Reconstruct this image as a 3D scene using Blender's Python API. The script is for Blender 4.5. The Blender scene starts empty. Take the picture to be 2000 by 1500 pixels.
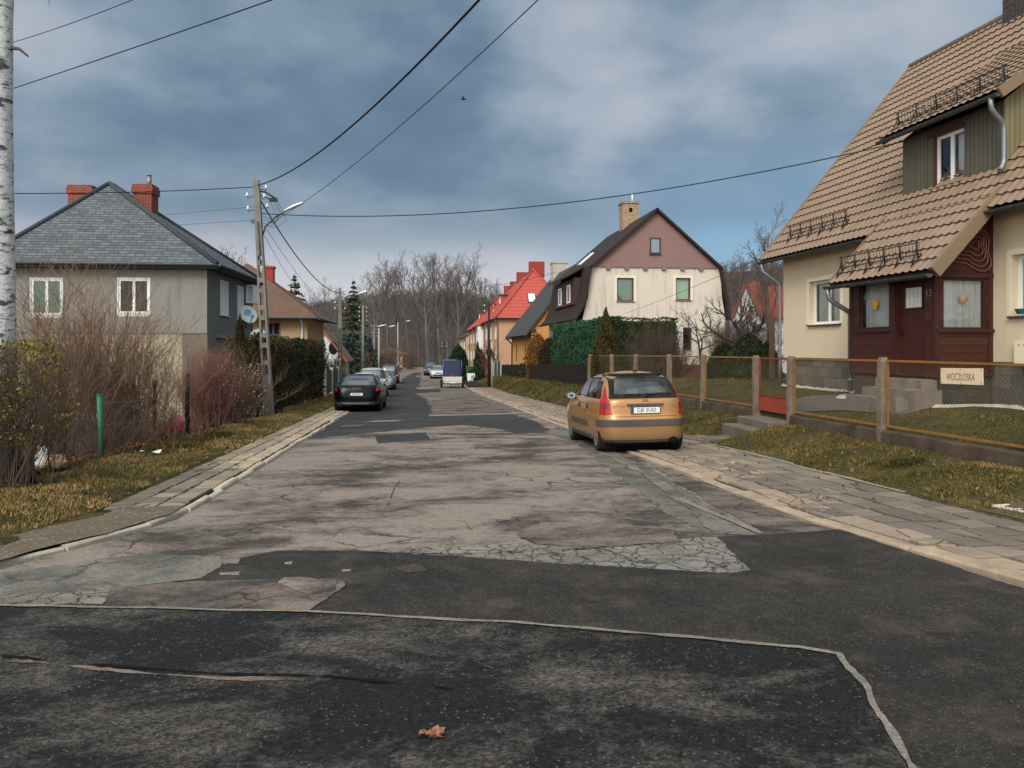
import bpy, bmesh, math, random
import numpy as np
from mathutils import Vector, Matrix, noise
scene = bpy.context.scene
COL = scene.collection
R = random.Random(11)
rad = math.radians

# ---------------------------------------------------------------- camera geometry used to place things at their real distance
YAW = math.atan(188 / 1500); SA, CA = math.sin(YAW), math.cos(YAW)
FPX, HY, CAMZ = 1500.0, 680.0, 1.6

def zr(Y):
    """height of the street along its length: falls away from the junction, then levels out"""
    if Y < -20: Y = -20
    if Y <= 45: return -0.0287 * Y
    if Y <= 60:
        t = Y - 45
        return -0.0287 * 45 - (0.0287 * t - (0.0287 - 0.0105) * t * t / 30)
    z60 = -0.0287 * 45 - (0.0287 * 15 - (0.0287 - 0.0105) * 7.5)
    return z60 - 0.0105 * (min(Y, 175) - 60)

def P(px, py, d):
    xc = (px - 1000) / FPX * d
    return Vector((xc * CA + d * SA, -xc * SA + d * CA, CAMZ + (HY - py) / FPX * d))

def ray(px, py):
    xc = (px - 1000) / FPX
    return Vector((xc * CA + SA, -xc * SA + CA, (HY - py) / FPX))

def depth_at_X(px, X):
    return X / ray(px, 0).x

def G(px, py, fn=None, off=0.0):
    """point of the ground seen at a pixel"""
    fn = fn or (lambda x, y: zr(y))
    r = ray(px, py); t0 = 1.0; t1 = 400.0
    f = lambda t: CAMZ + r.z * t - fn(r.x * t, r.y * t) - off
    if f(t1) > 0: return Vector((r.x * t1, r.y * t1, fn(r.x * t1, r.y * t1) + off))
    for _ in range(60):
        m = (t0 + t1) / 2
        if f(m) > 0: t0 = m
        else: t1 = m
    return Vector((r.x * t0, r.y * t0, CAMZ + r.z * t0))

def onY(px, py, Y):
    r = ray(px, py); t = Y / r.y
    return Vector((r.x * t, Y, CAMZ + r.z * t))

def onX(px, py, X):
    r = ray(px, py); t = X / r.x
    return Vector((X, r.y * t, CAMZ + r.z * t))

def lerp(a, b, t): return a + (b - a) * t
def sstep(a, b, x):
    t = max(0.0, min(1.0, (x - a) / (b - a))); return t * t * (3 - 2 * t)
def interp(x, xs, ys):
    return float(np.interp(x, xs, ys))

# ---------------------------------------------------------------- mesh builder
class MB:
    def __init__(s): s.v = []; s.f = []; s.mi = []; s.sm = []; s.tint = []; s.m = 0; s.t = 0.5
    def add(s, vs, fs, smooth=False):
        o = len(s.v); s.v.extend([tuple(p) for p in vs])
        for f in fs:
            s.f.append(tuple(i + o for i in f)); s.mi.append(s.m); s.sm.append(smooth); s.tint.append(s.t)
    def quad(s, a, b, c, d): s.add([a, b, c, d], [(0, 1, 2, 3)])
    def box(s, c, d, rot=None):
        c = Vector(c); hx, hy, hz = d[0] / 2, d[1] / 2, d[2] / 2
        vs = [Vector((x, y, z)) for z in (-hz, hz) for y in (-hy, hy) for x in (-hx, hx)]
        if rot is not None: vs = [rot @ v for v in vs]
        s.add([c + v for v in vs], [(0, 2, 3, 1), (4, 5, 7, 6), (0, 1, 5, 4), (2, 6, 7, 3), (0, 4, 6, 2), (1, 3, 7, 5)])
    def box2(s, a, b):
        s.box([(a[i] + b[i]) / 2 for i in range(3)], [abs(b[i] - a[i]) for i in range(3)])
    def tube(s, pts, radii, n=6, cap=True, smooth=True, flat=1.0):
        pts = [Vector(p) for p in pts]; k = len(pts)
        if not hasattr(radii, '__len__'): radii = [radii] * k
        vs = []; up = None
        for i, p in enumerate(pts):
            t = (pts[min(i + 1, k - 1)] - pts[max(i - 1, 0)])
            if t.length < 1e-9: t = Vector((0, 0, 1))
            t.normalize()
            if up is None:
                up = Vector((0, 0, 1)) if abs(t.z) < 0.9 else Vector((1, 0, 0))
            x = t.cross(up)
            if x.length < 1e-6: x = t.cross(Vector((0.3, 1, 0.2)))
            x.normalize(); y = x.cross(t).normalized(); up = y
            for j in range(n):
                a = 2 * math.pi * j / n
                vs.append(p + x * math.cos(a) * radii[i] + y * math.sin(a) * radii[i] * flat)
        fs = []
        for i in range(k - 1):
            for j in range(n):
                fs.append((i * n + j, i * n + (j + 1) % n, (i + 1) * n + (j + 1) % n, (i + 1) * n + j))
        s.add(vs, fs, smooth)
        if cap and n > 2:
            o = len(s.v) - len(vs)
            s.f.append(tuple(o + j for j in reversed(range(n)))); s.mi.append(s.m); s.sm.append(False); s.tint.append(s.t)
            s.f.append(tuple(o + (k - 1) * n + j for j in range(n))); s.mi.append(s.m); s.sm.append(False); s.tint.append(s.t)
    def cyl(s, a, b, r0, r1=None, n=12): s.tube([a, b], [r0, r0 if r1 is None else r1], n)
    def prism(s, poly, axis, t0, t1):
        """extrude a polygon given as (u,v) pairs along an axis: 0 -> (t,u,v), 1 -> (u,t,v), 2 -> (u,v,t)"""
        def mk(u, v, t): return ((t, u, v), (u, t, v), (u, v, t))[axis]
        n = len(poly); vs = [mk(u, v, t0) for u, v in poly] + [mk(u, v, t1) for u, v in poly]
        fs = [tuple(reversed(range(n))), tuple(range(n, 2 * n))] + [(i, (i + 1) % n, n + (i + 1) % n, n + i) for i in range(n)]
        s.add(vs, fs)
    def grid(s, fn, nu, nv, smooth=True, closed_u=False):
        vs = [fn(i / nu if closed_u else i / (nu - 1), j / (nv - 1)) for j in range(nv) for i in range(nu)]
        fs = []
        for j in range(nv - 1):
            for i in range(nu if closed_u else nu - 1):
                i2 = (i + 1) % nu
                fs.append((j * nu + i, j * nu + i2, (j + 1) * nu + i2, (j + 1) * nu + i))
        s.add(vs, fs, smooth)
    def sphere(s, c, r, n=12, m=8):
        c = Vector(c); rx, ry, rz = r if hasattr(r, '__len__') else (r, r, r)
        s.grid(lambda u, v: c + Vector((rx * math.sin(math.pi * v) * math.cos(2 * math.pi * u), ry * math.sin(math.pi * v) * math.sin(2 * math.pi * u), -rz * math.cos(math.pi * v))), n, m, True, True)
    def mesh(s, name, mats):
        me = bpy.data.meshes.new(name); me.from_pydata(s.v, [], s.f)
        for m in mats: me.materials.append(m)
        n = len(me.polygons)
        if n == len(s.mi):
            me.polygons.foreach_set('material_index', s.mi); me.polygons.foreach_set('use_smooth', s.sm)
            if any(t != 0.5 for t in s.tint):
                at = me.attributes.new('tint', 'FLOAT', 'FACE'); at.data.foreach_set('value', s.tint)
        me.update(); return me
    def obj(s, name, mats, parent=None, loc=None, bevel=0.0, recalc=True, origin=None):
        if origin is not None: s.v = [(x - origin[0], y - origin[1], z - origin[2]) for x, y, z in s.v]
        if not isinstance(mats, (list, tuple)): mats = [mats]
        me = s.mesh(name, mats)
        if recalc and len(s.f) < 3000:
            bm = bmesh.new(); bm.from_mesh(me); bmesh.ops.recalc_face_normals(bm, faces=bm.faces); bm.to_mesh(me); bm.free()
        o = bpy.data.objects.new(name, me); COL.objects.link(o)
        if parent is not None: o.parent = parent
        if loc is not None: o.location = loc
        if bevel:
            b = o.modifiers.new('bevel', 'BEVEL'); b.width = bevel; b.segments = 2; b.limit_method = 'ANGLE'; b.angle_limit = rad(40)
        return o

def tag(o, label, cat, group=None, kind=None):
    if label: o['label'] = label
    if cat: o['category'] = cat
    if group: o['group'] = group
    if kind: o['kind'] = kind
    return o

def thing(name, label, cat, loc=(0, 0, 0), rot=(0, 0, 0), group=None):
    o = bpy.data.objects.new(name, None); COL.objects.link(o)
    o.empty_display_size = 0.3; o.location = loc; o.rotation_euler = rot
    return tag(o, label, cat, group)

def struct(o, label=None):
    o['kind'] = 'structure'
    if label: o['label'] = label
    return o

def stuff(o, label=None):
    o['kind'] = 'stuff'
    if label: o['label'] = label
    return o

def copy_tree(o, parent=None):
    c = o.copy(); COL.objects.link(c); c.parent = parent
    for ch in list(o.children): copy_tree(ch, c)
    return c

def text_obj(name, body, size, mat_, parent, loc, rot, extrude=0.003, spacing=1.0, xscale=1.0):
    cu = bpy.data.curves.new(name + '_curve', 'FONT'); cu.body = body; cu.size = size; cu.extrude = extrude
    cu.align_x = 'CENTER'; cu.align_y = 'CENTER'; cu.space_character = spacing; cu.resolution_u = 3
    t = bpy.data.objects.new(name + '_curve', cu)
    me = bpy.data.meshes.new_from_object(t); me.name = name; me.materials.clear(); me.materials.append(mat_)
    bpy.data.objects.remove(t); bpy.data.curves.remove(cu)
    o = bpy.data.objects.new(name, me); COL.objects.link(o); o.parent = parent; o.location = loc; o.rotation_euler = rot
    o.scale = (xscale, 1, 1)
    return o

# ---------------------------------------------------------------- materials
def lin(c):
    c = c / 255.0
    return c / 12.92 if c <= 0.04045 else ((c + 0.055) / 1.055) ** 2.4
def rgb(r, g, b): return (lin(r), lin(g), lin(b), 1.0)

class NT:
    def __init__(s, name):
        s.mat = bpy.data.materials.new(name); s.mat.use_nodes = True; s.t = s.mat.node_tree
        s.b = s.t.nodes['Principled BSDF']; s.out = s.t.nodes['Material Output']; s._obj = None
    def n(s, typ, props=None, **inp):
        nd = s.t.nodes.new('ShaderNode' + typ)
        for k, v in (props or {}).items(): setattr(nd, k, v)
        for k, v in inp.items(): s.set(nd.inputs[k.replace('_', ' ')], v)
        return nd
    def set(s, sock, v):
        if isinstance(v, bpy.types.NodeSocket): s.t.links.new(v, sock)
        else: sock.default_value = v
    def objco(s):
        if s._obj is None: s._obj = s.t.nodes.new('ShaderNodeTexCoord').outputs['Object']
        return s._obj
    def world(s): return s.t.nodes.new('ShaderNodeNewGeometry').outputs['Position']
    def mapping(s, vec, scale=(1, 1, 1), loc=(0, 0, 0), rot=(0, 0, 0)):
        return s.n('Mapping', Vector=vec, Scale=scale, Location=loc, Rotation=rot).outputs[0]
    def noise(s, vec, scale=5, detail=4, rough=0.55, dist=0.0):
        return s.n('TexNoise', Vector=vec, Scale=scale, Detail=detail, Roughness=rough, Distortion=dist).outputs[0]
    def vor(s, vec, scale=5, feature='F1', out='Distance', rnd=1.0):
        return s.n('TexVoronoi', {'feature': feature}, Vector=vec, Scale=scale, Randomness=rnd).outputs[out]
    def math(s, op, a, b=0.0, c=0.0, clamp=False):
        nd = s.t.nodes.new('ShaderNodeMath'); nd.operation = op; nd.use_clamp = clamp
        s.set(nd.inputs[0], a); s.set(nd.inputs[1], b); s.set(nd.inputs[2], c); return nd.outputs[0]
    def ramp(s, fac, *stops):
        nd = s.t.nodes.new('ShaderNodeValToRGB'); cr = nd.color_ramp
        while len(cr.elements) < len(stops): cr.elements.new(0.5)
        for e, (p, c) in zip(cr.elements, stops):
            e.position = p; e.color = c if hasattr(c, '__len__') else (c, c, c, 1)
        s.set(nd.inputs[0], fac); return nd.outputs[0]
    def mix(s, fac, a, b, mode='MIX'):
        nd = s.t.nodes.new('ShaderNodeMix'); nd.data_type = 'RGBA'; nd.blend_type = mode
        s.set(nd.inputs[0], fac); s.set(nd.inputs[6], a); s.set(nd.inputs[7], b); return nd.outputs[2]
    def attr(s, name): return s.n('Attribute', {'attribute_name': name}).outputs['Fac']
    def sep(s, v): return s.n('SeparateXYZ', Vector=v).outputs
    def bump(s, h, strength=0.3, dist=0.02):
        return s.n('Bump', Height=h, Strength=strength, Distance=dist).outputs[0]
    def fin(s, color=None, rough=None, spec=None, metal=None, normal=None):
        for k, v in (('Base Color', color), ('Roughness', rough), ('Specular IOR Level', spec), ('Metallic', metal), ('Normal', normal)):
            if v is not None: s.set(s.b.inputs[k], v)
        return s.mat

def mul(c, k): return (c[0] * k, c[1] * k, c[2] * k, 1)

def plain(name, col, rough=0.7, spec=0.3, metal=0.0, var=0.15, scale=8, bump=0.0, bscale=60, dirt=0.0, dirtcol=None):
    """a surface with mild mottling, optional fine bump and optional blotchy dirt"""
    k = NT(name); v = k.objco()
    n = k.noise(v, scale, 5, 0.6)
    c = k.mix(n, mul(col, 1 - var), mul(col, 1 + var))
    if dirt:
        d = k.ramp(k.noise(v, scale * 0.35, 6, 0.7), (0.45, 0.0), (0.75, 1.0))
        c = k.mix(k.math('MULTIPLY', d, dirt), c, dirtcol or mul(col, 0.35))
    nm = k.bump(k.noise(v, bscale, 4), bump, 0.01) if bump else None
    return k.fin(c, rough, spec, metal, nm)

def render_wall(name, col, bump=0.3, bscale=45, stain=0.0, staincol=None, var=0.1):
    """rendered wall: roughcast grain, faint clouding, optional vertical run-off streaks"""
    k = NT(name); v = k.objco()
    c = k.mix(k.noise(v, 1.3, 6, 0.6), mul(col, 1 - var), mul(col, 1 + var))
    c = k.mix(k.math('MULTIPLY', k.noise(v, bscale, 3), 0.35), c, mul(col, 0.62))
    if stain:
        st = k.noise(k.mapping(v, (5.0, 5.0, 0.32)), 1.0, 5, 0.65)
        big = k.noise(v, 0.55, 3)
        st = k.ramp(k.math('MULTIPLY', st, k.math('ADD', big, 0.35)), (0.44, 0.0), (0.66, 1.0))
        c = k.mix(k.math('MULTIPLY', st, stain), c, staincol)
    return k.fin(c, 0.9, 0.15, 0, k.bump(k.noise(v, bscale, 5, 0.6), bump, 0.02))

def planks(name, col, axis, width, groove=0.06, rough=0.6, var=0.3, spec=0.3, grain=True):
    """boards: a dark joint every `width` along an axis of the object, each board its own tone"""
    k = NT(name); v = k.objco(); a = k.sep(v)[axis]
    q = k.math('DIVIDE', a, width)
    fl = k.math('FLOOR', q); fr = k.math('SUBTRACT', q, fl)
    wn = k.n('TexWhiteNoise', {'noise_dimensions': '1D'}, W=fl).outputs['Value']
    c = k.mix(wn, mul(col, 1 - var), mul(col, 1 + var))
    if grain:
        sc = [14, 14, 14]; sc[axis] = 60
        for i in range(3):
            if i != axis: sc[i] = 2.2
        c = k.mix(k.math('MULTIPLY', k.noise(k.mapping(v, tuple(sc)), 1.0, 5, 0.65), 0.6), c, mul(col, 0.45))
    g = k.math('LESS_THAN', fr, groove)
    c = k.mix(k.math('MULTIPLY', g, 0.85), c, mul(col, 0.12))
    h = k.math('SUBTRACT', 1.0, g)
    return k.fin(c, rough, spec, 0, k.bump(h, 0.6, 0.015))

def bricks(name, c1, c2, mortar, bw, bh, msize=0.02, rot=(0, 0, 0), rough=0.85, bump=0.5, var=0.35, vec=None):
    k = NT(name); v = k.objco(); x, y, z = k.sep(v)[:3]
    # wrap the courses round the corners: horizontal coordinate is x + y
    u = k.math('ADD', x, y); cv = k.n('CombineXYZ', X=u, Y=z, Z=0.0).outputs[0]
    cv = k.n('VectorMath', {'operation': 'ADD'}); k.set(cv.inputs[0], k.n('CombineXYZ', X=u, Y=z, Z=0.0).outputs[0])
    wob = k.n('TexNoise', Vector=v, Scale=3.0, Detail=3.0).outputs[1]
    sc = k.n('VectorMath', {'operation': 'SCALE'}); k.set(sc.inputs[0], wob); sc.inputs['Scale'].default_value = msize * 1.3
    k.set(cv.inputs[1], sc.outputs[0])
    b = k.n('TexBrick', {'offset': 0.5}, Vector=cv.outputs[0], Color1=c1, Color2=c2, Mortar=mortar, Scale=1.0, Mortar_Size=msize, Mortar_Smooth=0.2, Bias=0.0, Brick_Width=bw, Row_Height=bh)
    c = k.mix(k.noise(v, 9, 5, 0.65), mul((1, 1, 1), 1 - var), mul((1, 1, 1), 1 + var))
    c = k.mix(1.0, b.outputs['Color'], c, 'MULTIPLY')
    h = k.math('SUBTRACT', k.math('MULTIPLY', k.noise(v, 25, 4), 0.6), b.outputs['Fac'])
    return k.fin(c, rough, 0.2, 0, k.bump(h, bump, 0.03))

def foliage(name, dark, light, alt=None, rough=0.7, scale=1.5):
    k = NT(name); t = k.attr('tint'); v = k.objco()
    c = k.mix(t, dark, light)
    if alt is not None: c = k.mix(k.ramp(k.noise(v, scale, 4), (0.42, 0.0), (0.66, 1.0)), c, alt)
    return k.fin(c, rough, 0.12)

def glass_mat(name, tint=(0.95, 0.98, 0.98, 1), see=0.97):
    """a thin pane: mostly see-through, mirrors the surroundings at grazing angles"""
    k = NT(name)
    tr = k.n('BsdfTransparent', Color=mul(tint, see)); gl = k.n('BsdfGlossy', Color=(1, 1, 1, 1), Roughness=0.03)
    fr = k.n('Fresnel', IOR=1.5).outputs[0]
    fr = k.math('ADD', k.math('MULTIPLY', fr, 1.0), 0.05, clamp=True)
    ms = k.n('MixShader'); k.set(ms.inputs[0], fr); k.set(ms.inputs[1], tr.outputs[0]); k.set(ms.inputs[2], gl.outputs[0])
    k.t.links.new(ms.outputs[0], k.out.inputs[0]); return k.mat

def car_paint(name, col, dirt=0.25, metal=0.35, rough=0.32, dirtcol=None):
    k = NT(name); v = k.objco(); z = k.sep(v)[2]
    fl = k.noise(v, 400, 2)
    c = k.mix(fl, mul(col, 0.9), mul(col, 1.1))
    low = k.ramp(k.math('ADD', z, k.math('MULTIPLY', k.noise(v, 5, 5), 0.35)), (0.42, 1.0), (0.95, 0.15))
    c = k.mix(k.math('MULTIPLY', low, dirt), c, dirtcol or rgb(112, 98, 84))
    r = k.math('ADD', rough, k.math('MULTIPLY', low, 0.3))
    k.b.inputs['Coat Weight'].default_value = 0.5; k.b.inputs['Coat Roughness'].default_value = 0.08
    return k.fin(c, r, 0.4, metal)

M = {}
M['white_paint'] = plain('white_paint', rgb(225, 224, 220), 0.5, 0.4, var=0.05)
M['white_plastic'] = plain('white_plastic', rgb(228, 230, 228), 0.35, 0.5, var=0.03)
M['zinc'] = plain('zinc', rgb(128, 132, 134), 0.45, 0.5, 0.6, var=0.2, scale=5)
M['dark_zinc'] = plain('dark_zinc', rgb(72, 76, 78), 0.5, 0.4, 0.3, var=0.25, scale=4)
M['black_metal'] = plain('black_metal', rgb(32, 32, 34), 0.6, 0.3, var=0.2)
M['black_rubber'] = plain('black_rubber', rgb(26, 26, 26), 0.85, 0.2, var=0.25, scale=14, dirt=0.35, dirtcol=rgb(96, 88, 78))
M['dark_inside'] = plain('dark_inside', rgb(22, 22, 24), 0.95, 0.05, var=0.1)
M['glass'] = glass_mat('glass')
M['concrete'] = plain('concrete', rgb(140, 134, 126), 0.9, 0.2, var=0.25, scale=7, bump=0.4, bscale=50, dirt=0.45, dirtcol=rgb(78, 72, 64))
M['pale_concrete'] = plain('pale_concrete', rgb(178, 168, 154), 0.9, 0.2, var=0.2, scale=6, bump=0.4, bscale=60, dirt=0.3, dirtcol=rgb(96, 90, 80))
M['dark_glass'] = plain('dark_glass', rgb(30, 34, 38), 0.06, 0.22, var=0.1)
M['porcelain'] = plain('porcelain', rgb(220, 214, 206), 0.25, 0.5, var=0.05)
M['wire_black'] = plain('wire_black', rgb(24, 24, 26), 0.6, 0.3, var=0.1)
M['lace'] = None

def lace_mat():
    k = NT('lace'); v = k.objco()
    x, y, z = k.sep(v)[:3]
    u = k.math('ADD', x, y)
    fold = k.math('SINE', k.math('MULTIPLY', u, 55.0))
    pat = k.vor(k.mapping(v, (1, 1, 1)), 22, 'DISTANCE_TO_EDGE')
    holes = k.ramp(pat, (0.03, 0.0), (0.16, 1.0))
    n = k.noise(k.mapping(v, (16, 16, 2)), 1.0, 4)
    c = k.mix(n, rgb(214, 215, 214), rgb(252, 252, 248))
    c = k.mix(k.math('MULTIPLY', holes, 0.35), c, rgb(150, 154, 156))
    c = k.mix(k.math('MULTIPLY', k.math('ADD', fold, 1.0), 0.10), c, rgb(130, 132, 132))
    return k.fin(c, 0.9, 0.1)
M['lace'] = lace_mat()
M['curtain'] = plain('curtain', rgb(222, 222, 218), 0.9, 0.1, var=0.25, scale=10)
EXPOSURE = 0.42; SUN_E = 1.5; SKY_K = 7.0; SKY_FILL = 6.0; SKY_TOP = 1.5
# ================================================================ camera, light, sky
cam = bpy.data.cameras.new('camera'); camo = bpy.data.objects.new('camera', cam); COL.objects.link(camo)
cam.sensor_width = 36; cam.lens = 36 * FPX / 2000; cam.shift_y = -(750 - HY) / 2000
cam.clip_end = 3000; cam.clip_start = 0.05
camo.location = (0, 0, CAMZ); camo.rotation_euler = (rad(90), 0, -YAW)
scene.camera = camo
scene.view_settings.view_transform = 'Standard'; scene.view_settings.look = 'None'
scene.view_settings.exposure = EXPOSURE; scene.view_settings.gamma = 1.0

SUN_EL, SUN_AZ = rad(38), rad(208)          # azimuth clockwise from +Y: behind the camera, a little to the left
sd = Vector((math.sin(SUN_AZ) * math.cos(SUN_EL), math.cos(SUN_AZ) * math.cos(SUN_EL), math.sin(SUN_EL)))
sl = bpy.data.lights.new('sun', 'SUN'); sl.energy = SUN_E; sl.angle = rad(24); sl.color = (1.0, 0.94, 0.86)
so = bpy.data.objects.new('sun', sl); COL.objects.link(so); so.rotation_euler = sd.to_track_quat('Z', 'Y').to_euler(); so.location = (0, 0, 60)

def build_world():
    w = bpy.data.worlds.new('World'); scene.world = w; w.use_nodes = True
    k = NT.__new__(NT); k.t = w.node_tree; k._obj = None
    bg = k.t.nodes['Background']; bg.inputs['Strength'].default_value = 0.1
    sky = k.t.nodes.new('ShaderNodeTexSky'); sky.sky_type = 'NISHITA'; sky.sun_disc = False
    sky.sun_elevation = SUN_EL; sky.sun_rotation = SUN_AZ; sky.air_density = 1.0; sky.dust_density = 0.6
    d = k.t.nodes.new('ShaderNodeTexCoord').outputs['Generated']
    x, y, z = k.sep(d)[:3]
    zz = k.math('ADD', k.math('MAXIMUM', z, 0.0), 0.10)
    q = k.n('CombineXYZ', X=k.math('DIVIDE', x, zz), Y=k.math('DIVIDE', y, zz), Z=0.0).outputs[0]
    big = k.noise(k.mapping(q, (0.55, 0.8, 1), (3.7, 1.3, 0)), 1.0, 6, 0.52, 0.3)
    mid = k.noise(k.mapping(q, (1.5, 2.2, 1), (0.4, 5.1, 0)), 1.0, 7, 0.55, 0.4)
    soft = k.noise(k.mapping(d, (2.2, 2.2, 4.6), (1.2, 0.6, 0.2)), 1.0, 5, 0.45, 0.1)
    lump = k.noise(k.mapping(d, (5.0, 5.0, 10), (0.3, 2.6, 1.2)), 1.0, 5, 0.47, 0.15)
    n = k.math('ADD', k.math('ADD', k.math('MULTIPLY', big, 0.10), k.math('MULTIPLY', mid, 0.07)), k.math('ADD', k.math('MULTIPLY', soft, 0.45), k.math('MULTIPLY', lump, 0.38)))
    n = k.math('ADD', k.math('MULTIPLY', k.math('SUBTRACT', n, 0.5), 1.0), 0.51)
    sp = k.n('VectorMath', {'operation': 'DOT_PRODUCT'}); k.set(sp.inputs[0], d); sp.inputs[1].default_value = tuple(ray(1110, 190).normalized())
    n = k.math('ADD', n, k.math('MULTIPLY', k.ramp(sp.outputs['Value'], (0.9915, 0.0), (0.9985, 1.0)), k.math('MULTIPLY', lump, 0.07)))
    K = SKY_K
    C = lambda r, g, b: mul(rgb(r, g, b), K)
    cloud = k.ramp(n, (0.36, C(90, 112, 132)), (0.45, C(110, 134, 154)), (0.51, C(136, 156, 174)), (0.57, C(168, 180, 193)), (0.66, C(194, 197, 206)))
    # a pale band of thin cloud low over the hills, broken up by the same noise
    e = k.math('ADD', z, k.math('MULTIPLY', k.math('SUBTRACT', n, 0.5), 0.30))
    band = k.ramp(e, (0.0, 1.0), (0.095, 0.95), (0.13, 0.5), (0.165, 0.0))
    right = k.math('SUBTRACT', k.math('MULTIPLY', x, CA), k.math('MULTIPLY', y, SA))
    pale = k.mix(k.ramp(right, (0.02, 0.0), (0.16, 1.0)), C(214, 209, 216), C(134, 174, 204))
    col = k.mix(k.math('MULTIPLY', band, 0.92), cloud, pale)
    # clearer, bluer air low on the right between the roofs
    clr = k.math('MULTIPLY', k.ramp(right, (0.06, 0.0), (0.22, 1.0)), k.ramp(e, (0.04, 0.2), (0.12, 1.0), (0.20, 0.75), (0.27, 0.0)))
    col = k.mix(k.math('MULTIPLY', clr, 0.8), col, k.mix(0.25, C(96, 146, 182), sky.outputs[0]))
    # slate blue base of the cloud deck above the pale band
    base = k.ramp(e, (0.13, 0.0), (0.175, 1.0), (0.22, 0.7), (0.30, 0.0))
    col = k.mix(k.math('MULTIPLY', base, 0.42), col, C(98, 122, 144))
    # unseen cloud overhead and round the sun, brightened and warmed to light the scene
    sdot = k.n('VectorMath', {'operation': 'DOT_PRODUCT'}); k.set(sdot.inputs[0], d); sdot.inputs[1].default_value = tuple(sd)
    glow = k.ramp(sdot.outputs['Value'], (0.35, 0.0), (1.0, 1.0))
    gain = k.math('ADD', k.math('ADD', 1.0, k.math('MULTIPLY', glow, SKY_FILL)), k.math('MULTIPLY', k.ramp(z, (0.45, 0.0), (0.9, 1.0)), SKY_TOP))
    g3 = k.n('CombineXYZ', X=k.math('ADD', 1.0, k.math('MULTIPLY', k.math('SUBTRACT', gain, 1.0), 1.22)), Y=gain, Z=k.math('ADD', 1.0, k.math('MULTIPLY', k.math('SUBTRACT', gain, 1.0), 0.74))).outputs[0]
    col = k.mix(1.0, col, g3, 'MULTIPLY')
    col = k.mix(0.10, col, sky.outputs[0])
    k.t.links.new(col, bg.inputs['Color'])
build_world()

# ================================================================ terrain heights
LE_PX = [(345, 1015), (215, 1055), (85, 1088), (0, 1113)]
RE_PX = [(1012, 800), (1104, 836), (1214, 880), (1390, 946), (1560, 1012), (1700, 1056), (1860, 1102), (2000, 1152)]
LEFT = [(-2.54, 175.0), (-2.54, 9.6)] + [(p.x, p.y) for p in (G(*q) for q in LE_PX)]
LEFT += [(-4.3, 6.0), (-6.0, 5.45), (-9.0, 5.05), (-40, 4.6)]
RIGHT = [(4.13, 175.0)] + [(p.x, p.y) for p in (G(*q) for q in RE_PX)]
RIGHT += [(5.1, 4.35), (6.4, 3.75), (9.0, 3.4), (40, 3.0)]
def edge_x(poly, Y):
    for (x0, y0), (x1, y1) in zip(poly, poly[1:]):
        if y1 <= Y <= y0: return x1 + (x0 - x1) * (Y - y1) / max(1e-6, y0 - y1)
    return poly[0][0] if Y > poly[0][1] else poly[-1][0]
SW_R = 6.08                                   # outer edge of the right-hand pavement
SW_L = -3.56
def fence_z(Y):
    if Y <= 37: return 0.03 - 0.0075 * Y
    if Y <= 75: return lerp(-0.25, -1.10, (Y - 37) / 38)
    return zr(Y) + 0.45 * max(0.0, 1 - (Y - 75) / 60) + 0.05
def garden_z(Y):
    return interp(Y, [0, 25, 31, 42, 60, 75, 90, 200], [0.42, 0.48, 0.30, -0.10, -0.75, -1.05, -1.35, zr(175)])
PATH_Y = (15.75, 17.75)                       # paved way from the pavement to the garden gate
def gz(X, Y):
    z = zr(Y)
    if Y > 175: return zr(175)
    le, re = edge_x(LEFT, Y), edge_x(RIGHT, Y)
    if Y < LEFT[-1][1] and X < 0: return z - 0.10
    if Y < RIGHT[-1][1] and X > 0: return z - 0.10
    if le - 0.02 < X < re + 0.02: return z - 0.10
    if X >= re:
        if X < SW_R: return z - 0.03
        fz = fence_z(Y)
        if X <= 8.25:
            if PATH_Y[0] < Y < PATH_Y[1] and X < 7.75: return z - 0.01
            return lerp(z + 0.04, fz, sstep(SW_R, 7.9, X))
        g0 = fz + (0.27 if Y < 37 else 0.1)
        return lerp(g0, garden_z(Y), sstep(8.3, 10.0, X))
    if X > SW_L and Y > 9.3: return z - 0.03
    if X > -5.1: return z + 0.05 + 0.06 * sstep(-3.6, -4.6, X)
    return z + 0.11 - 0.5 * sstep(-5.3, -8.0, X) * sstep(6, 14, Y)

def terrain_mat():
    k = NT('lawn_soil'); v = k.world()
    a = k.noise(v, 0.9, 6, 0.65); b = k.noise(v, 14, 5, 0.7); c2 = k.noise(v, 0.16, 3)
    col = k.mix(k.ramp(a, (0.35, 0.0), (0.65, 1.0)), rgb(66, 64, 36), rgb(100, 88, 54))
    col = k.mix(k.ramp(b, (0.4, 0.0), (0.62, 1.0)), k.mix(1.0, col, (0.45, 0.42, 0.4, 1), 'MULTIPLY'), col)
    col = k.mix(k.ramp(c2, (0.55, 0.0), (0.7, 0.7)), col, rgb(82, 66, 50))
    return k.fin(col, 0.95, 0.1, 0, k.bump(b, 0.8, 0.04))

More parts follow.
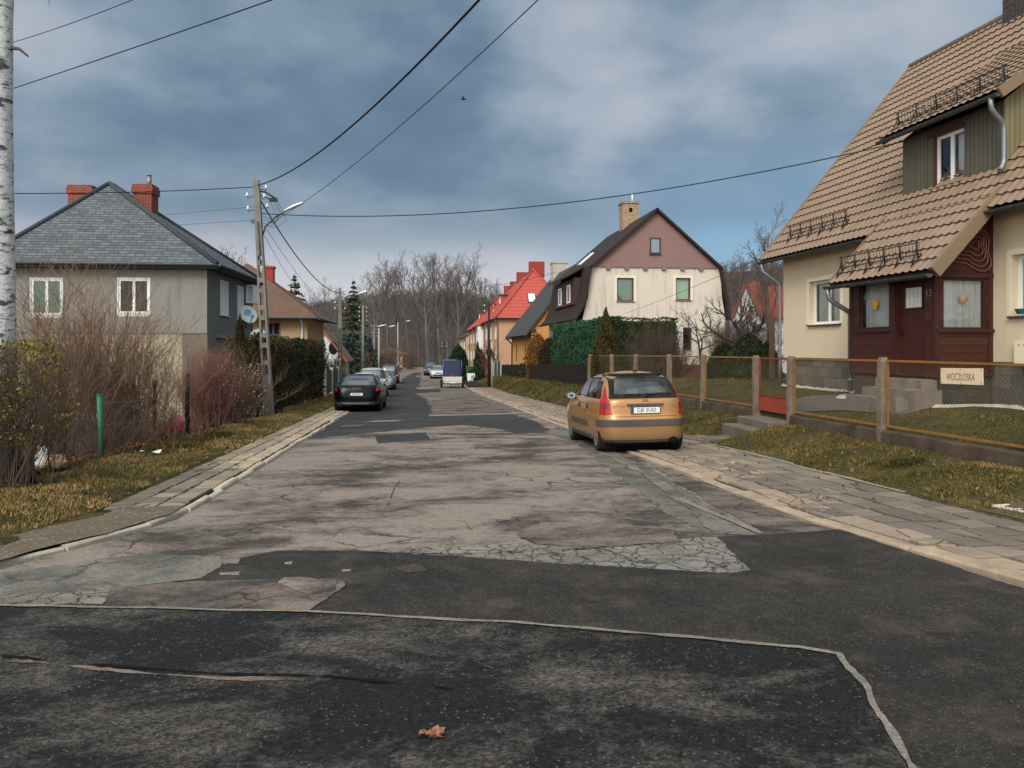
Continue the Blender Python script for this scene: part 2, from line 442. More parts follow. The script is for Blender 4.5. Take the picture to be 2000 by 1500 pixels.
def build_terrain():
    xs = [-420, -250, -150, -100, -70, -50, -38, -30, -24, -19, -15, -12, -10, -9, -8, -7.3, -6.7, -6.1, -5.6, -5.1, -4.6, -4.1, -3.6, -3.54, -3.2, -2.9, -2.57, -2.5, -1, 1, 3, 3.8, 4.0, 4.14, 4.3, 4.7, 5.2, 6.04, 6.1, 6.4, 6.7, 7.0, 7.3, 7.6, 7.72, 7.8, 8.0, 8.22, 8.32, 8.7, 9.1, 9.5, 10, 10.6, 11.5, 13, 15, 18, 22, 27, 33, 40, 52, 70, 100, 150, 250, 420]
    ys = [-60, -40, -25, -12] + [i * 0.5 for i in range(-12, 30)] + [15.25, 15.74, 15.78] + [16 + i * 0.5 for i in range(0, 4)] + [17.73, 17.78] + [18 + i for i in range(0, 46)] + [65 + 3 * i for i in range(0, 37)] + [180, 200, 240, 300, 400]
    mb = MB(); nx = len(xs)
    ys = sorted(set(ys))
    vs = []
    for y in ys:
        for x in xs:
            z = gz(x, y)
            if not (edge_x(LEFT, y) - 0.6 < x < edge_x(RIGHT, y) + 2.2) and 3 < y < 60 and -12 < x < 12 and not (PATH_Y[0] - .3 < y < PATH_Y[1] + .3 and 5.9 < x < 7.9):
                z += 0.05 * noise.noise(Vector((x * 0.9, y * 0.9, 3.3)))
            vs.append((x, y, z))
    fs = [(j * nx + i, j * nx + i + 1, (j + 1) * nx + i + 1, (j + 1) * nx + i) for j in range(len(ys) - 1) for i in range(nx - 1)]
    mb.add(vs, fs, True)
    struct(mb.obj('ground', terrain_mat()))
build_terrain()

# ================================================================ road and its patches
def asphalt(name, dark, light, thr=(0.42, 0.58), scale=0.8, speck=0.5, crack=0.0, cscale=1.6, fine=1.0, stretch=(1, 1, 1), rough=0.9, specol=None, dirt=0.0):
    k = NT(name); v = k.world(); vm = k.mapping(v, stretch)
    big = k.noise(vm, scale, 8, 0.68, 0.4)
    big = k.math('ADD', k.math('MULTIPLY', big, 0.8), k.math('MULTIPLY', k.noise(v, scale * 9, 4, 0.7), 0.2))
    col = k.mix(k.ramp(big, (thr[0], 0.0), (thr[1], 1.0)), dark, light)
    # aggregate: every stone its own tone
    st = k.n('TexVoronoi', {'feature': 'F1'}, Vector=v, Scale=75.0 * fine); sep = k.n('SeparateColor', Color=st.outputs['Color']).outputs
    tone = k.math('ADD', 1 - 0.5 * speck, k.math('MULTIPLY', sep[0], speck))
    t3 = k.n('CombineXYZ', X=tone, Y=tone, Z=tone).outputs[0]
    col = k.mix(1.0, col, t3, 'MULTIPLY')
    lightst = k.math('MULTIPLY', k.math('GREATER_THAN', sep[1], 0.86), k.math('LESS_THAN', st.outputs['Distance'], k.math('MULTIPLY', sep[2], 0.55)))
    col = k.mix(k.math('MULTIPLY', lightst, 0.24), col, specol or rgb(150, 144, 138))
    g = k.noise(v, 210, 2, 0.6); g3 = k.math('ADD', 0.55, k.math('MULTIPLY', g, 0.9))
    col = k.mix(1.0, col, k.n('CombineXYZ', X=g3, Y=g3, Z=g3).outputs[0], 'MULTIPLY')
    if dirt:
        dd = k.ramp(k.noise(v, 2.2, 7, 0.72), (0.5, 0.0), (0.7, 1.0))
        col = k.mix(k.math('MULTIPLY', dd, dirt), col, rgb(120, 104, 92))
    h = k.math('ADD', k.math('MULTIPLY', st.outputs['Distance'], 0.8), k.noise(v, 30, 4))
    if crack:
        wob = k.n('TexNoise', Vector=v, Scale=2.2, Detail=5.0, Roughness=0.6).outputs[1]
        av = k.n('VectorMath', {'operation': 'MULTIPLY_ADD'}); k.set(av.inputs[0], wob); av.inputs[1].default_value = (0.5, 0.5, 0.0); k.set(av.inputs[2], v)
        e1 = k.vor(av.outputs[0], cscale, 'DISTANCE_TO_EDGE'); e2 = k.vor(av.outputs[0], cscale * 2.7, 'DISTANCE_TO_EDGE')
        l1 = k.ramp(e1, (0.006, 1.0), (0.022, 0.0)); l2 = k.ramp(e2, (0.01, 1.0), (0.05, 0.0))
        m1 = k.ramp(k.noise(v, 0.5, 4, 0.6), (0.5 - 0.35 * crack, 0.0), (0.62 - 0.35 * crack, 1.0))
        m2 = k.ramp(k.noise(v, 0.7, 4, 0.6), (0.62 - 0.35 * crack, 0.0), (0.72 - 0.35 * crack, 1.0))
        cr = k.math('MAXIMUM', k.math('MULTIPLY', l1, m1), k.math('MULTIPLY', l2, m2))
        col = k.mix(k.math('MULTIPLY', cr, 0.85), col, rgb(38, 35, 34))
        h = k.math('SUBTRACT', h, k.math('MULTIPLY', cr, 1.5))
    return k.fin(col, rough, 0.25, 0, k.bump(h, 0.55, 0.012))

A = {}
A['worn'] = asphalt('asphalt_worn', rgb(66, 58, 53), rgb(136, 121, 111), (0.41, 0.55), 0.8, 0.5, 0.06, 1.1, stretch=(0.75, 1.15, 1))
A['dark'] = asphalt('asphalt_dark', rgb(38, 35, 33), rgb(58, 52, 47), (0.4, 0.66), 0.9, 0.8, 0.0, dirt=0.25)
A['black'] = asphalt('asphalt_black', rgb(44, 43, 42), rgb(62, 60, 58), (0.4, 0.6), 0.8, 0.6, 0.0)
A['mottle'] = asphalt('asphalt_mottled', rgb(25, 24, 24), rgb(92, 84, 78), (0.47, 0.68), 1.25, 1.35, 0.0, fine=0.85, stretch=(0.7, 1.2, 1))
A['green'] = asphalt('asphalt_grey_green', rgb(88, 84, 78), rgb(128, 120, 110), (0.4, 0.6), 1.2, 0.5, 0.12, 1.6)
A['alligator'] = asphalt('asphalt_cracked', rgb(104, 98, 90), rgb(138, 132, 122), (0.4, 0.6), 1.2, 0.4, 1.0, 2.0)
A['brown'] = asphalt('asphalt_brown', rgb(66, 58, 54), rgb(124, 108, 98), (0.42, 0.58), 1.0, 0.5, 0.15, stretch=(0.7, 1.3, 1))
A['grey'] = asphalt('asphalt_grey', rgb(78, 76, 70), rgb(120, 112, 102), (0.4, 0.6), 0.8, 0.5, 0.2, 1.4)
A['seam'] = asphalt('asphalt_seam', rgb(106, 98, 90), rgb(138, 126, 116), (0.35, 0.6), 3.0, 0.5, 0.0)

BREAKS = [45 + i * 3 for i in range(6)] + [66, 75, 90, 110, 140]
def build_road():
    mb = MB()
    near = [(x, y) for x, y in LEFT[1:]] + [(-40, -19.5), (40, -19.5)] + [(x, y) for x, y in reversed(RIGHT[1:])]
    near = [(x, y, zr(y)) for x, y in near]
    y0 = 9.6
    # far strips: between the two edges from the first left break to the far end
    ysr = [RIGHT[1][1]] + [y for y in [36, 40] + BREAKS + [160, 175] if y > RIGHT[1][1]]
    mb.add(near, [tuple(range(len(near)))])
    a = (LEFT[1][0], LEFT[1][1]); b = (RIGHT[1][0], RIGHT[1][1])
    prev = None
    vs = []
    pl = [(LEFT[1][0], LEFT[1][1])] + [(-2.54, y) for y in ysr[1:]]
    pr = [RIGHT[1]] + [(4.13, y) for y in ysr[1:]]
    for (l, r) in zip(pl, pr):
        vs += [(l[0], l[1], zr(l[1])), (r[0], r[1], zr(r[1]))]
    mb.add(vs, [(2 * i, 2 * i + 1, 2 * i + 3, 2 * i + 2) for i in range(len(pl) - 1)])
    # behind the camera the cross street
    mb.add([(-40, -19.5, zr(-19.5)), (40, -19.5, zr(-19.5)), (40, -45, zr(-19.5)), (-40, -45, zr(-19.5))], [(0, 3, 2, 1)])
    # turning place at the far end
    mb.add([(-16, 175, zr(175)), (20, 175, zr(175)), (20, 181, zr(175)), (-16, 181, zr(175))], [(0, 1, 2, 3)])
    struct(mb.obj('road', A['worn']))
build_road()

def outline(pix, step=0.006, amp=0.006, world=False):
    pts = [Vector((p[0], p[1], 0)) if world else G(*p) for p in pix]
    out = []
    for a, b in zip(pts, pts[1:] + pts[:1]):
        L = (b - a).length; dist = max(3.0, a.length); n = max(1, int(L / (step * dist)))
        for i in range(n):
            p = a.lerp(b, i / n)
            q = noise.noise_vector(Vector((p.x * 2.3, p.y * 2.3, 1.7))) * amp * dist + noise.noise_vector(Vector((p.x * 9, p.y * 9, 4.1))) * amp * 0.7 * dist + noise.noise_vector(Vector((p.x * 28, p.y * 28, 2.2))) * min(amp, .004) * 0.6 * dist
            out.append((p.x + q.x, p.y + q.y))
    return out

_pn = [0]
def patch(m, pix, layer, amp=0.006, world=False, name='asphalt_patch', base=0.0):
    pts = outline(pix, amp=amp, world=world)
    bm = bmesh.new(); bm.faces.new([bm.verts.new((x, y, 0)) for x, y in pts])
    bmesh.ops.triangulate(bm, faces=bm.faces[:])
    ymax = max(p[1] for p in pts)
    for yb in BREAKS:
        if yb < ymax:
            bmesh.ops.bisect_plane(bm, geom=bm.verts[:] + bm.edges[:] + bm.faces[:], plane_co=(0, yb, 0), plane_no=(0, 1, 0))
    for v in bm.verts:
        v.co.z = zr_road(v.co.y) + base + 0.004 * layer
    bmesh.ops.recalc_face_normals(bm, faces=bm.faces)
    me = bpy.data.meshes.new(name); bm.to_mesh(me); bm.free(); me.materials.append(A[m] if isinstance(m, str) else m)
    if me.polygons and me.polygons[0].normal.z < 0: me.flip_normals()
    o = bpy.data.objects.new(name, me); COL.objects.link(o); return struct(o)

def zr_road(Y):
    """the road mesh is straight between its breaks"""
    ys = [-19.5, 45] + BREAKS[1:] + [160, 175]
    return interp(Y, ys, [zr(y) for y in ys])

# the long dark lane on the left and the dark band across the street
patch('black', [(600, 857), (680, 808), (740, 778), (768, 757), (790, 738), (806, 728), (822, 728), (826, 745), (822, 762), (830, 780), (845, 800), (838, 812), (1000, 808), (1045, 822), (1072, 838), (1070, 846), (1005, 846), (960, 836), (905, 830), (820, 836), (700, 848)], 1)
patch('grey', [(820, 760), (905, 754), (960, 778), (1022, 802), (995, 806), (930, 776), (845, 778), (812, 770)], 2, 0.004)
patch('brown', [(846, 782), (928, 777), (996, 806), (840, 811)], 3, 0.004)
patch('seam', [(838, 811), (1030, 807), (1032, 809), (838, 814)], 4, 0.001)
patch('worn', [(818, 768), (885, 766), (890, 771), (819, 775)], 3, 0.002)
patch('dark', [(813, 762), (858, 760), (862, 766), (814, 768)], 3, 0.002)
patch('grey', [(822, 741), (850, 740), (860, 752), (818, 754)], 2, 0.002)
patch('seam', [(813, 757), (850, 756), (852, 759), (813, 760)], 4, 0.001)
patch('seam', [(812, 734), (834, 734), (834, 736), (811, 736)], 4, 0.001)
patch('seam', [(735, 822), (790, 821), (776, 824), (708, 826)], 4, 0.001)
patch('brown', [(668, 831), (714, 830), (706, 834), (664, 836)], 4, 0.002)
# small fresh repair
patch('black', [(731, 850), (832, 845), (841, 858), (738, 866)], 2, 0.0012)
patch('seam', [(826, 844), (833, 843), (846, 858), (839, 858)], 1, 0.001)
# grey strip parallel to the right-hand kerb and the browner margin beside it
patch('grey', [(1046, 806), (1100, 838), (1210, 886), (1290, 925), (1380, 985), (1488, 1044), (1395, 1050), (1300, 1000), (1190, 915), (1120, 862), (1065, 845), (1090, 832)], 1)
patch('brown', [(1215, 889), (1300, 915), (1560, 1018), (1642, 1038), (1500, 1048), (1470, 1030), (1380, 980), (1300, 925)], 2, 0.005)
patch('green', [(1120, 858), (1160, 880), (1250, 925), (1330, 985), (1395, 1046), (1450, 1046), (1360, 985), (1280, 930), (1190, 890), (1130, 856)], 3, 0.004)
patch('seam', [(1330, 975), (1490, 1042), (1484, 1046), (1326, 979)], 4, 0.001)
# cracked triangle before the cross trench
patch('alligator', [(560, 1086), (700, 1078), (880, 1068), (1150, 1062), (1400, 1050), (1468, 1116), (1430, 1122), (1100, 1104), (880, 1090), (700, 1080), (600, 1082)], 2, 0.004)
patch('brown', [(1000, 1045), (1060, 1020), (1180, 1022), (1320, 1040), (1330, 1058), (1200, 1070), (1050, 1066)], 3, 0.01)
# wide dark trench repair
TRENCH = [(430, 1108), (470, 1092), (540, 1078), (700, 1077), (900, 1090), (1100, 1103), (1300, 1115), (1430, 1122), (1466, 1117), (1432, 1082), (1398, 1050), (1490, 1046), (1640, 1036), (1790, 1085), (2010, 1156), (2300, 1250), (2300, 1530), (1790, 1530), (1740, 1440), (1690, 1350), (1640, 1285), (1560, 1268), (1300, 1246), (1000, 1220), (600, 1200), (640, 1170), (672, 1146), (600, 1138), (400, 1140), (300, 1135)]
patch('dark', TRENCH, 3, 0.003)
patch('worn', [(772, 1112), (812, 1104), (838, 1118), (800, 1124)], 4, 0.006)
patch('seam', [(556, 1102), (572, 1100), (570, 1106), (556, 1106)], 4, 0.001)
patch('seam', [(668, 1116), (686, 1115), (684, 1120), (668, 1120)], 4, 0.001)
patch('seam', [(430, 1122), (470, 1120), (468, 1127), (432, 1127)], 4, 0.002)
patch('seam', [(440, 1098), (468, 1096), (464, 1104), (440, 1104)], 4, 0.002)
# pale grey-green sheet at the left and the brown mottled piece below it
patch('green', [(-160, 1150), (0, 1124), (180, 1098), (300, 1085), (425, 1092), (430, 1110), (385, 1134), (280, 1146), (180, 1160), (0, 1172), (-160, 1186)], 4, 0.005)
patch('brown', [(-120, 1180), (180, 1160), (330, 1142), (520, 1136), (668, 1140), (674, 1148), (640, 1172), (600, 1200), (300, 1194), (0, 1188), (-120, 1188)], 5, 0.004)
patch('alligator', [(-60, 1168), (60, 1165), (215, 1160), (200, 1188), (0, 1188), (-60, 1186)], 6, 0.004)
patch('worn', [(560, 1134), (664, 1138), (650, 1160), (600, 1166), (545, 1146)], 6, 0.006)
# old mottled surface nearest the camera, with its pale tar seam
FRONT = [(-500, 1170), (0, 1190), (300, 1196), (600, 1203), (1000, 1224), (1300, 1250), (1560, 1272), (1640, 1288), (1690, 1352), (1740, 1442), (1795, 1530), (1500, 2600), (-2500, 2600)]
patch('mottle', FRONT, 5, 0.002)
SEAM = [(-400, 1172), (0, 1189), (300, 1195), (600, 1202), (1000, 1223), (1300, 1249), (1560, 1271), (1640, 1287), (1690, 1351), (1740, 1441), (1800, 1530)]
def seam_strip(pix, w, layer, m, wob=0.35):
    pts = outline(pix + pix[::-1][1:-1], amp=0.0015)[:]
    pts = [G(*p) for p in pix]; fine = []
    for a, b in zip(pts, pts[1:]):
        n = max(2, int((b - a).length / 0.05))
        fine += [a.lerp(b, i / n) for i in range(n)]
    fine.append(pts[-1]); L, Rr = [], []
    for i, p in enumerate(fine):
        t = (fine[min(i + 1, len(fine) - 1)] - fine[max(i - 1, 0)]).normalized(); nrm = Vector((-t.y, t.x, 0))
        p = p + noise.noise_vector(Vector((p.x * 3, p.y * 3, 0.7))) * 0.02
        ww = w * max(.08, 1 + wob * 2 * noise.noise(Vector((p.x * 4, p.y * 4, 9.1))) + wob * 1.4 * noise.noise(Vector((p.x * 19, p.y * 19, 3.1)))) * 0.5
        for lst, s in ((L, 1), (Rr, -1)):
            q = p + nrm * ww * s; lst.append((q.x, q.y, zr(q.y) + 0.004 * layer))
    mb = MB(); n = len(fine); mb.add(L + Rr, [(i, n + i, n + i + 1, i + 1) for i in range(n - 1)])
    o = mb.obj('asphalt_seam', m, recalc=False)
    if o.data.polygons[0].normal.z < 0: o.data.flip_normals()
    struct(o)
seam_strip(SEAM, 0.038, 7, A['seam'])
CRACK = plain('crack_tar', rgb(22, 21, 22), 0.95, 0.1, var=0.2)
seam_strip([(0, 1290), (200, 1310), (420, 1325), (640, 1330), (760, 1345), (880, 1355)], 0.016, 7, CRACK, 1.3)
seam_strip([(20, 1297), (200, 1315), (300, 1326), (430, 1333), (600, 1336)], 0.03, 6, A['brown'], 0.9)
seam_strip([(782, 938), (765, 965), (756, 990)], 0.006, 2, CRACK, 1.2)
seam_strip([(480, 1088), (620, 1082), (900, 1086), (1160, 1074), (1330, 1060)], 0.012, 5, CRACK, 1.0)

# ================================================================ kerbs
def offset_poly(poly, d):
    out = []
    for i, (x, y) in enumerate(poly):
        a = Vector(poly[max(i - 1, 0)]); b = Vector(poly[min(i + 1, len(poly) - 1)])
        t = (b - a).normalized(); out.append((x - t.y * d, y + t.x * d))
    return out
def resample(poly, step):
    out = []
    for (x0, y0), (x1, y1) in zip(poly, poly[1:]):
        L = math.hypot(x1 - x0, y1 - y0); n = max(1, int(L / step))
        out += [(lerp(x0, x1, i / n), lerp(y0, y1, i / n)) for i in range(n)]
    return out + [poly[-1]]

KERB_R = plain('kerb_sandy', rgb(168, 146, 124), 0.9, 0.2, var=0.3, scale=6, bump=0.8, bscale=25, dirt=0.65, dirtcol=rgb(98, 82, 68))
KERB_L = plain('kerb_whitewashed', rgb(188, 176, 158), 0.9, 0.2, var=0.3, scale=5, bump=0.7, bscale=30, dirt=0.5, dirtcol=rgb(112, 98, 82))
def kerb(poly, side, w, h, m, stone, skip=None, y_lim=(3.2, 175)):
    """kerb stones laid end to end, each a little out of line"""
    mb = MB(); pts = resample(poly, 0.2); acc = 0; start = 0; run = []
    rr = random.Random(5)
    i = 0
    while i < len(pts) - 1:
        ln = stone * rr.uniform(0.7, 1.25); j = i; L = 0
        while j < len(pts) - 1 and L < ln:
            L += math.dist(pts[j], pts[j + 1]); j += 1
        a, b = Vector(pts[i]), Vector(pts[j])
        far = a.length > 60
        if y_lim[0] < a.y < y_lim[1] and not (skip and skip(a)) and not (side < 0 and a.y < 14 and rr.random() < .14):
            t = (b - a).normalized(); nrm = Vector((-t.y, t.x)) * side
            g = 0.012; jit = lambda s: rr.uniform(-s, s)
            a2, b2 = a + t * g, b - t * g
            sh = nrm * jit(0.025); hh = h + jit(0.016); w2 = w * rr.uniform(0.8, 1.12)
            mid = rr.uniform(0.3, 0.7)
            ring = []
            for q in (a2, a2.lerp(b2, mid), b2):
                for (o, z) in ((0.0, -0.08), (0.006, hh - 0.018), (0.024, hh + jit(0.004)), (w2 - 0.02, hh + jit(0.006)), (w2, hh - 0.02), (w2, -0.08)):
                    p = q + sh + nrm * (o + jit(0.004)); ring.append((p.x, p.y, zr(p.y) + z))
            mb.t = rr.random()
            n = 6; fs = [(k * n + c, k * n + (c + 1) % n, (k + 1) * n + (c + 1) % n, (k + 1) * n + c) for k in range(2) for c in range(n)]
            fs += [tuple(range(n - 1, -1, -1)), tuple(range(2 * n, 3 * n))]
            mb.add(ring, fs)
        i = j
    return struct(mb.obj('kerb', m))
kerb(LEFT, -1, 0.11, 0.042, KERB_L, 0.8, y_lim=(5.6, 120))
kerb(RIGHT, 1, 0.20, 0.028, KERB_R, 1.1, y_lim=(3.3, 120))

# ================================================================ slab pavements
def slab_mat(name, c0, c1, c2):
    k = NT(name); v = k.world(); t = k.attr('tint')
    col = k.ramp(t, (0.0, c0), (0.5, c1), (1.0, c2))
    col = k.mix(k.noise(v, 7, 6, 0.65), k.mix(1.0, col, (0.78, 0.76, 0.74, 1), 'MULTIPLY'), k.mix(1.0, col, (1.12, 1.1, 1.08, 1), 'MULTIPLY'))
    d = k.ramp(k.noise(v, 0.9, 5, 0.65), (0.5, 0.0), (0.72, 0.6))
    col = k.mix(d, col, rgb(92, 82, 72))
    return k.fin(col, 0.92, 0.2, 0, k.bump(k.noise(v, 60, 4), 0.35, 0.01))
SLAB_R = slab_mat('slab_concrete', rgb(98, 91, 85), rgb(128, 115, 104), rgb(164, 143, 125))
SLAB_L = slab_mat('slab_concrete_left', rgb(104, 98, 90), rgb(150, 134, 118), rgb(182, 160, 138))
JOINT = plain('joint_earth', rgb(46, 40, 34), 0.95, 0.1, var=0.35, scale=20)

def split_poly(poly, rr, depth):
    """break a slab along a random crack"""
    if depth == 0 or len(poly) < 3: return [poly]
    n = len(poly); i = rr.randrange(n); j = (i + rr.choice([1, 2]) if n <= 4 else i + n // 2) % n
    if j == i: return [poly]
    a = poly[i].lerp(poly[(i + 1) % n], rr.uniform(0.25, 0.75)); b = poly[j].lerp(poly[(j + 1) % n], rr.uniform(0.25, 0.75))
    if i > j: i, j, a, b = j, i, b, a
    p1 = [a] + [poly[k] for k in range(i + 1, j + 1)] + [b]; p2 = [b] + [poly[k % n] for k in range(j + 1, n + i + 1)] + [a]
    return split_poly(p1, rr, depth - 1) + split_poly(p2, rr, depth - 1)

def slabs(mb, rows, x_of, ncol, rr, tone, broken, z_of, gap=0.024, far=45):
    for r in range(len(rows) - 1):
        y0, y1 = rows[r], rows[r + 1]
        for c in range(ncol):
            f0, f1 = c / ncol, (c + 1) / ncol
            cs = [Vector((x_of(y0, f0), y0)), Vector((x_of(y0, f1), y0)), Vector((x_of(y1, f1), y1)), Vector((x_of(y1, f0), y1))]
            cx = sum(cs, Vector((0, 0))) / 4
            if tone(cx, c) is None: continue
            polys = split_poly(cs, rr, rr.choice([1, 2, 2, 3])) if rr.random() < broken(cx, c) else [cs]
            base = tone(cx, c) + rr.uniform(-0.22, 0.22)
            tilt = Vector((rr.uniform(-0.035, 0.035), rr.uniform(-0.035, 0.035))); dz = rr.uniform(-0.006, 0.006)
            for p in polys:
                m = sum(p, Vector((0, 0))) / len(p); mb.t = min(1, max(0, base + rr.uniform(-0.06, 0.06) * len(polys)))
                g = gap * (1.0 if len(polys) == 1 else 0.75)
                q = [v + (m - v).normalized() * min(g * 1.3, (m - v).length * 0.4) + Vector((rr.uniform(-1, 1), rr.uniform(-1, 1))) * 0.004 for v in p]
                ddz = dz + (rr.uniform(-0.008, 0.004) if len(polys) > 1 else 0)
                top = [(v.x, v.y, z_of(v.x, v.y) + ddz + (v - cx).dot(tilt)) for v in q]
                top2 = [(m.x + (v.x - m.x) * 0.97, m.y + (v.y - m.y) * 0.97, z_of(v.x, v.y) + ddz + 0.004 + (v - cx).dot(tilt)) for v in q]
                bot = [(v.x, v.y, z_of(v.x, v.y) - 0.05) for v in q]; n = len(q)
                mb.add(bot + top + top2, [tuple(range(2 * n, 3 * n))] + [(i, (i + 1) % n, n + (i + 1) % n, n + i) for i in range(n)] + [(n + i, n + (i + 1) % n, 2 * n + (i + 1) % n, 2 * n + i) for i in range(n)])

def build_pavements():
    rr = random.Random(21)
    # right-hand side
    mb = MB()
    rows = [3.6]
    while rows[-1] < 62: rows.append(rows[-1] + 0.37 * rr.uniform(0.97, 1.03))
    xr = lambda y, f: lerp(edge_x(RIGHT, y) + 0.215, SW_R, f)
    tone = lambda p, c: 0.30 + (0.45 if c == 0 else 0) + 0.35 * sstep(8.2, 14, p.y) + (0.15 if p.y < 6.6 and c < 2 else 0)
    broken = lambda p, c: (0.75 if 8.5 < p.y < 13.5 and c < 3 else 0.18) if c else 0.7
    slabs(mb, rows, xr, 5, rr, tone, broken, lambda x, y: zr(y) + 0.032)
    # way to the garden gate
    rows2 = [PATH_Y[0] + 0.06 + i * 0.36 for i in range(6)]
    slabs(mb, rows2, lambda y, f: lerp(SW_R + 0.02, 7.55, f), 4, rr, lambda p, c: 0.25, lambda p, c: 0.5, lambda x, y: zr(y) + 0.03)
    struct(mb.obj('pavement', SLAB_R, recalc=False))
    jb = MB()
    ys = [3.6 + i for i in range(0, 60)] + [70, 90, 120]
    vs = []
    for y in ys: vs += [(edge_x(RIGHT, y) + 0.19, y, zr(y) + 0.001), (SW_R + 0.06, y, zr(y) + 0.001)]
    jb.add(vs, [(2 * i, 2 * i + 1, 2 * i + 3, 2 * i + 2) for i in range(len(ys) - 1)])
    jb.add([(SW_R + 0.06, y, zr(y) + 0.012) for y in (PATH_Y[0], PATH_Y[1])] + [(7.7, y, zr(y) + 0.012) for y in (PATH_Y[1], PATH_Y[0])], [(0, 3, 2, 1)])
    struct(jb.obj('pavement_bed', JOINT))
    # left-hand side
    mb = MB(); rows = [8.9]
    while rows[-1] < 60: rows.append(rows[-1] + 0.36 * rr.uniform(0.97, 1.03))
    tone = lambda p, c: None if (p.y < 10.2 and c == 2 and p.y < 9.3) else 0.12 + 0.25 * (2 - c) / 2 + 0.5 * sstep(11.5, 14, p.y) - 0.05 * c
    slabs(mb, rows, lambda y, f: lerp(edge_x(LEFT, y) - 0.15, SW_L, f), 3, rr, tone, lambda p, c: 0.3, lambda x, y: zr(y) + 0.035)
    struct(mb.obj('pavement', SLAB_L, recalc=False))
    jb = MB(); ys = [8.8 + i for i in range(0, 52)] + [70, 90, 120]; vs = []
    for y in ys: vs += [(SW_L, y, zr(y) + 0.015), (edge_x(LEFT, y) - 0.12, y, zr(y) + 0.015)]
    jb.add(vs, [(2 * i, 2 * i + 1, 2 * i + 3, 2 * i + 2) for i in range(len(ys) - 1)])
    struct(jb.obj('pavement_bed', JOINT))
    # narrow edging stones between right-hand pavement and verge, and round the gate path
    def edging(pts):
        mb = MB(); r2 = random.Random(4)
        for a, b in zip(pts, pts[1:]):
            a, b = Vector(a), Vector(b); n = max(1, int((b - a).length / 0.9)); t = (b - a).normalized(); nn = Vector((-t.y, t.x))
            for i in range(n):
                p, q = a.lerp(b, i / n) + t * .01, a.lerp(b, (i + 1) / n) - t * .01; h = 0.055 + r2.uniform(-.015, .015); s = nn * r2.uniform(-.012, .012)
                c4 = [p + s - nn * .03, q + s - nn * .03, q + s + nn * .03, p + s + nn * .03]
                vs = [(v.x, v.y, zr(v.y) - .05) for v in c4] + [(v.x, v.y, zr(v.y) + h) for v in c4]
                mb.add(vs, [(4, 5, 6, 7), (0, 1, 5, 4), (1, 2, 6, 5), (2, 3, 7, 6), (3, 0, 4, 7)])
        return struct(mb.obj('kerb', M['concrete'], bevel=0.008))
    edging([(SW_R + .04, 9.0), (SW_R + .04, PATH_Y[0] - .02), (7.5, PATH_Y[0] - .02)])
    edging([(7.5, PATH_Y[1] + .03), (SW_R + .04, PATH_Y[1] + .03), (SW_R + .04, 60)])
build_pavements()

def drape(name, pix, m, off, amp=0.01, fn=gz, world=False):
    """a thin sheet lying on the ground, its rim ragged"""
    pts = [Vector((p[0], p[1], 0)) for p in pix] if world else [G(p[0], p[1], fn) for p in pix]
    ring = []
    for a, b in zip(pts, pts[1:] + pts[:1]):
        L = (b - a).length; n = max(1, int(L / 0.12))
        for i in range(n):
            p = a.lerp(b, i / n); q = noise.noise_vector(Vector((p.x * 3, p.y * 3, .3))) * amp * max(3, p.length); ring.append((p.x + q.x, p.y + q.y))
    bm = bmesh.new(); bm.faces.new([bm.verts.new((x, y, 0)) for x, y in ring]); bmesh.ops.triangulate(bm, faces=bm.faces[:])
    x0, x1 = min(p[0] for p in ring), max(p[0] for p in ring); y0, y1 = min(p[1] for p in ring), max(p[1] for p in ring)
    for i in range(1, int((x1 - x0) / 0.25) + 1): bmesh.ops.bisect_plane(bm, geom=bm.verts[:] + bm.edges[:] + bm.faces[:], plane_co=(x0 + i * .25, 0, 0), plane_no=(1, 0, 0))
    for i in range(1, int((y1 - y0) / 0.4) + 1): bmesh.ops.bisect_plane(bm, geom=bm.verts[:] + bm.edges[:] + bm.faces[:], plane_co=(0, y0 + i * .4, 0), plane_no=(0, 1, 0))
    for v in bm.verts: v.co.z = max(gz(v.co.x, v.co.y), fn(v.co.x, v.co.y)) + off + .012 * noise.noise(Vector((v.co.x * 3, v.co.y * 3, 1)))
    me = bpy.data.meshes.new(name); bm.to_mesh(me); bm.free(); me.materials.append(m)
    if me.polygons[0].normal.z < 0: me.flip_normals()
    o = bpy.data.objects.new(name, me); COL.objects.link(o); return struct(o)

def gravel_mat():
    k = NT('gravelly_earth'); v = k.world()
    st = k.n('TexVoronoi', {'feature': 'F1'}, Vector=v, Scale=26.0); s = k.n('SeparateColor', Color=st.outputs['Color']).outputs
    c = k.mix(k.noise(v, 2.5, 6, 0.7), rgb(84, 72, 60), rgb(120, 106, 90))
    peb = k.math('MULTIPLY', k.math('GREATER_THAN', s[0], 0.72), k.math('LESS_THAN', st.outputs['Distance'], 0.42))
    c = k.mix(k.math('MULTIPLY', peb, 0.7), c, k.mix(s[1], rgb(110, 102, 92), rgb(168, 156, 142)))
    return k.fin(c, 0.95, 0.15, 0, k.bump(k.math('ADD', k.noise(v, 30, 5), k.math('MULTIPLY', peb, 0.5)), 0.7, 0.03))
GRAVEL = gravel_mat()
_in = [p for p in offset_poly(resample(LEFT[1:], .3), -0.07) if 5.6 < p[1] < 9.4]
_out = [(G(*q).x, G(*q).y) for q in ((-90, 1086), (0, 1066), (110, 1036), (200, 1018), (270, 982), (345, 958))]
drape('earth_patch', _in + _out, GRAVEL, 0.012, 0.003, fn=lambda x, y: zr(y) + .015, world=True)
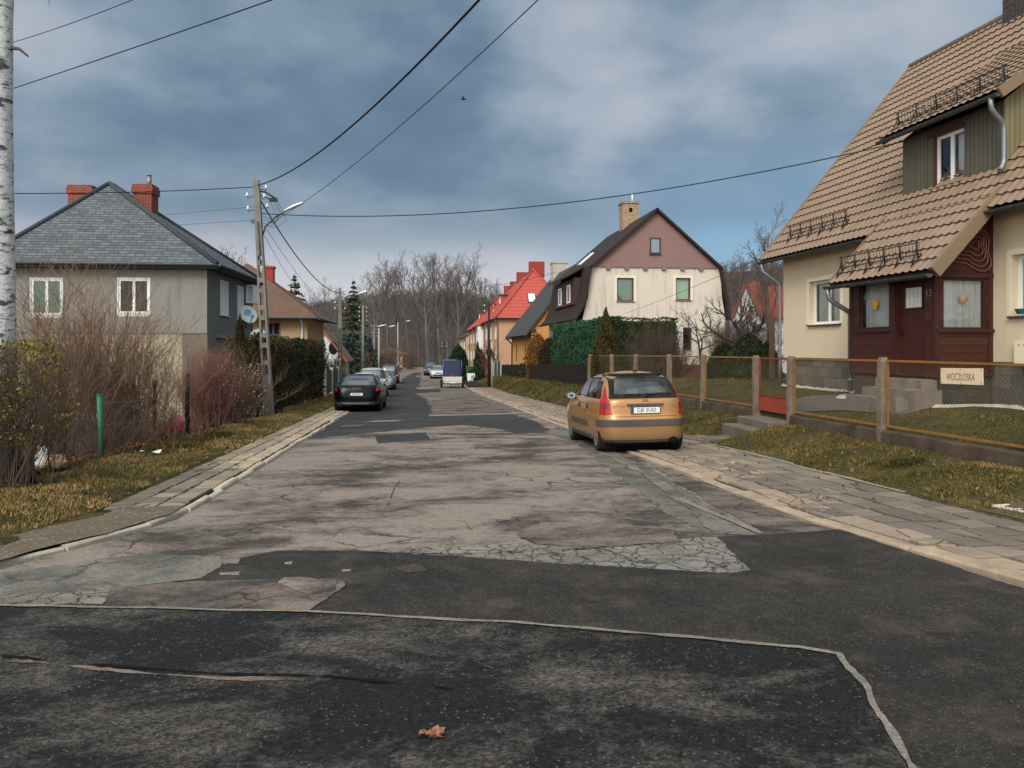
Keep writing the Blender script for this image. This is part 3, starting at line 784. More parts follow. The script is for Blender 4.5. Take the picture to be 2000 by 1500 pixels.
drape('earth_patch', [(6.14, 8.9), (6.15, 7.2), (6.2, 5.5), (6.6, 4.2), (8.0, 4.6), (8.0, 7.2), (7.0, 7.7), (6.5, 8.3)], plain('dark_earth', rgb(92, 78, 66), 0.95, 0.1, var=0.3, scale=9, bump=0.7, bscale=30), 0.008, 0.008, world=True)

# ================================================================ grass: blades on the verges and lawns
GRASS = NT('grass_blades'); _t = GRASS.attr('tint'); _w = GRASS.noise(GRASS.world(), 0.7, 5, 0.6)
_c = GRASS.ramp(_t, (0.0, rgb(50, 48, 26)), (0.4, rgb(82, 78, 38)), (0.7, rgb(118, 100, 58)), (1.0, rgb(156, 130, 88)))
_c = GRASS.mix(GRASS.ramp(_w, (0.5, 0.0), (0.68, 0.75)), _c, GRASS.mix(_t, rgb(104, 84, 48), rgb(168, 134, 84)))
GRASS = GRASS.fin(_c, 0.85, 0.12)
def grass(name, regions, label, bias=0.0):
    rr = random.Random(8); vs, fs, tint = [], [], []
    for (x0, x1, y0, y1, dens, h, test, tb) in regions:
        for _ in range(int((x1 - x0) * (y1 - y0) * dens)):
            x, y = rr.uniform(x0, x1), rr.uniform(y0, y1)
            if test and not test(x, y): continue
            cl = noise.noise(Vector((x * 1.7, y * 1.7, 0.2)))
            if cl < -0.12 and rr.random() < 0.75: continue
            z = gz(x, y) - 0.01 + 0.05 * noise.noise(Vector((x * 0.9, y * 0.9, 3.3)))
            a = rr.uniform(0, 6.283); hh = h * rr.uniform(0.35, 1.3) * (1 + 0.9 * cl); w = hh * rr.uniform(0.10, 0.2) + 0.003; ln = rr.uniform(0.2, 1.3)
            dx, dy = math.cos(a), math.sin(a); b = rr.uniform(0, 6.283); lx, ly = math.cos(b) * ln * hh, math.sin(b) * ln * hh
            o = len(vs); vs += [(x - dx * w, y - dy * w, z), (x + dx * w, y + dy * w, z), (x + lx, y + ly, z + hh)]
            fs.append((o, o + 1, o + 2)); tint.append(min(1, max(0, rr.gauss(0.42 + tb + 0.25 * noise.noise(Vector((x * 0.8, y * 0.8, 7))), 0.2))))
    me = bpy.data.meshes.new(name); me.from_pydata(vs, [], fs); at = me.attributes.new('tint', 'FLOAT', 'FACE'); at.data.foreach_set('value', tint)
    me.materials.append(GRASS); o = bpy.data.objects.new(name, me); COL.objects.link(o)
    return stuff(tag(o, label, 'grass'))
inpath = lambda x, y: PATH_Y[0] - 0.05 < y < PATH_Y[1] + 0.08
grass('grass', [(6.15, 8.1, 7.2, 15.7, 2400, 0.04, lambda x, y: y > 8.4 or noise.noise(Vector((x * 2, y * 2, 0))) > 0.1, 0.02), (6.15, 8.1, 17.85, 36, 800, 0.05, None, -0.12), (6.15, 8.1, 36, 72, 180, 0.10, None, -0.12)], 'short yellow-green grass on the sloping verge below the rusty rail fence')
grass('grass', [(8.35, 10.0, 10.5, 16.0, 800, 0.035, None, -0.08), (8.35, 13, 17.6, 40, 110, 0.06, lambda x, y: x < 10.6 or y > 22.5, -0.12)], 'mown lawn inside the garden fence of the beige house')
grass('grass', [(-5.2, -3.58, 9.6, 15, 2200, 0.04, lambda x, y: x < -3.62 - 0.25 * noise.noise(Vector((y, 0, 0))), 0.34), (-5.6, -3.0, 6.9, 9.6, 2600, 0.04, lambda x, y: x < -3.6 - 0.55 * (y - 9.0) * -0.28, 0.34), (-5.2, -3.55, 15, 34, 700, 0.05, None, 0.36), (-5.2, -3.55, 34, 60, 120, 0.1, None, 0.2)], 'straw coloured winter grass on the verge beside the shrubs')
grass('grass', [(-5.25, -4.3, 14.8, 19, 1300, 0.09, lambda x, y: noise.noise(Vector((x, y, 5))) > -0.25, -0.35)], 'fresh green grass tuft strip in front of the red twigged shrub')

_g = G(1755, 905, gz)
grass('grass', [(_g.x - .5, _g.x + .5, _g.y - .5, _g.y + .5, 2600, 0.07, lambda x, y: math.hypot(x - _g.x, (y - _g.y)) < .42 + .15 * noise.noise(Vector((x * 5, y * 5, 0))), -0.42)], 'dark green grass tuft on the verge below the name board')
# ================================================================ building helpers
V3 = lambda *a: Vector(a)
def wall_plane(mb, O, U, V, N, W, H, holes=(), depth=0.15):
    """a wall face with rectangular openings and their reveals; O lower left corner, U along, V up, N outward"""
    O, U, V, N = Vector(O), Vector(U), Vector(V), Vector(N)
    us = sorted({0.0, W} | {h[0] for h in holes} | {h[2] for h in holes}); vs_ = sorted({0.0, H} | {h[1] for h in holes} | {h[3] for h in holes})
    for a, b in zip(us, us[1:]):
        for c, d in zip(vs_, vs_[1:]):
            m = ((a + b) / 2, (c + d) / 2)
            if any(h[0] < m[0] < h[2] and h[1] < m[1] < h[3] for h in holes): continue
            mb.quad(O + U * a + V * c, O + U * b + V * c, O + U * b + V * d, O + U * a + V * d)
    I = -N * depth
    for (a, c, b, d) in holes:
        p = [O + U * a + V * c, O + U * b + V * c, O + U * b + V * d, O + U * a + V * d]
        for i in range(4): mb.quad(p[i], p[(i + 1) % 4], p[(i + 1) % 4] + I, p[i] + I)

def frame_bars(mb, O, U, V, N, w, h, t, d, cols=1, rows=1):
    """a rectangular frame of bars of width t and depth d, with mullions"""
    O, U, V, N = Vector(O), Vector(U), Vector(V), Vector(N)
    def bar(u0, v0, u1, v1, k=1.0):
        p = [O + U * u0 + V * v0, O + U * u1 + V * v0, O + U * u1 + V * v1, O + U * u0 + V * v1]
        q = [x + N * d * k for x in p]
        mb.add(p + q, [(4, 5, 6, 7), (0, 1, 5, 4), (1, 2, 6, 5), (2, 3, 7, 6), (3, 0, 4, 7)])
    bar(0, 0, w, t); bar(0, h - t, w, h); bar(0, t, t, h - t); bar(w - t, t, w, h - t)
    for i in range(1, cols): bar(w * i / cols - t * .62, t, w * i / cols + t * .62, h - t, 0.9)
    for j in range(1, rows): bar(t, h * j / rows - t * .4, w - t, h * j / rows + t * .4, 0.85)

def window(parent, O, U, V, N, w, h, fm, t=0.06, cols=1, rows=1, curtain=None, sill=None, sill_w=0.08, pane_mat=None, depth=0.5, curtain_span=None):
    O, U, V, N = Vector(O), Vector(U), Vector(V), Vector(N)
    mb = MB(); frame_bars(mb, O, U, V, N, w, h, t, 0.05, cols, rows)
    f = mb.obj('window', fm, parent)
    g = MB(); g.quad(*[O + U * a + V * b + N * 0.02 for a, b in ((t * .8, t * .8), (w - t * .8, t * .8), (w - t * .8, h - t * .8), (t * .8, h - t * .8))])
    g.obj('pane', pane_mat or M['glass'], f)
    if pane_mat is None:
        r = MB(); B = -N * depth
        c = [O + U * a + V * b for a, b in ((0.01, 0.01), (w - .01, 0.01), (w - .01, h - .01), (0.01, h - .01))]
        r.quad(*[x + B for x in c])
        for i in range(4): r.quad(c[i], c[(i + 1) % 4], c[(i + 1) % 4] + B, c[i] + B)
        r.obj('interior', M['dark_inside'], f)
    if curtain is not None:
        for (a0, a1, b0, b1) in (curtain_span or [(t, w - t, t, h - t)]):
            cb = MB(); nf = max(12, int((a1 - a0) * 60))
            cb.grid(lambda u, v: O + U * lerp(a0, a1, u) + V * lerp(b0, b1, v) - N * (0.07 + 0.018 * math.sin(u * (a1 - a0) * 48) + 0.01 * math.sin(u * 23)), nf, 3)
            cb.obj('curtain', curtain, f)
    if sill is not None:
        sb = MB(); a = O - U * 0.04 + N * 0.0
        p = [a - V * .04, a + U * (w + .08) - V * .04]
        k = [p[0], p[1], p[1] + V * .035, p[0] + V * .035]
        sb.add(k + [x + N * (sill_w) - V * 0.012 for x in k], [(0, 1, 2, 3), (4, 5, 6, 7), (0, 1, 5, 4), (1, 2, 6, 5), (2, 3, 7, 6), (3, 0, 4, 7)])
        sb.obj('sill', sill, f)
    return f

def tile_sheet(mb, O, U, S, N, L, H, pitch=0.21, row=0.34, amp=0.020, nose=0.04, u_of=None):
    """pressed tile sheets: rolls running up the slope, a stepped nose on every course. u_of(s) -> (u0, u1) limits the sheet along U"""
    O, U, S, N = Vector(O), Vector(U), Vector(S), Vector(N)
    nr = int(math.ceil(H / row)); per = 6
    svals = []
    for r in range(nr):
        for f, hgt in ((-.05, nose), (0.5, nose * .5), (1.02, 0.0)):
            s = max(0.0, (r + f) * row)
            if (r + f) * row <= H + .05: svals.append((s, hgt))
    nu = int(L / pitch) * per + 1
    vs = []
    for s, hgt in svals:
        a, b = (0, L) if u_of is None else u_of(s)
        for i in range(nu):
            u = a + (b - a) * i / (nu - 1); q = u / pitch; fr = q - math.floor(q)
            z = amp * (math.sin(math.pi * min(fr / 0.6, 1.0)) if fr < 0.6 else -0.25 * math.sin(math.pi * (fr - 0.6) / 0.4))
            vs.append(O + U * u + S * (s + 0.006 * math.sin(q * 6.283)) + N * (hgt + z + 0.02))
    n = len(svals)
    for j in range(n - 1):   # every course its own smooth strip, the risers crisp between them
        mb.add(vs[j * nu:(j + 2) * nu], [(i, i + 1, nu + i + 1, nu + i) for i in range(nu - 1)], True)

def gutter(parent, a, b, r=0.07, m=None, name='gutter'):
    mb = MB(); a, b = Vector(a), Vector(b); t = (b - a).normalized(); up = Vector((0, 0, 1)); s = t.cross(up).normalized()
    n = 9
    for (rr_, flip) in ((r, 0), (r - 0.012, 1)):
        vs = [];
        for e in (a, b):
            for i in range(n):
                an = math.pi * i / (n - 1); vs.append(e + s * math.cos(an) * rr_ - up * math.sin(an) * rr_)
        mb.add(vs, [(i, i + 1, n + i + 1, n + i) for i in range(n - 1)], True)
    k = max(2, int((b - a).length / 0.7))
    for i in range(1, k):
        c = a.lerp(b, i / k); mb.tube([c + s * math.cos(math.pi * j / 8) * (r + .006) - up * math.sin(math.pi * j / 8) * (r + .006) for j in range(9)], 0.008, 4)
    for e in (a, b):
        mb.add([e + s * math.cos(math.pi * i / 8) * r - up * math.sin(math.pi * i / 8) * r for i in range(9)], [tuple(range(9))])
    return mb.obj(name, m or M['dark_zinc'], parent, recalc=False)

def downpipe(parent, pts, r=0.05, m=None):
    mb = MB(); pts = [Vector(p) for p in pts]; sm = []
    for i, p in enumerate(pts):
        if 0 < i < len(pts) - 1:
            a = p + (pts[i - 1] - p).normalized() * min(r * 1.8, (pts[i - 1] - p).length * .4); b = p + (pts[i + 1] - p).normalized() * min(r * 1.8, (pts[i + 1] - p).length * .4)
            sm += [a, (a + b + p * 2) / 4, b]
        else: sm.append(p)
    mb.tube(sm, r, 10)
    for i in range(len(pts) - 1):
        L = (pts[i + 1] - pts[i]).length
        if L > 0.8:
            for f in (0.15, 0.85):
                c = pts[i].lerp(pts[i + 1], f); d = (pts[i + 1] - pts[i]).normalized() * .02; mb.tube([c - d, c + d], r + .008, 10)
    return mb.obj('downspout', m or M['zinc'], parent)

def snow_guard(parent, a, b, S, N, h=0.20, m=None, nsup=6, nbar=22):
    """lattice rail that holds back snow: two rails, thin uprights, sturdier brackets"""
    mb = MB(); a, b, N, S = Vector(a), Vector(b), Vector(N), Vector(S); up = (N * 0.25 + Vector((0, 0, 1))).normalized(); h *= 1.35
    for f in (0.30, 1.0): mb.tube([a + up * h * f, b + up * h * f], 0.011, 5)
    for i in range(nbar + 1):
        p = a.lerp(b, i / nbar); mb.tube([p + up * h * 0.22, p + up * h * 1.05], 0.006, 4)
    for i in range(nsup):
        p = a.lerp(b, (i + 0.12) / (nsup - 0.76)); mb.tube([p + N * .03, p + up * h * 1.12], 0.016, 5); mb.tube([p - S * 0.20 + N * .03, p + up * h * .75], 0.012, 5); mb.tube([p + S * 0.12 + N * .03, p - S * 0.24 + N * .03], 0.012, 5)
    return mb.obj('snow_guard', m or M['black_metal'], parent)

# ================================================================ the beige house on the right
TH = rad(2.69)
def build_right_house():
    base = P(1530, 680, 23.0)
    h = thing('beige_house', 'beige rendered house with brown tiled roof, green dormer and dark red wooden porch', 'house', (base.x, base.y, 0), (0, 0, TH))
    inv = Matrix.Rotation(-TH, 3, 'Z')
    def hit(px, py, n, d0):
        """pixel ray met with the plane n.p = d0 of the house's own frame"""
        r = inv @ ray(px, py); o = inv @ (Vector((0, 0, CAMZ)) - Vector((base.x, base.y, 0)))
        t = (d0 - o.dot(n)) / r.dot(n); return o + r * t
    cream = render_wall('cream_render', rgb(216, 198, 170), 0.25, 60, 0.22, rgb(176, 156, 130), 0.06)
    roofm = NT('brown_tile_sheet'); v = roofm.objco()
    c = roofm.mix(roofm.noise(v, 0.8, 6, 0.65), rgb(124, 102, 84), rgb(150, 126, 106))
    c = roofm.mix(roofm.math('MULTIPLY', roofm.ramp(roofm.noise(v, 5, 5, 0.7), (0.48, 0.0), (0.72, 1.0)), 0.45), c, rgb(104, 84, 68))
    c = roofm.mix(roofm.math('MULTIPLY', roofm.ramp(roofm.noise(v, 1.7, 7, 0.75), (0.56, 0.0), (0.7, 1.0)), 0.4), c, rgb(92, 82, 66))
    roofm = roofm.fin(c, 0.6, 0.3)
    dark_wood = planks('porch_boards', rgb(70, 36, 28), 2, 0.165, 0.085, 0.45, 0.45, 0.4)
    door_m = plain('porch_door_paint', rgb(66, 28, 22), 0.4, 0.4, var=0.12, scale=3)
    trim_m = plain('porch_trim', rgb(60, 28, 24), 0.5, 0.4, var=0.2, scale=6)
    green_b = planks('dormer_boards', rgb(100, 96, 84), 1, 0.115, 0.10, 0.7, 0.08, 0.2)
    green_c = planks('dormer_cheek_boards', rgb(130, 122, 92), 0, 0.115, 0.10, 0.7, 0.08, 0.2)
    stone = bricks('plinth_stone', rgb(116, 108, 98), rgb(84, 78, 72), rgb(96, 90, 82), 0.55, 0.27, 0.014, rough=0.9, bump=0.9)
    stone_d = bricks('plinth_stone_dark', rgb(80, 74, 68), rgb(58, 54, 50), rgb(76, 70, 64), 0.5, 0.26, 0.014, rough=0.9, bump=0.9)
    soff = plain('soffit_brown', rgb(70, 56, 46), 0.7, 0.2)
    fascia = plain('fascia', rgb(124, 104, 82), 0.6, 0.3, var=0.1)
    LEN = 15.0; DEP = 9.2
    W0, W1 = 1.33, 4.36
    U = V3(0, -1, 0); Z = V3(0, 0, 1); NX = V3(-1, 0, 0)
    # walls (facade x = 0, running towards -y)
    mb = MB()
    lw = (1.40, 2.26 - W0, 2.88, 3.46 - W0); rw = (8.42, 2.22 - W0, 9.9, 3.38 - W0)
    wall_plane(mb, (0, 0, W0), U, Z, NX, LEN, W1 - W0, [lw, rw], 0.22)
    pk = 4.85 + 1.216 * 4.6
    for y, s in ((0, 1), (-LEN, -1)):
        poly = [V3(0, y, W0), V3(DEP, y, W0), V3(DEP, y, 4.7), V3(DEP / 2, y, pk - 0.15), V3(0, y, 4.7)]
        mb.add(poly, [(0, 1, 2, 3, 4)])
    mb.add([V3(DEP, 0, W0), V3(DEP, -LEN, W0), V3(DEP, -LEN, 4.7), V3(DEP, 0, 4.7)], [(0, 1, 2, 3)])
    mb.add([V3(0, 0, W0), V3(.10, 0, W0), V3(.10, -LEN, W0), V3(0, -LEN, W0)], [(0, 1, 2, 3)])
    mb.obj('wall', cream, h)
    mb = MB(); mb.box2((0.07, -LEN + .07, 0.1), (DEP - .07, -0.07, W0 - .004)); mb.obj('plinth', stone, h)
    # pale surrounds of the two facade openings
    for (a, c0, b, d) in (lw, rw):
        mb = MB()
        for (u0, v0, u1, v1) in ((a - .11, c0, a, d + .11), (b, c0, b + .11, d + .11), (a, d, b, d + .11)):
            mb.box2((-0.012, -u0, W0 + v0), (-0.0005, -u1, W0 + v1))
        mb.obj('window_surround', render_wall('surround', rgb(232, 220, 196), 0.1, 60, var=0.03), h)
    window(h, (0.20, -lw[0] - .0, W0 + lw[1]), U, Z, NX, lw[2] - lw[0], lw[3] - lw[1], M['white_plastic'], 0.075, 2, 1, M['curtain'], soff, 0.27)
    window(h, (0.20, -rw[0], W0 + rw[1]), U, Z, NX, rw[2] - rw[0], rw[3] - rw[1], M['white_plastic'], 0.075, 2, 1, M['curtain'], soff, 0.27)
    # main roof
    sl = math.hypot(1, 1.216); S = V3(1 / sl, 0, 1.216 / sl); N = V3(-1.216 / sl, 0, 1 / sl)
    O = V3(-0.5, 0.42, 4.24); RL = LEN + 0.84; RH = 5.1 * sl
    mb = MB(); tile_sheet(mb, O, U, S, N, RL, RH)
    # back slope, plain
    O2 = V3(DEP + .5, 0.42, 4.24); S2 = V3(-S.x, 0, S.z)
    mb.quad(O2, O2 + U * RL, O2 + U * RL + S2 * RH, O2 + S2 * RH)
    roof = mb.obj('roof', roofm, h, recalc=False)
    mb = MB()   # underside, verge boards, ridge
    mb.quad(O - N * .10, O + U * RL - N * .10, O + U * RL + S * RH - N * .10, O + S * RH - N * .10)
    mb.quad(O2 - V3(0, 0, .12), O2 + U * RL - V3(0, 0, .12), O2 + U * RL + S2 * RH - V3(0, 0, .12), O2 + S2 * RH - V3(0, 0, .12))
    for s0, s1 in ((0.0, 4.62), (7.9 + .42, RL)):
        mb.quad(O + U * s0 - N * .1, O + U * s1 - N * .1, O + U * s1 + N * .01, O + U * s0 + N * .01)
    mb.quad(V3(-.5, .42, 4.19), V3(-.5, -LEN - .42, 4.19), V3(0.02, -LEN - .42, 4.34), V3(.02, .42, 4.34))
    mb.obj('soffit', soff, roof)
    for y in (0.42, -LEN - .42):
        mb = MB()
        for (OO, SS, NN) in ((V3(-.5, y, 4.24), S, N), (V3(DEP + .5, y, 4.24), S2, V3(-N.x, 0, N.z))):
            p = [OO + NN * .085, OO + SS * RH + NN * .085, OO + SS * RH - NN * .13, OO - NN * .13]
            mb.add([q + V3(0, .03, 0) for q in p] + [q - V3(0, .09, 0) for q in p], [(0, 1, 2, 3), (4, 5, 6, 7), (0, 1, 5, 4), (2, 3, 7, 6), (1, 2, 6, 5), (3, 0, 4, 7)])
        mb.obj('verge_board', fascia, roof)
    mb = MB(); rz = 4.24 + 5.1 * 1.216
    mb.tube([V3(DEP / 2, .44, rz + .02), V3(DEP / 2, -LEN - .44, rz + .02)], 0.12, 8); mb.obj('ridge_cap', roofm, roof)
    # chimney
    mb = MB(); mb.box2((4.25, -4.6, 9.3), (5.0, -3.55, 11.5)); mb.box2((4.19, -4.66, 11.5), (5.06, -3.49, 11.62)); mb.box2((4.15, -4.7, 11.62), (5.1, -3.45, 11.74))
    mb.obj('chimney', bricks('chimney_brick_dark', rgb(70, 62, 62), rgb(54, 48, 50), rgb(88, 80, 78), 0.25, 0.08, 0.010), roof)
    gutter(h, (-.56, .44, 4.20), (-.56, -4.62, 4.20)); gutter(h, (-.56, -8.36, 4.20), (-.56, -LEN - .4, 4.20))
    downpipe(h, [(-.56, .25, 4.14), (-.56, .25, 3.93), (-.10, .02, 3.52), (-.10, .02, 1.2), (-.10, .02, 0.5)])
    # snow guards on the main slope
    g0 = hit(1545, 465, N, O.dot(N) + .03); g1 = hit(1657, 437, N, O.dot(N) + .03)
    s_m = ((g0 - O).dot(S) + (g1 - O).dot(S)) / 2
    pa = O + U * (g0 - O).dot(U) + S * s_m; pb = O + U * (g1 - O).dot(U) + S * s_m
    snow_guard(h, pa + N * .03, pb + N * .03, S, N, 0.24)
    # ---- dormer
    x0, ya, yb, zb, zt = 0.22, -5.03, -8.0, 4.95, 6.5
    d = MB(); dh = (6.04 + ya, 5.16 - zb, 6.95 + ya, 6.28 - zb)
    wall_plane(d, (x0, ya, zb), U, Z, NX, ya - yb, zt - zb, [dh], 0.16)
    dorm = d.obj('dormer', green_b, h)
    mk = lambda x: 4.85 + 1.216 * x
    dz = lambda x: 6.55 + 0.67 * (x + .2)
    xe = (6.55 + .134 - 4.85) / (1.216 - .67)
    for y in (ya, yb):
        d = MB(); d.add([V3(x0, y, mk(x0)), V3(x0, y, zt), V3(xe, y, mk(xe))], [(0, 1, 2)])
        d.obj('cheek', green_c, dorm)
    red = plain('reveal_red', rgb(78, 44, 36), 0.6, 0.3)
    d = MB(); yy0, yy1 = -6.04, -6.95
    d.box2((x0 - .004, yy0 + .0, 5.16), (x0 + .15, yy0 - .02, 6.28)); d.box2((x0 - .05, yy0 + .14, 6.29), (x0 - .003, yy1 - .02, 6.36)); d.box2((x0 - .07, yy0 + .12, 5.08), (x0 - .003, yy1 + .0, 5.14)); d.obj('window_reveal', red, dorm)
    window(dorm, (x0 + .13, yy0 - .02, 5.16), U, Z, NX, .89, 1.12, M['white_plastic'], 0.07, 2, 1, M['curtain'], None, curtain_span=[(.5, .82, .07, 1.05)])
    # dormer roof
    dsl = math.hypot(1, .67); SD = V3(1 / dsl, 0, .67 / dsl); ND = V3(-.67 / dsl, 0, 1 / dsl)
    OD = V3(-.16, ya + .28, 6.55); LD = ya - yb + .56; HD = (xe + .16) * dsl
    d = MB(); tile_sheet(d, OD, U, SD, ND, LD, HD)
    dr = d.obj('dormer_roof', roofm, dorm, recalc=False)
    d = MB(); e1 = OD + U * LD
    p = [OD - ND * .1, e1 - ND * .1, e1 + SD * HD - ND * .1, OD + SD * HD - ND * .1]; d.quad(*p); d.quad(OD - ND * .1, e1 - ND * .1, e1 + ND * .01, OD + ND * .01)
    d.obj('soffit', soff, dr)
    for e in (OD, e1):
        d = MB(); p = [e + ND * .075, e + SD * (HD + .1) + ND * .075, e + SD * (HD + .1) - ND * .13, e - ND * .13]
        d.add([q + V3(0, .02, 0) for q in p] + [q - V3(0, .05, 0) for q in p], [(0, 1, 2, 3), (4, 5, 6, 7), (0, 1, 5, 4), (2, 3, 7, 6), (1, 2, 6, 5), (3, 0, 4, 7)])
        d.obj('verge_board', fascia, dr)
    gutter(dorm, (-.22, ya + .32, 6.50), (-.22, yb - .34, 6.50), 0.065)
    downpipe(dorm, [(-.22, yb - .16, 6.47), (-.22, yb - .16, 6.25), (.10, yb - .13, 5.98), (.10, yb - .13, 5.22), (-.02, yb - .16, 5.06)], 0.05, M['zinc'])
    a = OD + SD * .42 + U * .15; b = OD + SD * .42 + U * (LD - .12); snow_guard(dorm, a + ND * .03, b + ND * .03, SD, ND, 0.24, None, 6, 34)
    # ---- porch
    px, pa_, pb_, pz = -1.27, -5.22, -7.96, 1.04
    fr = MB()
    win = (0.33, 2.02 - pz, 1.36, 3.04 - pz); dor = (1.62, 0.02, 2.44, 3.10 - pz)
    wall_plane(fr, (px, pa_, pz), U, Z, NX, pa_ - pb_, 3.34 - pz, [win, dor], 0.10)
    sw = (0.17, 1.98 - pz, 1.13, 2.96 - pz)      # side wall seen from the street corner
    wall_plane(fr, (px, pb_, pz), V3(1, 0, 0), Z, V3(0, -1, 0), 1.27, 3.34 - pz, [sw], 0.08)
    fr.add([V3(px, pa_, pz), V3(0, pa_, pz), V3(0, pa_, 4.7), V3(px, pa_, 3.34)], [(0, 1, 2, 3)])
    porch = fr.obj('porch', dark_wood, h)
    t = MB(); t.add([V3(px, pb_ - .004, 3.12), V3(0, pb_ - .004, 3.12), V3(0, pb_ - .004, 4.72), V3(px, pb_ - .004, 3.42)], [(0, 1, 2, 3)])
    for p0, p1 in (((px - .012, pa_ + .02, pz), (px + .10, pa_ - .09, 3.4)), ((px - .02, pb_ - .02, pz - .02), (px + .09, pb_ + .09, 3.4)), ((-.10, pb_ - .016, pz), (0.0, pb_ + .03, 4.4)), ((px - .03, -6.66, pz), (px + .02, -6.80, 3.2)),
                   ((px - .05, -5.50, 1.95), (px, -6.66, 2.0)), ((px + .02, pb_ - .06, 1.91), (-.0, pb_ - .006, 1.97)), ((px + .02, pb_ - .03, 2.985), (-.0, pb_ - .007, 3.06))): t.box2(p0, p1)
    t.obj('porch_trim', trim_m, porch)
    # carved board: rounded triangular rings
    t = MB(); c0 = V3(-.50, pb_ - .02, 3.48)
    for kk, sc in enumerate((1.0, .82, .64, .44, .22)):
        pts = []
        for i in range(49):
            a = 2 * math.pi * i / 48; rr_ = .46 * sc * (1 + .24 * math.cos(3 * (a - 1.15)) + 0.04 * math.sin(5 * a + kk))
            pts.append(c0 + V3(math.cos(a) * rr_ * 1.05 + .10 * (1 - sc), -0.006, math.sin(a) * rr_ * .82 + .12 * (1 - sc) + .05))
        t.tube(pts, 0.013, 5)
    t.obj('carving', plain('carving_varnish', rgb(120, 74, 60), 0.25, 0.6, var=0.2), porch)
    window(porch, (px + .08, pa_ - win[0], pz + win[1]), U, Z, NX, win[2] - win[0], win[3] - win[1], trim_m, 0.04, 1, 1, M['lace'], None, depth=.35)
    window(porch, (px + sw[0], pb_ + .07, pz + sw[1]), V3(1, 0, 0), Z, V3(0, -1, 0), sw[2] - sw[0], sw[3] - sw[1], trim_m, 0.03, 1, 1, M['lace'], None, depth=.35)
    # door with a small curtained light
    dm = MB(); dw = dor[2] - dor[0]; dlo = (0.14, 2.40 - pz - dor[1], dw - .12, 2.86 - pz - dor[1])
    wall_plane(dm, (px + .07, pa_ - dor[0], pz + dor[1]), U, Z, NX, dw, dor[3] - dor[1], [dlo], 0.04)
    door = dm.obj('door', door_m, porch)
    window(door, (px + .10, pa_ - dor[0] - dlo[0], pz + dor[1] + dlo[1]), U, Z, NX, dlo[2] - dlo[0], dlo[3] - dlo[1], trim_m, 0.025, 1, 1, None, None, pane_mat=M['lace'])
    hb = MB(); yy = pa_ - dor[0] - .07; hb.tube([(px + .07, yy, 1.98), (px + .0, yy, 1.98), (px + .0, yy - .11, 1.98)], .011, 6); hb.box((px + .062, yy, 1.95), (.012, .035, .2)); hb.obj('handle', M['black_metal'], door)
    text_obj('house_number', '13', 0.20, plain('number_brass', rgb(150, 132, 120), 0.4, 0.4, 0.2), porch, (px - .012, -7.79, 2.68), (rad(90), 0, rad(-90)), 0.006)
    # stars hung in the porch windows
    def star(name, c, r, m, ax):
        sb = MB(); pts = []
        for i in range(16):
            a = math.pi * i / 8 + .2; q = r if i % 2 == 0 else r * .66
            pts.append((math.cos(a) * q, math.sin(a) * q))
        o = len(sb.v)
        for sgn in (1, -1):
            ring = [V3(0, p[0], p[1]) if ax == 0 else V3(p[0], 0, p[1]) for p in pts]
            apex = V3(sgn * .03, 0, 0) if ax == 0 else V3(0, sgn * .03, 0)
            sb.add([c + q for q in ring] + [c + apex], [(i, (i + 1) % 16, 16) for i in range(16)])
        sb.obj(name, m, porch)
    star('star_ornament', V3(px + .055, -6.02, 2.56), .135, plain('star_yellow', rgb(214, 164, 40), 0.6, 0.3), 0)
    star('star_ornament', V3(-.60, pb_ + .045, 2.58), .125, plain('star_tan', rgb(150, 126, 100), 0.7, 0.3), 1)
    # porch roof: the main slope carried down over the porch
    kp = 1.06; ksl = math.hypot(1, kp); SP = V3(1 / ksl, 0, kp / ksl); NP = V3(-kp / ksl, 0, 1 / ksl)
    OP = V3(-1.66, -5.02, 3.06); LP = 3.36; HP = 1.50 * ksl
    r = MB(); tile_sheet(r, OP, U, SP, NP, LP, HP)
    pr = r.obj('porch_roof', roofm, porch, recalc=False)
    r = MB(); e1 = OP + U * LP
    r.quad(OP - NP * .09, e1 - NP * .09, e1 + SP * HP - NP * .09, OP + SP * HP - NP * .09); r.quad(OP - NP * .09, e1 - NP * .09, e1 + NP * .01, OP + NP * .01); r.obj('soffit', soff, pr)
    for e, th in ((OP, .02), (e1, .10)):
        r = MB(); p = [e + NP * .085, e + SP * HP + NP * .085, e + SP * HP - NP * .16, e - NP * .16]
        r.add([q + V3(0, th / 2, 0) for q in p] + [q - V3(0, th / 2, 0) for q in p], [(0, 1, 2, 3), (4, 5, 6, 7), (0, 1, 5, 4), (2, 3, 7, 6), (1, 2, 6, 5), (3, 0, 4, 7)])
        r.obj('verge_board', fascia, pr)
    gutter(porch, (-1.74, -4.98, 3.02), (-1.74, -8.40, 3.00), 0.075)
    downpipe(porch, [(-1.74, -5.08, 2.98), (-1.74, -5.08, 2.74), (-1.34, -5.16, 2.48), (-1.20, -5.12, 2.42), (-1.20, -5.12, .6)], .055)
    a = OP + SP * .38 + U * .10; b = OP + SP * .38 + U * (LP - .62); snow_guard(porch, a + NP * .03, b + NP * .03, SP, NP, 0.24, None, 6, 26)
    q = MB(); q.box2((px + .06, pb_ + .05, .1), (-.0, pa_ - .05, pz - .004)); q.obj('porch_plinth', stone_d, porch)
    # cream meter cabinet on the wall
    q = MB(); q.box2((-.14, -8.62, 1.30), (-.001, -9.5, 1.74)); cab = q.obj('meter_cabinet', plain('cabinet_cream', rgb(226, 214, 184), 0.5, 0.3, var=0.04), h, bevel=0.008)
    q = MB()
    for i in range(6): q.box((-.145, -8.74 - i * .12, 1.66), (.006, .03, .014))
    q.obj('vent_hole', M['dark_inside'], cab)
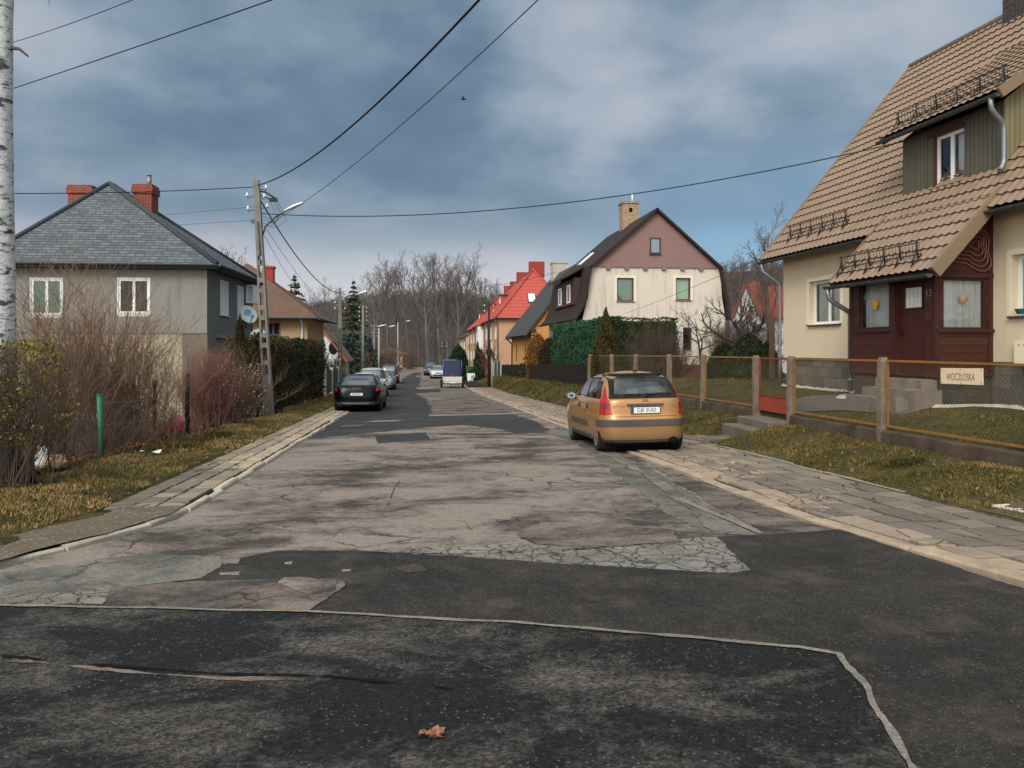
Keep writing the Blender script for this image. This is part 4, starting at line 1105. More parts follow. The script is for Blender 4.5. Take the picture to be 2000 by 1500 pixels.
    # rough strip of pale stones along the foot of the wall
    q = MB()
    def strip(u, v):
        y = -.2 - 14.4 * u; off = 1.25 * (sstep(-4.7, -5.0, y) - sstep(-8.1, -8.4, y)); w = .10 + .05 * noise.noise(V3(y * 3, 0, 0)); x = -.06 - off - 2 * w * v
        c = Matrix.Rotation(TH, 2) @ Vector((x, y)); return V3(x, y, gz(base.x + c.x, base.y + c.y) + .01 + (.06 + .05 * noise.noise(V3(y * 5, v * 2, 3))) * math.sin(3.1416 * min(1, max(0, v))))
    q.grid(strip, 160, 6, False)
    q.obj('edging_stone', M['pale_concrete'], h)
    # ---- stone steps before the porch door: a thing of its own
    st = thing('stone_steps', 'worn grey stone steps before the dark red porch door', 'steps', (base.x, base.y, 0), (0, 0, TH))
    rs = plain('step_stone', rgb(124, 112, 104), 0.9, 0.2, var=0.35, scale=5, bump=1.0, bscale=22, dirt=0.4, dirtcol=rgb(92, 82, 74))
    for i, (xx, y0, y1, z0, z1) in enumerate(((-1.60, -6.6, -7.98, .60, .98), (-1.84, -6.5, -8.12, .40, .79), (-2.12, -6.35, -7.95, .2, .61))):
        s = MB(); ny = 22; n2 = 5
        s.grid(lambda u, v: V3(lerp(xx, -1.25, v) + .06 * noise.noise(V3(u * 4, v * 3, i)), lerp(y0, y1, u) + .02 * noise.noise(V3(v * 5, i, u)), z1 + .035 * noise.noise(V3(u * 5, v * 4, i * 3.1))), ny, n2, False)
        s.grid(lambda u, v: V3(xx + .06 * noise.noise(V3(u * 4, 0, i)) + .012 * (v - 1) * -1, lerp(y0, y1, u), lerp(z0, z1 + .035 * noise.noise(V3(u * 5, 0, i * 3.1)), v)), ny, 3, False)
        for y in (y0, y1): s.add([V3(xx, y, z0), V3(-1.25, y, z0), V3(-1.25, y, z1), V3(xx, y, z1)], [(0, 1, 2, 3)])
        s.obj('step', rs, st, recalc=True)
    # potted plant on the sill of the right-hand window
    w = Matrix.Rotation(TH, 3, 'Z') @ V3(-.02, -8.66, 2.24) + V3(base.x, base.y, 0)
    pt = thing('plant_pot', 'small teal planter bowl on the sill of the right house window', 'plant pot', w)
    q = MB(); q.grid(lambda u, v: V3(math.cos(6.283 * u) * lerp(.05, .09, v), math.sin(6.283 * u) * lerp(.08, .14, v), v * .10), 14, 4, True, True); q.add([V3(math.cos(6.283 * i / 14) * .05, math.sin(6.283 * i / 14) * .08, 0) for i in range(14)], [tuple(range(14))])
    q.obj('pot', plain('teal_glaze', rgb(30, 104, 98), 0.3, 0.5), pt)
    q = MB(); q.add([V3(math.cos(6.283 * i / 14) * .08, math.sin(6.283 * i / 14) * .125, .085) for i in range(14)], [tuple(range(14))]); q.obj('soil', JOINT, pt)
    return h
RIGHT_HOUSE = build_right_house()
# ================================================================ garden fence of the beige house
FX = 8.2
RUST = plain('rusty_ochre_rail', rgb(144, 100, 50), 0.75, 0.3, var=0.25, scale=9, dirt=0.6, dirtcol=rgb(96, 52, 28))
POST = plain('fence_post_concrete', rgb(122, 106, 92), 0.92, 0.2, var=0.4, scale=9, bump=0.9, bscale=30, dirt=0.75, dirtcol=rgb(70, 58, 48))
WALLC = plain('fence_wall_concrete', rgb(84, 71, 60), 0.95, 0.2, var=0.45, scale=4, bump=1.0, bscale=12, dirt=0.9, dirtcol=rgb(36, 30, 24))
WIREM = plain('mesh_wire', rgb(104, 92, 70), 0.6, 0.4, 0.3, var=0.2)
def Yat(px): return depth_at_X(px, FX) * (CA - (px - 1000) / FPX * SA)
def build_fence():
    f = thing('garden_fence', 'low wire mesh fence with ochre rails and concrete posts on a mossy wall', 'fence', (FX, Yat(1548), 0))
    y_off = Yat(1548)
    near = [Yat(1728)]; near += [near[0] - 3.35, near[0] - 6.7]
    ys_near = [Yat(1548)] + near
    ys_far = [Yat(p) for p in (1480, 1375, 1310, 1243, 1197, 1152)]
    L = lambda x, y, z: V3(x - FX, y - y_off, z)
    rr = random.Random(2)
    top = lambda Y: interp(Y, [5, 12, 22, 37], [1.40, 1.42, 1.40, 1.28])
    def post(Y, lean=0.0, w=0.155):
        z0, z1 = gz(FX - .05, Y) - .15, top(Y) + .02
        mb = MB(); a = w / 2; prof = []
        for (k, zf) in ((1.08, 0.0), (1.0, .12), (.98, .5), (.95, .86), (.93, .95), (.7, 1.0)):
            z = lerp(z0, z1, zf); sx = lean * zf * (z1 - z0)
            prof += [L(FX - .035 + sx * .6 + u * a * k + rr.uniform(-.004, .004), Y + v * a * k + sx, z) for u, v in ((-1, -1), (1, -1), (1, 1), (-1, 1))]
        fs = [(4 * i + j, 4 * i + (j + 1) % 4, 4 * i + 4 + (j + 1) % 4, 4 * i + 4 + j) for i in range(5) for j in range(4)] + [(20, 21, 22, 23)]
        mb.add(prof, fs); return mb.obj('post', POST, f, bevel=0.012)
    leans = [0.035, .05, 0, 0, -.03, .09, -.04, .03, -.03, .06]
    for i, Y in enumerate(ys_near + ys_far): post(Y, leans[i % 10])
    def panel(Ya, Yb):
        """rails, wire lattice and base wall between two posts (Ya nearer)"""
        d = .075; a, b = Ya + d, Yb - d
        ta, tb = top(a) - .04, top(b) - .04; ba, bb = fence_z(a) + .30, fence_z(b) + .30
        mb = MB()
        for (za, zb_) in ((ta, tb), (ba, bb)):
            p = [L(FX - .03, a, za - .018), L(FX + .012, a, za - .018), L(FX + .012, a, za + .018), L(FX - .03, a, za + .018)]; q = [L(FX - .03, b, zb_ - .018), L(FX + .012, b, zb_ - .018), L(FX + .012, b, zb_ + .018), L(FX - .03, b, zb_ + .018)]
            mb.add(p + q, [(0, 1, 2, 3), (4, 5, 6, 7)] + [(i, (i + 1) % 4, 4 + (i + 1) % 4, 4 + i) for i in range(4)])
        for y, z0, z1 in ((a, ba, ta), (b, bb, tb)):
            s = .02 if y == a else -.02; mb.box2(L(FX - .02, y, z0), L(FX + .01, y + s * 2, z1))
        mb.obj('rail', RUST, f)
        wm = MB(); Lp = b - a; sp = .078; H = (ta - ba)
        def wire(y0, z0, y1, z1):
            p0, p1 = L(FX - .008, y0, z0), L(FX - .008, y1, z1); r_ = .0017
            wm.add([p0 + V3(-r_, 0, -r_), p0 + V3(r_, 0, -r_), p0 + V3(0, 0, r_), p1 + V3(-r_, 0, -r_), p1 + V3(r_, 0, -r_), p1 + V3(0, 0, r_)], [(0, 1, 4, 3), (1, 2, 5, 4), (2, 0, 3, 5)])
        n = int((Lp + H) / sp)
        for i in range(n):
            s = i * sp
            y0 = max(0, s - H); z0 = max(0, H - s) if s < H else 0
            # falling wires and rising wires clipped to the panel
            u0, v0 = (s, 0) if s <= Lp else (Lp, s - Lp)
            u1, v1 = (0, s) if s <= H else (s - H, H)
            zb0 = lambda u: lerp(ba, bb, u / Lp)
            wire(a + u0, zb0(u0) + v0, a + u1, zb0(u1) + v1); wire(a + Lp - u0, zb0(Lp - u0) + v0, a + Lp - u1, zb0(Lp - u1) + v1)
        wm.obj('mesh', WIREM, f, recalc=False)
        wb = MB(); n = max(3, int(Lp / .25)); xs0, xs1 = FX - .10, FX + .10; rows = []
        for i in range(n + 1):
            y = lerp(a - .02, b + .02, i / n); z0 = fence_z(y) - .3; z1 = fence_z(y) + .23 + .018 * noise.noise(V3(y * 2, 0, 1))
            e = .014 * noise.noise(V3(y * 3, 5, 1))
            rows.append([L(xs0 + e - .02, y, z0), L(xs0 + e - .01, y, z0 + .35), L(xs0 + e, y, z1 - .03), L(xs0 + e + .02, y, z1), L(xs1, y, z1), L(xs1, y, z0)])
        vs = [p for r_ in rows for p in r_]
        wb.add(vs, [(i * 6 + j, i * 6 + (j + 1) % 6, i * 6 + 6 + (j + 1) % 6, i * 6 + 6 + j) for i in range(n) for j in range(6)] + [tuple(range(6)), tuple(range(6 * n, 6 * n + 6))])
        wb.obj('base_wall', WALLC, f)
    for a, b in zip(ys_near[1:], ys_near): panel(a, b)
    for a, b in zip(ys_far, ys_far[1:]): panel(a, b)
    # gate
    ga, gb = ys_near[0] + .10, ys_far[0] - .10
    g = thing('garden_gate', 'narrow rusty red metal gate with wire mesh between two concrete posts', 'gate', (FX, ga, 0))
    GM = plain('gate_rust_red', rgb(128, 58, 42), 0.75, 0.3, var=0.25, scale=7, dirt=0.5, dirtcol=rgb(70, 36, 26))
    Lg = gb - ga; z0, z1, zk = fence_z(ga) + .20, top(ga) - .03, fence_z(ga) + .56
    mb = MB()
    for (y0, zz0, y1, zz1) in ((0, z0, .045, z1), (Lg - .045, z0, Lg, z1), (.045, z1 - .045, Lg - .045, z1), (.045, zk, Lg - .045, zk + .035)): mb.box2((-.02, y0, zz0), (.02, y1, zz1))
    mb.obj('frame', GM, g)
    mb = MB(); mb.box2((-.006, .046, z0 + .01), (.006, Lg - .046, zk)); mb.obj('kick_plate', plain('kick_plate_red', rgb(150, 66, 46), 0.7, 0.3, var=0.2, scale=6, dirt=0.35, dirtcol=rgb(80, 40, 30)), g)
    wm = MB(); H = z1 - .05 - zk - .035; W = Lg - .09; n = int((W + H) / .055)
    for i in range(n):
        s = i * .055; u0, v0 = (s, 0) if s <= W else (W, s - W); u1, v1 = (0, s) if s <= H else (s - H, H)
        for fl in (0, 1):
            A_, B_ = (u0, u1) if not fl else (W - u0, W - u1); wm.tube([(0, .045 + A_, zk + .035 + v0), (0, .045 + B_, zk + .035 + v1)], .0026, 3, False)
    wm.obj('mesh', WIREM, g)
    mb = MB(); mb.box((-.03, .07, zk + .42), (.03, .05, .14)); mb.tube([(-.045, .07, zk + .46), (-.07, .07, zk + .46), (-.07, .16, zk + .46)], .008, 6); mb.obj('latch', M['zinc'], g)
    # stone doorstep of the gate
    s = MB(); zz = fence_z(ga) + .10
    s.box2((FX - .55, ga - .05, zz - .75), (FX + .35, gb + .05, zz - .03)); s.box2((FX - .95, ga + .0, zz - .8), (FX - .554, gb + .0, zz - .20)); o = s.obj('gate_step', plain('gate_step_concrete', rgb(112, 100, 90), .95, .2, var=.3, scale=5, bump=.6, dirt=.5), None, bevel=.025)
    tag(o, 'broad grey concrete step below the rusty red garden gate', 'step')
    # street-name board wired to the mesh
    y0, y1 = onX(1924, 735, FX).y, onX(1841, 735, FX).y; zc0 = onX(1882, 735, FX).z
    b = thing('name_board', 'cream board with worn brown capitals wired to the garden fence', 'sign', (FX - .03, (y0 + y1) / 2, zc0), (rad(-1.2), 0, 0))
    mb = MB(); w = (y1 - y0); hgt = 0.245; mb.box((0, 0, 0), (.012, w, hgt)); mb.obj('board', plain('board_cream', rgb(220, 198, 166), 0.6, 0.3, var=0.06, scale=5), b, bevel=.003)
    text_obj('lettering', 'WOCZŁÓSKA', 0.155, plain('letter_brown', rgb(128, 104, 82), 0.8, 0.1, var=0.45, scale=30), b, (-.0075, 0.01, -.015), (rad(90), 0, rad(-90)), 0.001, 1.0, 0.62)
    mb = MB()
    for yy in (-1, 0, 1):
        for z_ in (-1, 1): mb.sphere((-.008, yy * (w / 2 - .025), z_ * (hgt / 2 - .022)), .008, 8, 5)
    mb.obj('screw', M['black_metal'], b)
    # slatted concrete grid lying by the pavement edge
    mb = MB(); c = G(1965, 992, gz)
    t = thing('concrete_grid', 'pale concrete ladder grid lying flat beside the pavement', 'drain grid', (c.x + .14, c.y - .12, c.z - .005), (0, 0, rad(10)))
    for yy in (-.22, 0, .22): mb.box((0.3, yy, 0), (1.0, .055, .05))
    mb.box((-.17, 0, 0), (.07, .5, .049)); mb.box((.10, 0, 0), (.05, .49, .048))
    mb.obj('grid', plain('grid_concrete', rgb(196, 184, 168), 0.9, 0.2, var=0.12, bump=0.3), t, bevel=.006)
    # paved path inside the gate
    drape('garden_path', [(8.4, ga - .1), (8.4, gb + .1), (9.4, gb + .25), (10.0, gb - .2), (9.9, ga - 2.4), (9.2, ga - 2.6), (8.9, ga - .6)], slab_mat('path_slabs', rgb(96, 90, 84), rgb(120, 112, 104), rgb(140, 130, 120)), 0.02, .004, world=True)
build_fence()
# ================================================================ pale mansard house (gable wall towards the camera)
UX, UZ, FY = V3(1, 0, 0), V3(0, 0, 1), V3(0, -1, 0)
def quadbox(mb, p, off):
    q = [x + off for x in p]; n = len(p)
    mb.add(list(p) + q, [tuple(range(n)), tuple(range(n, 2 * n))] + [(i, (i + 1) % n, n + (i + 1) % n, n + i) for i in range(n)])

def build_mansard():
    Y0, LEN = 46.1, 11.8
    q = lambda px, py: onY(px, py, Y0)
    xl, xr = q(1137, 600).x, q(1417, 600).x; xm = (xl + xr) / 2 + .05
    o = Vector((xm, Y0, -.16))
    h = thing('mansard_house', 'cream gabled house with mauve upper gable and dark brown mansard roof', 'house', o)
    zb, ze, zbelt, zp = q(1300, 712).z, 3.46, q(1300, 523).z, q(1280, 410).z
    bl, br = q(1152, 523).x + .1, q(1409, 523).x - .1
    cream = render_wall('cream_wall_streaked', rgb(214, 200, 184), 0.2, 30, 0.6, rgb(146, 130, 120), 0.06)
    mauve = render_wall('mauve_render', rgb(142, 112, 108), 0.3, 30, 0, None, 0.05)
    slate = plain('brown_bitumen_shingle', rgb(52, 43, 40), 0.85, 0.2, var=0.25, scale=6, bump=0.5, bscale=18)
    brown = plain('house_plinth_brown', rgb(96, 58, 54), 0.8, 0.2, var=0.15)
    wfm = plain('window_brown', rgb(70, 52, 50), 0.5, 0.3)
    blind = plain('green_blind', rgb(150, 164, 132), 0.8, 0.2, var=0.05)
    W = xr - xl; H1 = zbelt - zb
    wl = [q(1205, 588), q(1238, 543)]; wr = [q(1320, 586), q(1349, 543)]; wg = [q(1334, 684), q(1351, 640)]
    hole = lambda a: (a[0].x - xl, a[0].z - zb, a[1].x - xl, a[1].z - zb)
    mb = MB(); holes = [hole(wl), hole(wr), hole(wg)]
    # the flanks lean in: trim the rectangle by building it between the bends, with tapering side strips
    x0, x1 = bl, br
    sh = lambda hh: (hh[0] + xl - x0, hh[1], hh[2] + xl - x0, hh[3])
    wall_plane(mb, (x0, Y0, zb), UX, UZ, FY, x1 - x0, H1, [sh(k) for k in holes], 0.18)
    prof = [(0.0, zb), (0.0, ze - .2), (.12, ze + .5), (.30, ze + 1.3), (.48, zbelt)]
    for s, xe, xi in ((1, xl, x0), (-1, xr, x1)):
        pts = [V3(xe + s * min(dx * (abs(xi - xe) / .48), abs(xi - xe)), Y0, z) for dx, z in prof]
        mb.add(pts + [V3(xi, Y0, z) for _, z in prof], [(i, i + 1, 5 + i + 1, 5 + i) for i in range(4)])
    # side walls and rear
    for xe in (xl, xr): mb.quad(V3(xe, Y0, zb), V3(xe, Y0 + LEN, zb), V3(xe, Y0 + LEN, ze), V3(xe, Y0, ze))
    mb.add([V3(xl, Y0 + LEN, zb), V3(xr, Y0 + LEN, zb), V3(xr, Y0 + LEN, ze), V3(br, Y0 + LEN, zbelt), V3(xm, Y0 + LEN, zp - .2), V3(bl, Y0 + LEN, zbelt), V3(xl, Y0 + LEN, ze)], [tuple(range(7))])
    mb.obj('wall', cream, h, origin=o)
    mb = MB(); quadbox(mb, [V3(bl - .12, Y0 + .0, zbelt), V3(br + .12, Y0, zbelt), V3(xm, Y0, zp - .12)], V3(0, -.10, 0)); gab = mb.obj('gable', mauve, h, origin=o)
    for i in range(6):
        c = MB(); x = q(1187 + i * 36.3, 525).x; c.box((x, Y0 - .075, zbelt - .08), (.26, .14, .16)); c.obj('corbel', mauve, gab, origin=o)
    mb = MB(); mb.box2((xl + .05, Y0 - .04, -1.0), (xr - .05, Y0 + LEN, zb - .004)); pl = mb.obj('plinth', brown, h, origin=o)
    mb = MB(); a, b = q(1340, 727), q(1350, 719); mb.box2((a.x, Y0 - .06, a.z), (b.x, Y0 - .03, b.z)); mb.obj('cellar_window', M['dark_glass'], pl, origin=o)
    for a, cur in ((wl, blind), (wr, blind)):
        window(h, Vector((a[0].x, Y0 + .16, a[0].z)) - o, UX, UZ, FY, a[1].x - a[0].x, a[1].z - a[0].z, wfm, .07, 1, 1, cur, brown, .24, depth=.4)
    window(h, Vector((wg[0].x, Y0 + .16, wg[0].z)) - o, UX, UZ, FY, wg[1].x - wg[0].x, wg[1].z - wg[0].z, wfm, .07, 1, 1, None, brown, .2)
    a = [q(1268, 496), q(1289, 465)]
    window(gab, Vector((a[0].x, Y0 - .105, a[0].z)) - o, UX, UZ, FY, a[1].x - a[0].x, a[1].z - a[0].z, wfm, .08, 1, 1, None, brown, .1, pane_mat=plain('attic_pane', rgb(128, 142, 148), .2, .4, var=.4, scale=9))
    for a in (wl, wr):
        mb = MB(); d0 = a[0].x - .16, a[1].x + .16
        for u0, v0, u1, v1 in ((d0[0], a[0].z, a[0].x, a[1].z + .15), (a[1].x, a[0].z, d0[1], a[1].z + .15), (a[0].x, a[1].z, a[1].x, a[1].z + .15)): mb.box2((u0, Y0 - .012, v0), (u1, Y0 - .0005, v1))
        mb.obj('window_surround', render_wall('surround_cream', rgb(230, 216, 196), .1, 40, var=.03), h, origin=o)
    # roof: steep flared lower slopes, flatter upper slopes, thin shell with a real verge
    prof_l = [(xl - .62, ze - .10), (xl - .30, ze + .28), (xl - .02, ze + .9), (xl + .16, ze + 1.7), (bl - .16, zbelt + .03), (xm, zp + .08)]
    prof_r = [(2 * xm - max(x, xl - .10), z) for x, z in prof_l]
    ya, yb = Y0 - .42, Y0 + LEN + .3
    mb = MB()
    for pr in (prof_l, prof_r):
        s = 1 if pr is prof_l else -1
        for (xa, za), (xb, zb_) in zip(pr, pr[1:]):
            t = Vector((xb - xa, 0, zb_ - za)).normalized(); n = Vector((-t.z * s, 0, t.x * s)) * -.14 * 1.0
            n = Vector((t.z * s, 0, -t.x * s)) * .14
            p = [V3(xa, ya, za), V3(xb, ya, zb_), V3(xb, yb, zb_), V3(xa, yb, za)]
            mb.add(p + [x + n for x in p], [(0, 1, 2, 3), (4, 5, 6, 7), (0, 1, 5, 4), (2, 3, 7, 6), (1, 2, 6, 5), (3, 0, 4, 7)])
    roof = mb.obj('roof', slate, h, origin=o)
    mb = MB(); cz = 11.6; cx, cy = onX(1228, 420, xm).x, onX(1228, 420, xm).y
    mb.box2((cx - .55, cy - .5, zp - .9), (cx + .55, cy + .5, cz)); mb.box2((cx - .62, cy - .57, cz), (cx + .62, cy + .57, cz + .14)); ch = mb.obj('chimney', bricks('chimney_brick_tan', rgb(164, 120, 88), rgb(120, 84, 64), rgb(188, 172, 150), .25, .08, .012), roof, origin=o)
    mb = MB(); mb.box((cx, cy - .505, cz - .45), (.22, .02, .3)); mb.obj('flue_door', M['dark_inside'], ch, origin=o)
    mb = MB(); mb.cyl((cx + .25, cy, cz + .1), (cx + .25, cy, cz + .75), .05, n=8); mb.obj('flue_pipe', M['white_paint'], ch, origin=o)
    # roof light on the upper left slope
    pa, pb = Vector((prof_l[-2][0], 0, prof_l[-2][1])), Vector((prof_l[-1][0], 0, prof_l[-1][1])); t = (pb - pa).normalized(); n = Vector((-t.z, 0, t.x))
    mb = MB(); c = pa + t * 1.2; y = Y0 + 6.6
    p = [c + n * .02 + V3(0, y, 0), c + t * 1.3 + n * .02 + V3(0, y, 0), c + t * 1.3 + n * .02 + V3(0, y + .9, 0), c + n * .02 + V3(0, y + .9, 0)]; quadbox(mb, p, n * .10); mb.obj('roof_light', M['white_paint'], roof, origin=o)
    # long dark red dormer in the steep left slope
    dx = xl - .12; d0, d1 = onX(1121, 560, dx).y, onX(1083, 560, dx).y; z0, z1 = onX(1121, 593, dx).z, onX(1121, 541, dx).z
    red = planks('dormer_red', rgb(72, 46, 46), 1, .14, .06)
    mb = MB(); mb.box2((dx, d0, z0 - .05), (bl + .2, d1, z1 - .04)); dm = mb.obj('dormer', red, roof, origin=o)
    mb = MB(); quadbox(mb, [V3(dx - .45, d0 - .3, z1 - .02), V3(bl - .05, d0 - .3, zbelt + .16), V3(bl - .05, d1 + .3, zbelt + .16), V3(dx - .45, d1 + .3, z1 - .02)], V3(0, 0, .1)); mb.obj('dormer_roof', slate, roof, origin=o)
    for pa_, pb2 in ((1091.5, 1097), (1108, 1114)):
        y1_, y2_ = onX(pa_, 570, dx).y, onX(pb2, 570, dx).y
        window(dm, Vector((dx - .002, max(y1_, y2_), z0 + .12)) - o, V3(0, -1, 0), UZ, V3(-1, 0, 0), abs(y1_ - y2_), z1 - z0 - .5, M['white_paint'], .10, 1, 1, None, None, pane_mat=M['dark_glass'])
    mb = MB(); mb.box2((dx - .05, d0 + .2, z0 - .0), (dx - .003, d1 - .2, z0 + .06)); mb.obj('sill', plain('sill_red', rgb(120, 60, 60), .6), dm, origin=o)
    gutter(h, V3(xl - .70, ya, ze - .14) - o, V3(xl - .70, yb, ze - .14) - o, .09, M['black_metal'])
    downpipe(h, [V3(xl - .70, ya + .2, ze - .2) - o, V3(xl - .6, ya + .2, ze - .45) - o, V3(xl - .08, ya + .55, ze - .75) - o, V3(xl - .08, ya + .55, -.4) - o], .055, M['black_metal'])
build_mansard()

# ================================================================ small orange house behind it
def simple_window(parent, O, U, N, w, h, fm=None, cols=2, pane=None, sill=None, t=.06, o=Vector((0, 0, 0)), cur=None):
    return window(parent, Vector(O) - o, U, UZ, N, w, h, fm or M['white_paint'], t, cols, 1, cur, sill, .1, pane_mat=pane or M['dark_glass'])

def build_orange():
    Ya, Yb = 61.2, 74.0; xl, xr = 9.25, 17.6; xm = (xl + xr) / 2; ze, zp, zg = 3.1, 8.55, -1.3
    o = Vector((xm, Ya, zg)); h = thing('orange_house', 'small orange rendered house with steep dark grey roof', 'house', o)
    org = render_wall('orange_render', rgb(214, 156, 98), .15, 20, 0, None, .05)
    slate = plain('grey_sheet_roof', rgb(66, 64, 64), .75, .3, var=.2, scale=3)
    mb = MB(); mb.box2((xl, Ya, zg - .3), (xr, Yb, ze + .05))
    for y in (Ya + .001, Yb - .001): mb.add([V3(xl, y, ze), V3(xr, y, ze), V3(xm, y, zp - .1)], [(0, 1, 2)])
    mb.obj('wall', org, h, origin=o)
    mb = MB(); t = Vector((xm - xl, 0, zp - ze)).normalized()
    for s in (1, -1):
        e = V3(xl - .5 if s == 1 else xr + .5, 0, ze - .55); k = V3(xm, 0, zp)
        n = Vector((-t.z * s, 0, t.x)) * .16
        quadbox(mb, [e + V3(0, Ya - .35, 0), k + V3(0, Ya - .35, 0), k + V3(0, Yb + .35, 0), e + V3(0, Yb + .35, 0)], n)
    roof = mb.obj('roof', slate, h, origin=o)
    mb = MB(); c = onX(1092, 530, xm); mb.box2((xm - .7, c.y - .6, zp - 1), (xm + .7, c.y + .6, c.z + .7)); mb.box2((xm - .78, c.y - .68, c.z + .7), (xm + .78, c.y + .68, c.z + .85)); mb.obj('chimney', M['pale_concrete'], roof, origin=o)
    gutter(h, V3(xl - .55, Ya - .3, ze - .58) - o, V3(xl - .55, Yb + .3, ze - .58) - o, .09, M['black_metal'])
    downpipe(h, [V3(xl - .55, Yb - .3, ze - .6) - o, V3(xl - .06, Yb - .6, ze - 1.1) - o, V3(xl - .06, Yb - .6, zg) - o], .06, M['black_metal'])
    for y in (64.5, 70.2):
        mb = MB(); mb.box2((xl - .03, y, .4), (xl - .001, y + .25, 1.9)); mb.obj('slit_window', M['dark_glass'], h, origin=o)
    # iron terrace rail in front
build_orange()

# ================================================================ terrace of red-roofed houses along the right side
def build_terrace():
    red = NT('red_sheet_tile'); v = red.objco(); z = red.sep(v)[2]
    st = red.math('FRACT', red.math('DIVIDE', z, 0.42)); c = red.mix(red.noise(v, 2, 4), rgb(160, 64, 52), rgb(186, 82, 66))
    c = red.mix(red.math('MULTIPLY', red.math('LESS_THAN', st, 0.13), .6), c, rgb(96, 34, 30)); red = red.fin(c, .6, .3)
    redb = plain('terrace_chimney_brick', rgb(140, 62, 54), .85, .2, var=.2)
    specs = [(86.0, 104.0, 9.3, 18.4, 5.0, 10.9, rgb(198, 156, 124), 'salmon pink terraced house with bright red hipped roof, nearest of its row', True),
             (104.0, 120.0, 9.3, 18.4, 4.85, 10.3, rgb(176, 138, 112), 'brownish terraced house with red roof in the middle of its row', False),
             (120.0, 138.0, 9.3, 18.4, 4.7, 9.4, rgb(190, 152, 124), 'pale terraced house with red roof and white windows, next to the dark roofed one', False),
             (139.0, 158.0, 9.0, 17.0, 3.6, 6.4, rgb(206, 172, 138), 'far terraced house with low dark grey roof at the end of the street', False)]
    for k, (ya, yb, xl, xr, ze, zp, col, label, hip) in enumerate(specs):
        xm = (xl + xr) / 2; zg = zr(ya) + .1; o = Vector((xm, ya, zg))
        h = thing('terraced_house', label, 'house', o, group='terraced houses along the right side of the street')
        wm = render_wall('terrace_render', col, .15, 15, .35, mul(col, .55), .08)
        mb = MB(); mb.box2((xl, ya + .002 * k, zg - .4), (xr, yb - .01, ze)); mb.obj('wall', wm, h, origin=o)
        rm = red if k < 3 else plain('terrace_grey_roof', rgb(70, 66, 66), .8, .2, var=.2)
        mb = MB(); e = .45; A, B, C, D = V3(xl - e, ya - e * hip, ze), V3(xr + e, ya - e * hip, ze), V3(xr + e, yb, ze), V3(xl - e, yb, ze)
        R0 = V3(xm, ya + (4.4 if hip else 0), zp); R1 = V3(xm, yb, zp)
        mb.add([A, B, C, D, R0, R1], [(0, 1, 4), (1, 2, 5, 4), (3, 0, 4, 5), (2, 3, 5), (0, 3, 2, 1)])
        if hip:
            for p0, p1 in ((A, R0), (B, R0), (R0, R1)): mb.tube([p0 + V3(0, 0, .05), p1 + V3(0, 0, .05)], .13, 6)
        roof = mb.obj('roof', rm, h, origin=o)
        gutter(h, V3(xl - e - .06, ya - e * hip, ze - .03) - o, V3(xl - e - .06, yb - .1, ze - .03) - o, .10, M['dark_zinc'])
        if hip: gutter(h, V3(xr + e, ya - e - .06, ze - .03) - o, V3(xl - e, ya - e - .06, ze - .03) - o, .10, M['dark_zinc'])
        pipes = [ya + .35] + ([yb - 6.0] if k < 3 else [])
        for y in pipes: downpipe(h, [V3(xl - e - .04, y, ze - .1) - o, V3(xl - .3, y, ze - .5) - o, V3(xl - .08, y, ze - .75) - o, V3(xl - .08, y, zg) - o], .07, M['zinc'])
        n = 3
        for i in range(n):
            y = ya + (yb - ya) * (i + .55) / n
            for z0, hh, ww in ((ze - 2.35, 1.5, 1.2), (ze - 5.2, 1.6, 1.3)):
                if z0 < zg + .3: continue
                mat_ = M['dark_glass'] if (i + k) % 3 else M['white_paint']
                simple_window(h, (xl - .005, y + ww / 2, z0), V3(0, -1, 0), V3(-1, 0, 0), ww, hh, M['white_paint'], 2, mat_, M['pale_concrete'], .12, o)
        if k < 3:
            for j in range(2):
                cy = ya + (5.0 if hip else 1.5) + j * 7.5
                mb = MB(); mb.box2((xm - .8 + .5 * (k == 0 and j == 0), cy, zp - .8), (xm + .9 + .6 * (k == 0 and j == 0), cy + 1.0, zp + (1.1 if k == 0 and j == 0 else .55))); mb.obj('chimney', redb, roof, origin=o)
            # small roof dormer facing the street
            yd = ya + (yb - ya) * (.62 if hip else .5); xd = xl + 1.35; zd = ze + (zp - ze) * (xd - xl + e) / (xm - xl + e)
            mb = MB(); mb.box2((xd, yd - .9, zd - .1), (xd + 2.2, yd + .9, zd + 1.15)); dm = mb.obj('dormer', rm, roof, origin=o)
            mb = MB(); mb.box2((xd - .25, yd - 1.15, zd + 1.153), (xd + 2.6, yd + 1.15, zd + 1.28)); mb.obj('dormer_roof', M['dark_zinc'], roof, origin=o)
            simple_window(dm, (xd - .006, yd + .6, zd + .12), V3(0, -1, 0), V3(-1, 0, 0), 1.2, .95, M['white_paint'], 2, None, None, .14, o)
        if hip:   # roof window in the hip end
            n_ = (B - A).cross(R0 - A).normalized(); c = lerp(A, B, .40).lerp(R0, .40)
            sx = V3(1, 0, 0); sy = (R0 - (A + B) / 2).normalized()
            mb = MB(); quadbox(mb, [c - sx * .5 - sy * .75, c + sx * .5 - sy * .75, c + sx * .5 + sy * .75, c - sx * .5 + sy * .75], n_ * .1 * (1 if n_.z > 0 else -1)); rw = mb.obj('roof_window', M['dark_zinc'], roof, origin=o)
            c2 = c + n_ * .11 * (1 if n_.z > 0 else -1); mb = MB(); mb.quad(c2 - sx * .38 - sy * .62, c2 + sx * .38 - sy * .62, c2 + sx * .38 + sy * .62, c2 - sx * .38 + sy * .62); mb.obj('pane', M['white_plastic'], rw, origin=o)
